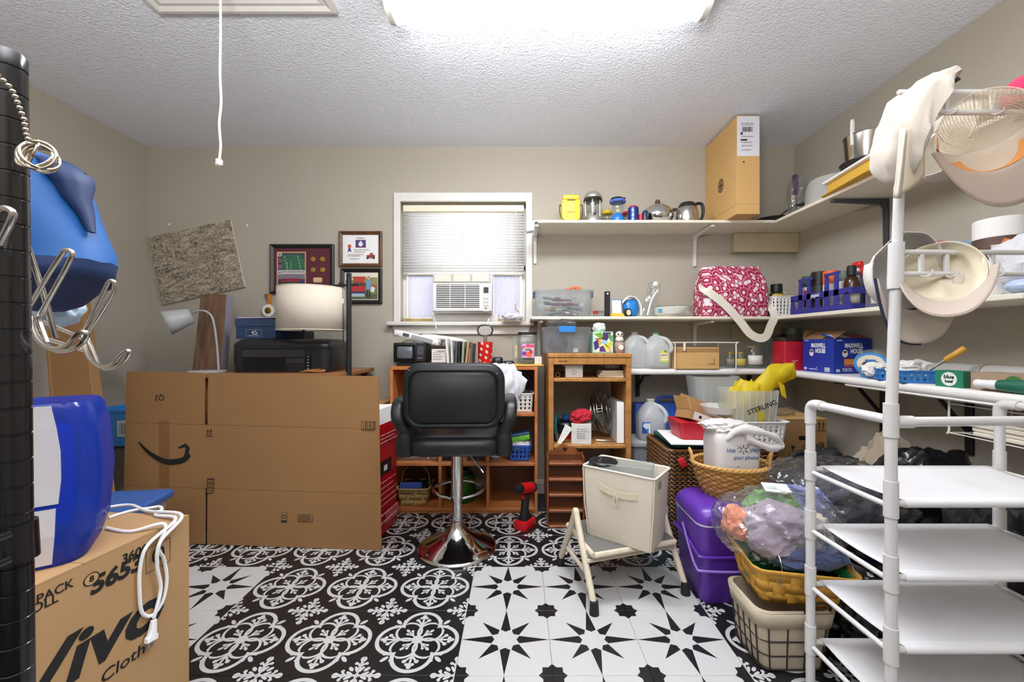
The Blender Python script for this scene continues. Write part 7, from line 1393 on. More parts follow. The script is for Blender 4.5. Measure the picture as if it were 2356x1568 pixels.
for i in range(6):
    ob = B().box(-.0075, .0075, -.07, .07, 0, .135, .001).put('video_case', M('black case plastic', '#17181b', .35), loc=(-.455+.0175*i, 2.60, za2+.0002), smooth=0); tag(ob, 'black video case in the row in the centre cube of bookcase', 'case', 'black video cases in the bookcase')
for i, (x, c, h_) in enumerate(((-.30, '#3b2f2b', .15), (-.268, '#1d1d20', .14), (-.245, '#43454a', .13), (-.222, '#2b2c30', .13))):
    ob = B().box(-.010, .010, -.07, .07, 0, h_, .001).put('dark_book', M('book '+c, c, .6), loc=(x, 2.60, za2+.0002), smooth=0); tag(ob, '%s book right of the chrome column in the centre cube' % ('brown', 'black', 'grey', 'charcoal')[i], 'book', 'dark books in the bookcase')
t = bottle('grey_canister', 'grey plastic canister left of the blue basket in the bookcase', 'canister', P(1139, 0, 2.56).x, 2.58, za2, [(0, 0), (.034, 0), (.037, .012), (.037, .12), (0, .125)], M('grey canister plastic', '#8a8c92', .4)); B().lathe([(.0372, .02), (.0376, .02), (.0376, .024), (.0372, .024)], 20).put('band', WHITE, t)
t = thing('blue_basket', 'small royal blue basket of packets in the right middle cube of bookcase', 'basket', (P(1195, 0, 2.56).x, 2.59, za2)); perf(.145, .14, .10, nx=5, nz=3).put('basket_wall', M('royal blue basket', '#2c5cb8', .4), t, smooth=60, solid=.003); B().box(-.06, .06, -.058, .058, 0, .004).put('basket_floor', M('royal blue basket', '#2c5cb8', .4), t, smooth=0)
tag(blob(.13, .11, .06, 86, .25, 2, .3).put('napkins', M('white tissue', '#efedea', .9), loc=(P(1195, 0, 2.56).x, 2.59, za2+.065)), 'crumpled white napkins in the royal blue basket', 'napkin')
t = thing('green_packet', 'green packet lying on the napkins in the royal blue basket', 'packet', (P(1196, 0, 2.56).x, 2.585, za2+.121), rot=(0, R(-10), 0)); B().box(-.065, .065, -.05, .05, 0, .032, .005, 2).put('packet_body', M('lime packet', '#6fbf3a', .4, var=(20, .3)), t); B().box(-.067, .067, -.052, .052, .033, .046, .003).put('blue_packet', M('navy white packet', '#3a5a8c', .4, var=(14, .4)), t, smooth=0)
# tape basket
t = thing('splint_basket', 'small woven splint basket with a hoop handle full of tapes in the bookcase', 'basket', (-.645, 2.595, za3)); SPL = M('tan splint', '#b0935c', .7, var=(30, .15))
def splint(t, w, d, h, bot, n, m, mat, wid, nm='splint', T=None, flare=0):
    per = rrect(w, d, min(w, d)*.12, 3); pts = [V((x, y, 0)) for x, y in per]; pts.append(pts[0]); Ls = [0]
    for a, c in zip(pts, pts[1:]): Ls.append(Ls[-1]+(c-a).length)
    def at(u):
        s = (u % 1)*Ls[-1]
        for i in range(len(pts)-1):
            if s <= Ls[i+1]+1e-9: return pts[i].lerp(pts[i+1], (s-Ls[i])/max(1e-9, Ls[i+1]-Ls[i]))
        return pts[-1]
    def pos(u, v, o): q = at(u); k_ = bot+(1-bot)*v; r = q.normalized(); return V((q.x*k_+r.x*o, q.y*k_+r.y*o, h*v))
    for j in range(m):
        v0, v1 = (j+.03)/m, (j+.97)/m; b = B(); b.grid(n*4, 1, lambda a, c: pos(a, v0+(v1-v0)*c, .0022*math.sin(PI*n*a+PI*j)), closeu=True); b.put('hoop_'+nm, mat, t, smooth=70, solid=.0018, T=T)
    for i in range(n):
        u = (i+.5)/n; du = wid/Ls[-1]/2; b = B(); b.grid(2, m*4, lambda a, c: pos(u-du+2*du*a, c*.99, .0024*math.sin(PI*m*c+PI*i+PI/2+PI))); b.put(nm, mat, t, smooth=70, solid=.0018, T=T)
    b = B(); b.grid(n*4, 1, lambda a, c: pos(a, 1-.13*c+.02, .005), closeu=True); b.put('rim_band', mat, t, smooth=70, solid=.003, T=T)
    B().rings([[pos(i/40, 0, 0)+V((0, 0, .001)) for i in range(40)], [pos(i/40, 0, -.002)+V((0, 0, .004)) for i in range(40)]]).put('basket_floor', mat, t, smooth=0, T=T)
splint(t, .20, .18, .11, .8, 14, 3, SPL, .026)
B().tube(bez([(-.09, 0, .10), (-.075, 0, .19), (0, 0, .245), (.075, 0, .19), (.09, 0, .10)], 6), .003, 6).put('hoop_handle', SPL, t)
rnd = random.Random(4)
for i in range(10):
    x = -.072+.0165*i; ob = B().box(-.0065, .0065, -.05, .05, 0, .10+.02*rnd.random(), .001).put('cassette', M('tape '+'abc'[i % 3], ('#16171a', '#23242a', '#2c3348')[i % 3], .35), loc=(-.645+x, 2.62, za3+.006), rot=(R(rnd.uniform(-8, 8)), 0, 0), smooth=0); tag(ob, 'dark tape case packed upright in the small splint basket', 'cassette', 'tapes in the splint basket')
t = tag(B().box(-.075, .06, -.008, .008, 0, .045, .001).put('blue_tape_case', M('blue tape case', '#3a4f94', .4), loc=(-.655, 2.545, za3+.09), smooth=0), 'blue tape case lying across the front of the splint basket', 'cassette')
t = bottle('green_jug', 'green translucent drink jug with a black handle in the lower centre cube', 'jug', P(1063, 0, 2.60).x, 2.62, za3, [(0, 0), (.075, 0), (.08, .02), (.08, .15), (.07, .17), (0, .172)], CLEAR('green jug plastic', '#4c8a1e', .6, .6, '#7fc03a', .2), (.05, .1725, .195), BLK); B().tube(bez([(-.05, -.01, .17), (-.04, -.05, .20), (.03, -.05, .20), (.06, -.01, .175)], 5), .006, 8).put('handle', BLK, t)
# ---- red appliance carton between the flattened carton and the bookcase
t = thing('red_tool_carton', 'tall red and white tool carton standing right of the flattened carton', 'carton', (0, 0, 0)); RC = M('red carton print', '#b10d1a', .35)
a_, b_ = G(872, 1238), G(912, 1199); a_.z = b_.z = .001; o_ = V((-.16, -.03, 0)); zr1 = .60
B().rings([[a_, b_, b_+o_, a_+o_], [q+up*zr1 for q in (a_, b_, b_+o_, a_+o_)]]).put('red_body', RC, t, smooth=0)
B().rings([[q+up*(zr1+.0005) for q in (a_, b_, b_+o_, a_+o_)], [q+up*(zr1+.085) for q in (a_, b_, b_+o_, a_+o_)]]).put('white_top', WHITE, t, smooth=0)
T = frame((a_+b_)/2+up*.30+V((.0008, -.0004, 0)), b_-a_, up); p = Pr(); p.rect(-.09, .02, .04, .10, '#1c1416').rect(-.05, .04, -.01, .07, '#d8d8d8').lines(-.10, .11, [-.02, -.05, -.08, -.11, -.14], .006, '#e6b8b8').lines(-.10, .11, [.20, .22, .24], .006, '#e6c8c8').rect(-.05, -.25, .11, -.18, '#c8505c').lines(-.1, .1, [-.19, -.23], .01, '#e8c0c0'); p.put(t, T, 'print')
t = thing('tan_carton', 'plain tan carton behind the red tool carton', 'carton', (0, 0, 0)); q = P(888, 0, 2.66).x; B().box(q-.12, q-.0, 2.60, 2.80, .0, .655, .002).put('carton_body', CARD3, t, smooth=0)
# ---- cordless drill on the floor
g = G(1208, 1216); t = thing('cordless_drill', 'red and black cordless drill standing upright on its battery', 'drill', (g.x, g.y+.03, 0), rz=55)
DR = M('drill red', '#c8141e', .3); B().loft([(.12, .075, .012, .0), (.125, .08, .014, .012), (.12, .075, .014, .040), (.09, .06, .012, .045)], 4).put('battery', DR, t); B().loft([(.075, .055, .012, .0455), (.07, .05, .012, .065)], 4).put('battery_dock', BLK, t)
rs = []
for z, dx, w_, d_ in ((.0655, 0, .06, .042), (.10, -.002, .046, .038), (.15, .006, .044, .038), (.185, .012, .05, .042)): rs.append([V((x+dx, y, z)) for x, y in rrect(w_, d_, .014, 4)])
B().rings(rs).put('grip', M('black rubber grip', '#1d1a1a', .6), t)
Td = TR(.012, 0, .215, 0, -90+12, 0)
B().lathe([(0, -.075), (.026, -.075), (.031, -.06), (.031, .03), (.028, .055), (0, .056)], 22, T=Td).put('motor_housing', DR, t); B().lathe([(0, -.076), (.030, -.076), (.0325, -.066), (.0325, -.05), (0, -.05)], 22, T=Td).put('rear_cap', M('dark grey cap', '#33343a', .4), t); B().lathe([(0, .0565), (.027, .0565), (.026, .075), (.022, .10), (.016, .112), (0, .113)], 22, T=Td).put('chuck', BLK, t); B().box(-.022, -.012, -.008, .008, .16, .185, .002).put('trigger', DR, t)
# ================================================================ HEAP AT THE RIGHT
GT = M('grey tote plastic', '#7f858c', .5)
t = thing('grey_tote', 'grey storage tote with a pale lid behind the dark wicker hamper', 'tote', (.845, 2.58, 0)); t.scale = (1, 1, .89); B().loft([(.26, .19, .03, 0), (.30, .22, .035, .465)], 4).put('tub', GT, t); B().loft([(.33, .24, .04, .4655), (.34, .25, .045, .48), (.34, .25, .045, .495), (.30, .22, .04, .498)], 5).put('lid', M('pale grey lid', '#b4b9bd', .45), t)
zt_ = .4438
tag(blob(.24, .16, .05, 91, .2, 2, .25).put('grey_cloth', M('grey fabric', '#6d6f72', .9, bump=(120, .3)), loc=(.90, 2.58, zt_)), 'folded grey fabric lying on the pale lid of the grey tote', 'cloth')
t, w, h = jug('empty_jug', 'empty gallon jug with a blue label standing on the grey tote', 1497, 2.56, zt_, 66, 92, rz=-8, side=1)
p = Pr(); p.rect(-.028, -.032, .024, .036, '#3a78c0').disc(-.004, .012, .018, '#d8dde8').poly([(-.028, -.032), (.0, -.032), (-.01, .0), (-.028, .01)], '#1f4c94').rect(.010, -.03, .022, .03, '#e4e0dc'); p.put(t, frame((-w*.22, -w*.5-.0012, h*.32), (1, 0, 0), (0, 0, 1)), 'label')
t = thing('blue_case', 'flat blue plastic case with a carry handle standing against the back wall', 'case', (0, 0, 0)); BC = M('blue case plastic', '#2b58b8', .4); x0, x1 = sx(1459, 2.74), sx(1622, 2.74); zc_ = zz(926, 2.74)
B().box(x0, x1, 2.72, 2.80, 0, zc_, .012, 2).put('case_body', BC, t); hx0, hx1 = sx(1513, 2.74), sx(1560, 2.74)
B().tube(bez([(hx0, 2.76, zc_-.005), (hx0+.012, 2.76, zc_+.03), (hx0+.03, 2.76, zc_+.037), (hx1-.03, 2.76, zc_+.037), (hx1-.012, 2.76, zc_+.03), (hx1, 2.76, zc_-.005)], 4), .011, 8).put('handle', BC, t)
# dark wicker hamper
t = thing('wicker_hamper', 'dark brown woven square hamper behind the round wicker basket', 'hamper', (1.055, 2.27, 0)); WK = M('dark brown wicker', '#38230f', .5, var=(60, .6)); WKL = M('light brown wicker', '#7a5228', .5, var=(50, .5)); DKI = M('dark hamper lining', '#23170e', .9)
hw_, hd_, hh_ = .56, .36, .49; B().loft([(hw_-.02, hd_-.02, .03, .004), (hw_-.02, hd_-.02, .03, hh_-.006)]).put('inner_wall', DKI, t, smooth=0)
per = rrect(hw_, hd_, .03, 3); pts = [V((x, y, 0)) for x, y in per]; pts.append(pts[0]); Ls = [0]
for a, c in zip(pts, pts[1:]): Ls.append(Ls[-1]+(c-a).length)
def at(u):
    s = (u % 1)*Ls[-1]
    for i in range(len(pts)-1):
        if s <= Ls[i+1]+1e-9: return pts[i].lerp(pts[i+1], (s-Ls[i])/max(1e-9, Ls[i+1]-Ls[i]))
    return pts[-1]
base = []
for j in range(2):
    ring = []
    for i in range(320):
        q = at(i/320); r = V((q.x, q.y, 0)).normalized(); ring.append(q+r*(.004*math.sin(2*PI*64*i/320+PI*j))+V((0, 0, .0032*math.sin(2*PI*64*i/320+PI*j+.8))))
    base.append(B().tube(ring, .0058, 5, closed=True).put('woven_strand', WK if j else WKL, t, smooth=70)); 
for k_ in range(2, 45):
    o = base[k_ % 2].copy(); COL.objects.link(o); o.location = (0, 0, .010+k_*.0108)
for j in range(2): base[j].location = (0, 0, .010+j*.0108)
B().tube([at(i/60)+V((0, 0, hh_)) for i in range(60)], .009, 6, closed=True).put('rim', WKL, t)
zh = hh_+.0095
tag(B().box(-.22, .20, -.16, .16, 0, .022, .006, 2).put('teal_cloth', M('teal folded cloth', '#24615f', .85, bump=(120, .3)), loc=(1.03, 2.27, zh)), 'teal folded cloth lying on top of the dark wicker hamper', 'cloth')
B_ = tag(B().slab((-.24, -.20, .004), (.06, -.205, .0), (.10, .13, .0), (-.2, .13, .004), .004).put('white_papers', WHITE, loc=(1.02, 2.27, zh+.0275), smooth=0), 'white papers on the teal cloth sticking out to the left', 'paper'); 
t = tag(B().box(-.018, .018, -.006, .006, -.02, .03, .004, 2).put('red_tag', M('red fabric tag', '#c41f24', .6), loc=(sx(1572, 2.07), 2.074, .43), rot=(0, R(-25), 0)), 'small red tag hanging on the front of the dark hamper', 'tag')
t = thing('red_bin', 'red angular plastic bin on the papers over the dark hamper', 'bin', (.97, 2.24, zh+.0330)); rs = []
B().loft([(.20, .16, .02, 0), (.24, .19, .02, .09)], 2).put('bin_wall', RED, t, smooth=20); text(t, 'coca', .022, FRONT(.06, -.0925, .065), M('pale red print', '#e08a8a', .5))
t = thing('open_carton', 'small open cardboard box tilted in the red bin', 'carton', (.985, 2.25, zh+.105), rot=(R(-6), R(20), R(8))); B().box(-.09, .09, -.07, .07, 0, .05).put('carton_body', CARD, t, smooth=0); B().slab((-.09, -.07, .05), (-.09, .07, .05), (-.13, .07, .11), (-.13, -.07, .11), .003).put('flap', CARD3, t, smooth=0); B().slab((.09, .07, .05), (.09, -.07, .05), (.16, -.07, .10), (.16, .07, .10), .003).put('flap', CARD, t, smooth=0); B().slab((-.09, .07, .05), (.09, .07, .05), (.08, .085, .14), (-.08, .085, .14), .003).put('flap', CARD, t, smooth=0)
p = Pr(); p.rect(-.07, -.02, .07, .02, '#d6d2cc').disc(-.03, 0, .009, '#1c1c1c').rect(.02, -.012, .06, .004, '#8c8880'); p.put(t, FRONT(0, -.0704, .025), 'label')
t = thing('clear_tub', 'round translucent tub resting on the open cardboard box', 'tub', (1.09, 2.20, zh+.168)); B().lathe([(0, 0), (.075, 0), (.095, .035), (.10, .038), (.09, .036), (.07, .004), (0, .003)], 36).put('tub_body', FROST, t, smooth=60)
# white laundry basket, clear bin, yellow bag
t = thing('laundry_basket', 'white perforated laundry basket behind the round wicker basket', 'basket', (1.235, 2.19, zh+.001)); lb = t
perf(.285, .25, .135, nx=9, nz=5, bot=.88, r=.03).put('basket_wall', WP, t, smooth=60, solid=.003); B().box(-.122, .122, -.105, .105, 0, .004).put('basket_floor', WP, t, smooth=0); B().loft([(.29, .255, .03, .133), (.305, .27, .035, .138), (.305, .27, .035, .143), (.285, .25, .03, .143), (.28, .245, .03, .133)], 4, cap0=False, cap1=False).put('rim', WP, t)
t = thing('clear_bin', 'tall clear plastic bin with a yellow bag inside the laundry basket', 'bin', (1.235, 2.205, zh+.0056)); CB_ = CLEAR('ribbed clear plastic', '#f2f4f2', .34, .8, rough=.15)
B().loft([(.20, .17, .02, 0), (.245, .21, .02, .29), (.24, .205, .018, .29), (.194, .164, .018, .004)], 4).put('bin_wall', CB_, t, smooth=50)
for i in range(7): B().tube([(-.09+.03*i, -.0855, .004), (-.108+.036*i, -.1055, .285)], .003, 6).put('rib', CB_, t)
t = thing('tilted_clear_bin', 'ribbed clear plastic bin lid tipped behind the yellow bag', 'bin', (1.19, 2.46, zh+.0), rot=(0, R(0), 0)); t.location = (1.20, 2.52, .0)
B().box(-.10, .14, -.09, .09, 0, .60, .003).put('lower_carton', CARD, t, smooth=0); B().loft([(.20, .16, .03, .601), (.28, .2, .05, .84), (.275, .195, .05, .84), (.194, .154, .03, .606)], 4).put('bin_wall', CB_, t, smooth=50)
for i in range(5): B().box(-.09+.04*i, -.076+.04*i, -.093, -.088, .64, .82, .003).put('rib', CB_, t)
YB_ = thin('yellow bag film', '#ecd62a', .45)
t = thing('yellow_bag', 'yellow plastic shopping bag with black print stuffed in the clear bin', 'bag', (1.235, 2.20, zh+.0115))
blob(.20, .165, .31, 93, .18, 2, .25).put('bag_body', YB_, t); b = B()
path = bez([(.02, -.02, .24), (.09, -.03, .32), (.16, -.03, .36), (.24, -.02, .395)], 6); rs = []
for i, q in enumerate(path):
    f_ = i/(len(path)-1); w_ = .085-.045*f_; rs.append([q+V((0, math.cos(a)*w_*.5, math.sin(a)*w_*(1+.25*math.sin(3*a+i*.4))))+V((.008*math.sin(2*a+i), 0, 0)) for a in [2*PI*k/14 for k in range(14)]])
B().rings(rs).put('bag_handle', YB_, t, smooth=70)
B().slab((.13, -.06, .33), (.16, -.065, .31), (.175, -.06, .24), (.15, -.06, .255), .004).put('bag_tail', YB_, t, smooth=0)
text(t, 'STERLING', .036, frame((.02, -.1075, .20), (1, 0, .38), (0, 0, 1)), INK, .0006)
# moving box by the corner
t = thing('moving_box', 'brown moving box with a handle hole and care marks by the right wall', 'carton', (0, 0, 0)); x0, x1, yb_ = sx(1772, 2.34), sx(1903, 2.34), 2.34; hz = zz(965, 2.34)
B().box(x0, x1, yb_, yb_+.36, 0, hz, .002).put('carton_body', CARD, t, smooth=0); B().box(x0-.002, x1+.002, yb_-.002, yb_+.36, hz-.0, hz+.006, .001).put('top_flap', CARD3, t, smooth=0)
B().loft([(.075, .024, .011, 0), (.075, .024, .011, .0006)], 5, T=FRONT(x0+.20, yb_-.0008, hz-.105)).put('hole_shade_plate', M('painted hollow shade', '#1b0f08', .9), t, smooth=0)  # flat dark plate; the shade inside the hole is put into its colour
p = Pr()
for x in (-.014, .010): p.rect(x, -.02, x+.006, .014, '#3a2a18').poly([(x-.006, .008), (x+.012, .008), (x+.003, .024)], '#3a2a18')
p.rect(-.024, -.03, .024, -.026, '#3a2a18'); p.put(t, FRONT(x1-.035, yb_-.0008, hz-.035), 'arrow_mark')
p = Pr(); p.disc(0, 0, .019, '#3a2a18').disc(0, 0, .014, '#96714a').rect(-.003, -.01, .012, .006, '#3a2a18').lines(-.03, .03, [-.032], .004, '#3a2a18'); p.put(t, FRONT(x1-.035, yb_-.0008, hz-.145), 'round_mark')
p = Pr(); p.poly([(-.012, .016), (.012, .016), (.006, -.004), (.002, -.006), (.002, -.018), (.01, -.022), (-.01, -.022), (-.002, -.018), (-.002, -.006), (-.006, -.004)], '#3a2a18').strip([(.05, -.02), (.055, 0), (.06, .02)], .005, '#3a2a18').lines(.075, .11, [.006, -.01], .004, '#3a2a18'); p.put(t, FRONT(x0+.13, yb_-.0008, hz-.165), 'print')
tag(blob(.16, .14, .055, 94, .25, 2.4, .3).put('bubble_wrap', FILM, loc=(x0+.12, yb_+.12, hz+.0065)), 'crumpled clear bubble wrap on top of the moving box', 'wrap')
# round wicker basket with a shopping bag
zw = .3836; t = thing('wicker_basket', 'round tan wicker basket with rim handles standing on the purple pail', 'basket', (.935, 1.80, zw)); WT = M('tan wicker', '#b0803e', .5, var=(60, .3)); WT2 = M('pale wicker', '#c79a58', .5, var=(60, .3))
def oval(th, v, o=0): rx_ = .105+.052*v**.8+o; ry_ = .09+.04*v**.8+o; return V((rx_*math.cos(th), ry_*math.sin(th), .005+.125*v))
nr = 13
for j in range(nr):
    v = j/(nr-1); ring = [oval(2*PI*i/120, v, .003*math.sin(2*PI*20*i/120+PI*j)) for i in range(120)]; B().tube(ring, .0053, 5, closed=True).put('woven_strand', WT if j % 3 else WT2, t, smooth=70)
for i in range(40): B().tube([oval(2*PI*(i+.5)/40, v_) for v_ in (0, .35, .7, 1.02)], .003, 5).put('stake', WT, t)
B().rings([[oval(2*PI*i/40, 0)*1 for i in range(40)], [oval(2*PI*i/40, 0)+V((0, 0, .004)) for i in range(40)]]).put('basket_floor', WT, t, smooth=0)
for k_ in range(3):
    ring = [oval(2*PI*i/90, 1.04, .004*math.cos(2*PI*i/90*15+k_*2.1))+V((0, 0, .005*math.sin(2*PI*i/90*15+k_*2.1))) for i in range(90)]; B().tube(ring, .0055, 5, closed=True).put('braided_rim', WT2, t, smooth=70)
for th, lb in ((R(165), 1), (R(-20), 1)):
    for k_ in range(2):
        a_, b_ = oval(th-.22, 1.03), oval(th+.22, 1.03); mid = oval(th, 1.05, .008)
        B().tube(bez([a_, a_.lerp(mid, .4)+V((0, 0, .028+.008*k_)), mid+V((0, 0, .045+.006*k_)), b_.lerp(mid, .4)+V((0, 0, .028+.008*k_)), b_], 5), .006, 6).put('rim_handle', WT2, t)
WB = thin('white shopping bag film', '#e9e5e3', .3)
t = thing('shopping_bag', 'white supermarket shopping bag with blue print standing in the wicker basket', 'bag', (.935, 1.79, zw+.010)); rs = []
for z, w_, d_, dx in ((0, .16, .13, 0), (.02, .175, .15, 0), (.08, .185, .16, .0), (.16, .19, .16, .0), (.22, .19, .16, 0), (.25, .18, .145, -.005), (.27, .15, .12, -.012), (.29, .10, .09, -.02), (.30, .05, .05, -.03)):
    rs.append([V((x+dx+.005*noise.noise(V((x*22, z*16, 2))), y+.006*noise.noise(V((x*18, z*22, y*12))), z+.006*noise.noise(V((x*14, y*14, z*9))))) for x, y in rrect(w_, d_, .035, 6)])
B().rings(rs).put('bag_body', WB, t, smooth=60)
path = bez([(-.06, -.06, .245), (-.01, -.08, .285), (.06, -.085, .285), (.13, -.08, .262), (.17, -.075, .235), (.17, -.075, .215), (.12, -.085, .215), (.06, -.085, .235), (.02, -.08, .25)], 6); rs = []
for i, q in enumerate(path): rs.append([q+V((.002*math.sin(i), math.cos(a)*.018, math.sin(a)*(.021-.007*math.sin(PI*i/len(path)))*(1+.3*math.sin(2*a+i*.5)))) for a in [2*PI*k/12 for k in range(12)]])
B().rings(rs).put('bag_handle', WB, t, smooth=70)
blob(.16, .12, .05, 96, .3, 2.2, .35).put('bunched_top', WB, t, loc=(-.035, .0, .265))
BP = M('faded blue print', '#4a6a9c', .6); p = Pr()
for i in range(6):
    a = PI/2+i*PI/3; p.line((.007*math.cos(a), .007*math.sin(a)), (.020*math.cos(a), .020*math.sin(a)), .004, '#4a4a5c')
p.strip([(.026*math.cos(a), .026*math.sin(a)) for a in [R(-40+8*i) for i in range(11)]], .0025, '#8a93a8').strip([(.026*math.cos(a), .026*math.sin(a)) for a in [R(140+8*i) for i in range(11)]], .0025, '#8a93a8')
Tb = FRONT(.01, -.0845, .205) ; p.put(t, Tb, 'spark_mark'); text(t, 'use', .028, Tb @ TR(-.052, -.002, .001, 0, 0, -6), BP, .0003); text(t, 'pay', .028, Tb @ TR(.05, .0, .001, 0, 0, -8), BP, .0003); text(t, 'your phone', .022, FRONT(.02, -.0865, .172), BP, .0003); p = Pr(); p.disc(.02, 0, .010, '#3a5a94', .007).lines(-.07, .0, [.0], .008, '#6a7f9c').disc(-.03, .03, .004, '#8a93a8'); p.put(t, FRONT(.015, -.0865, .105), 'print')
# wire basket with liner, yellow splint basket on top
t = thing('wire_basket', 'black wire basket with a stained cream fabric liner on the floor', 'basket', (.885, 1.385, 0)); bw, bd, bh = .25, .20, .225; t.scale = (1, 1, .88); LIN = M('stained cream liner', '#b5a892', .9, bump=(160, .3), var=(7, .15)); BW = M('rusty black wire', '#2b2320', .6)
rs = []
for z, k_ in ((.006, .80), (.02, .84), (.12, .92), (.19, .965), (.215, .985)): rs.append([V((x*k_+.004*noise.noise(V((x*25, y*25, z*20))), y*k_+.004*noise.noise(V((x*22, y*25, z*20+5))), z)) for x, y in rrect(bw, bd, .04, 5)])
rs += [[V((x*1.04, y*1.03, .222+.004*noise.noise(V((x*30, y*30, 1))))) for x, y in rrect(bw, bd, .04, 5)], [V((x*.95, y*.95, .226)) for x, y in rrect(bw, bd, .04, 5)], [V((x*.78, y*.78, .012)) for x, y in rrect(bw, bd, .04, 5)]]
B().rings(rs).put('liner', LIN, t, smooth=60)
rs = [[V((x*k_, y*k_, z)) for x, y in rrect(bw, bd, .042, 5)] for z, k_ in ((.165, 1.0), (.19, 1.03), (.222, 1.065))]; B().rings(rs, cap0=False, cap1=False).put('liner_cuff', LIN, t, smooth=60, solid=.002)
def wp(x, y, z): k_ = .83+.155*z/.215; return V((x*k_*1.015, y*k_*1.015, z))
for z in (.006, .058, .112, .165): B().tube([wp(x, y, z) for x, y in rrect(bw, bd, .042, 4)], .0024, 6, closed=True).put('wire', BW, t)
for sgn in (-1, 1):
    for i in range(4): x = -bw*.38+bw*.76*i/3; B().tube([wp(x, sgn*bd/2, z) for z in (.006, .09, .168)], .0024, 6).put('wire', BW, t)
    for i in range(5): y = -bd*.38+bd*.76*i/4; B().tube([wp(sgn*bw/2, y, z) for z in (.006, .09, .168)], .0024, 6).put('wire', BW, t)
B().tube(bez([(.02, -.10, .222), (.03, -.105, .25), (.07, -.105, .262), (.10, -.10, .245), (.105, -.09, .222)], 5), .004, 8).put('wire_handle', BW, t)
YS = M('yellow splint', '#cf9b3a', .6, var=(14, .2)); t = thing('yellow_splint_basket', 'yellow woven splint basket lined with green tissue on the wire basket', 'basket', (.925, 1.415, .20), rot=(R(5), R(4), R(-4)))
splint(t, .325, .23, .125, .74, 18, 3, YS, .046); GS = M('green tissue', '#2f9a5e', .7)
rs = [[V((x*k_+.004*noise.noise(V((x*30, y*30, z*40))), y*k_, z+.006*noise.noise(V((x*20, y*20, 3))))) for x, y in rrect(.31, .215, .04, 6)] for z, k_ in ((.03, .84), (.07, .91), (.10, .955), (.115, .97))]; B().rings(rs, cap0=True, cap1=False).put('tissue_liner', GS, t, smooth=60, solid=.0015)
for x in (-.10, .12): B().tube(bez([(x, -.120, .10), (x+.006, -.125, .085), (x+.014, -.12, .092), (x+.012, -.11, .15), (x+.01, -.06, .19)], 5), .0016, 6).put('wire_loop', CW, t)
tag(blob(.09, .06, .05, 101, .2, 2, .2, n=3).put('black_print_cloth', PATTERN('leopard print', lambda x, y, z: ((x*160).op('SINE')*(z*190).op('SINE')) > .2, '#1c1b1b', '#d8d4cc', .8), loc=(.86, 1.40, .29)), 'black and white patterned cloth in the yellow splint basket', 'cloth')
tag(blob(.15, .12, .09, 102, .2, 2, .3).put('black_plastic_bag', M('black bag film', '#131315', .25), loc=(.985, 1.44, .285)), 'small bunched black plastic bag at right in the splint basket', 'bag')
# clear bags of clothes
def towel(nm, label, c, w, d, h, loc, seed, rot=(0, 0, 0), mat=None): return tag(blob(w, d, h, seed, .2, 1.5, .26, 2.3, 5).put(nm, mat or M('terry '+c, c, .95, bump=(180, .5), sheen=.3), loc=loc, rot=[R(a) for a in rot]), label, 'cloth')
zb2 = .325
towel('lavender_towel', 'crumpled lavender grey towel at the front of the clear bag', '#a394a2', .24, .17, .16, (.895, 1.40, zb2), 111, (0, 8, 12))
towel('coral_cloth', 'coral orange cloth at the left end of the clear clothes bag', '#e08a68', .10, .11, .10, (.775, 1.46, zb2+.03), 112, (0, 20, 0))
towel('green_cloth', 'pale green cloth folded at the back of the clear clothes bag', '#6f9a5c', .17, .12, .14, (.93, 1.50, zb2+.035), 113)
towel('cream_cloth', 'cream cloth at the right of the clear clothes bag', '#ddd3c0', .14, .15, .12, (1.03, 1.46, zb2-.01), 114)
towel('blue_cloth', 'slate blue cloth at the bottom front of the clear clothes bag', '#55648c', .24, .10, .075, (.96, 1.36, zb2-.02), 115)
t = tag(blob(.40, .27, .215, 116, .10, 1.6, .18, 3, 5).put('clothes_bag', FILM, loc=(.92, 1.445, zb2-.022)), 'clear plastic bag packed with folded towels on the yellow splint basket', 'bag')
tag(B().slab((-.05, -.015, 0), (.04, -.025, -.006), (.045, .02, .012), (-.04, .03, .016), .003).put('white_card_tag', WHITE, loc=(.935, 1.47, zb2+.193), smooth=0), 'white card lying on the clear clothes bag', 'card')
towel('navy_cloth', 'dark navy clothing inside the large clear bag behind the rack', '#2f3242', .26, .20, .19, (1.36, 1.70, .30), 117)
towel('periwinkle_cloth', 'periwinkle blue cloth in the left end of the second clear bag', '#7c86c8', .18, .16, .15, (1.16, 1.66, .306), 118)
t = tag(blob(.54, .34, .27, 119, .10, 1.7, .2, 3, 5).put('clothes_bag', FILM, loc=(1.29, 1.68, .288)), 'large glossy clear plastic bag of dark clothes behind the shoe rack', 'bag')
# black bags and cushions
BG = M('black bag film', '#131315', .25); BF = M('black nylon fabric', '#1a1b1d', .75, bump=(60, .3))
def heap(nm, label, w, d, h, loc, seed, mat, n=5, ridge=.3, cat='bag'): return tag(blob(w, d, h, seed, .16, 1.8, ridge, 3.4, n).put(nm, mat, loc=loc), label, cat)
heap('black_trash_bag', 'black trash bag on the floor under the large clear bag', .46, .30, .29, (1.30, 1.68, .0), 121, BG)
heap('black_backpack', 'black nylon backpack slumped in front of the moving box',   .34, .26, .47, (1.56, 2.12, .0), 122, BF)
t = thing('black_strap', 'black webbing loop rising from the black backpack', 'strap', (0, 0, 0)); B().tube(bez([(sx(1795, 2.1), 2.05, .40), (sx(1800, 2.1), 2.03, .475), (sx(1822, 2.1), 2.03, .50), (sx(1845, 2.1), 2.03, .47), (sx(1850, 2.1), 2.04, .40)], 6), .012, 8).put('strap_body', BF, t)
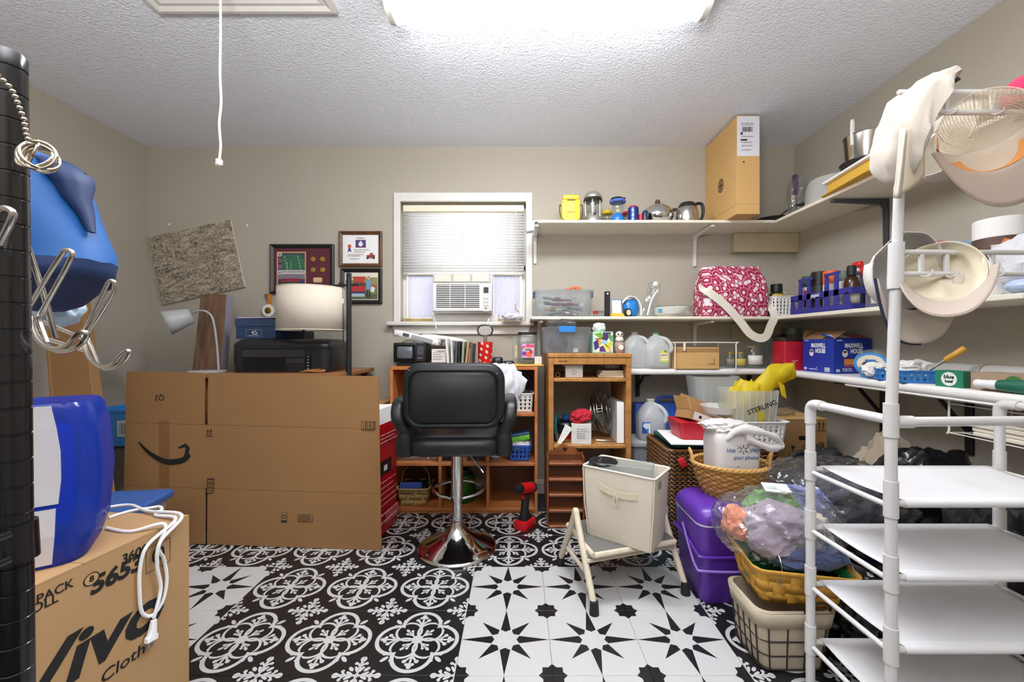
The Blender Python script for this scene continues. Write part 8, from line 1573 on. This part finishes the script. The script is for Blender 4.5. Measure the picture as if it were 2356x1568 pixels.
t = thing('toothbrush_pack', 'black and blue packaged card lying on the black backpack', 'package', (1.60, 2.02, .45), rot=(0, R(-8), R(12))); B().box(-.09, .08, -.03, .03, 0, .016, .003).put('pack_body', M('black blue print', '#1d2430', .35, var=(30, .5)), t, smooth=0); B().box(.0, .05, -.031, -.03, .002, .014).put('label', M('label #dfe6ee', '#dfe6ee', .5), t, smooth=0); B().box(.085, .15, -.012, .012, .002, .014, .002).put('white_tab', WP, t, smooth=0)
t = heap('black_bag', 'big black plastic bag against the right wall behind the shoe rack', .38, .26, .60, (1.70, 1.70, 0), 123, BG, 5, .12)
heap('dark_grey_bag', 'charcoal fabric bag sagging behind the shoe rack shelves', .30, .2, .46, (1.68, 1.44, 0), 127, BF)
heap('beige_cushion', 'beige folded cushion propped by the right wall', .24, .2, .58, (1.79, 1.98, 0), 124, M('beige cushion cloth', '#a99b88', .95, bump=(80, .3)), 4, .2, 'cushion')
heap('glossy_black_bag', 'glossy black bag beside the yellow splint basket under the rack', .20, .20, .28, (1.13, 1.36, .0), 125, BG)
t = thing('blue_crate', 'blue plastic bin on the floor under the shoe rack shelves', 'bin', (1.32, 1.39, 0)); B().loft([(.20, .20, .03, 0), (.24, .24, .03, .155), (.23, .23, .028, .155), (.19, .19, .028, .006)], 4).put('bin_wall', M('blue bin plastic', '#1d5296', .4), t)
tag(blob(.15, .14, .10, 126, .2, 2, .25, n=4).put('tan_plush', M('tan plush', '#9a8468', .95, bump=(90, .8)), loc=(1.30, 1.38, .0065)), 'tan fluffy cloth stuffed in the blue floor bin', 'cloth')
t = thing('orange_basket', 'orange wicker basket at the right edge behind the shoe rack', 'basket', (1.70, 1.10, 0)); rs = []
for k_ in range(14):
    v = k_/13; r = .11+.05*v; ring = [V((r*math.cos(2*PI*i/60)+.003*math.cos(2*PI*i/60*10+PI*k_), r*math.sin(2*PI*i/60), .012+.30*v)) for i in range(60)]; B().tube(ring, .0125, 5, closed=True).put('woven_strand', M('orange wicker', '#c0803a', .6, var=(30, .25)), t, smooth=70)
B().lathe([(0, .002), (.105, .002), (.105, .012), (0, .012)], 24).put('basket_floor', M('orange wicker', '#c0803a', .6), t)
t = thing('white_bin_liner', 'pale blue storage box behind the purple pail on the floor', 'box', (.70, 2.12, 0)); B().box(-.05, .06, -.07, .07, 0, .22, .006).put('box_body', M('pale teal plastic', '#8fb0b8', .4), t)
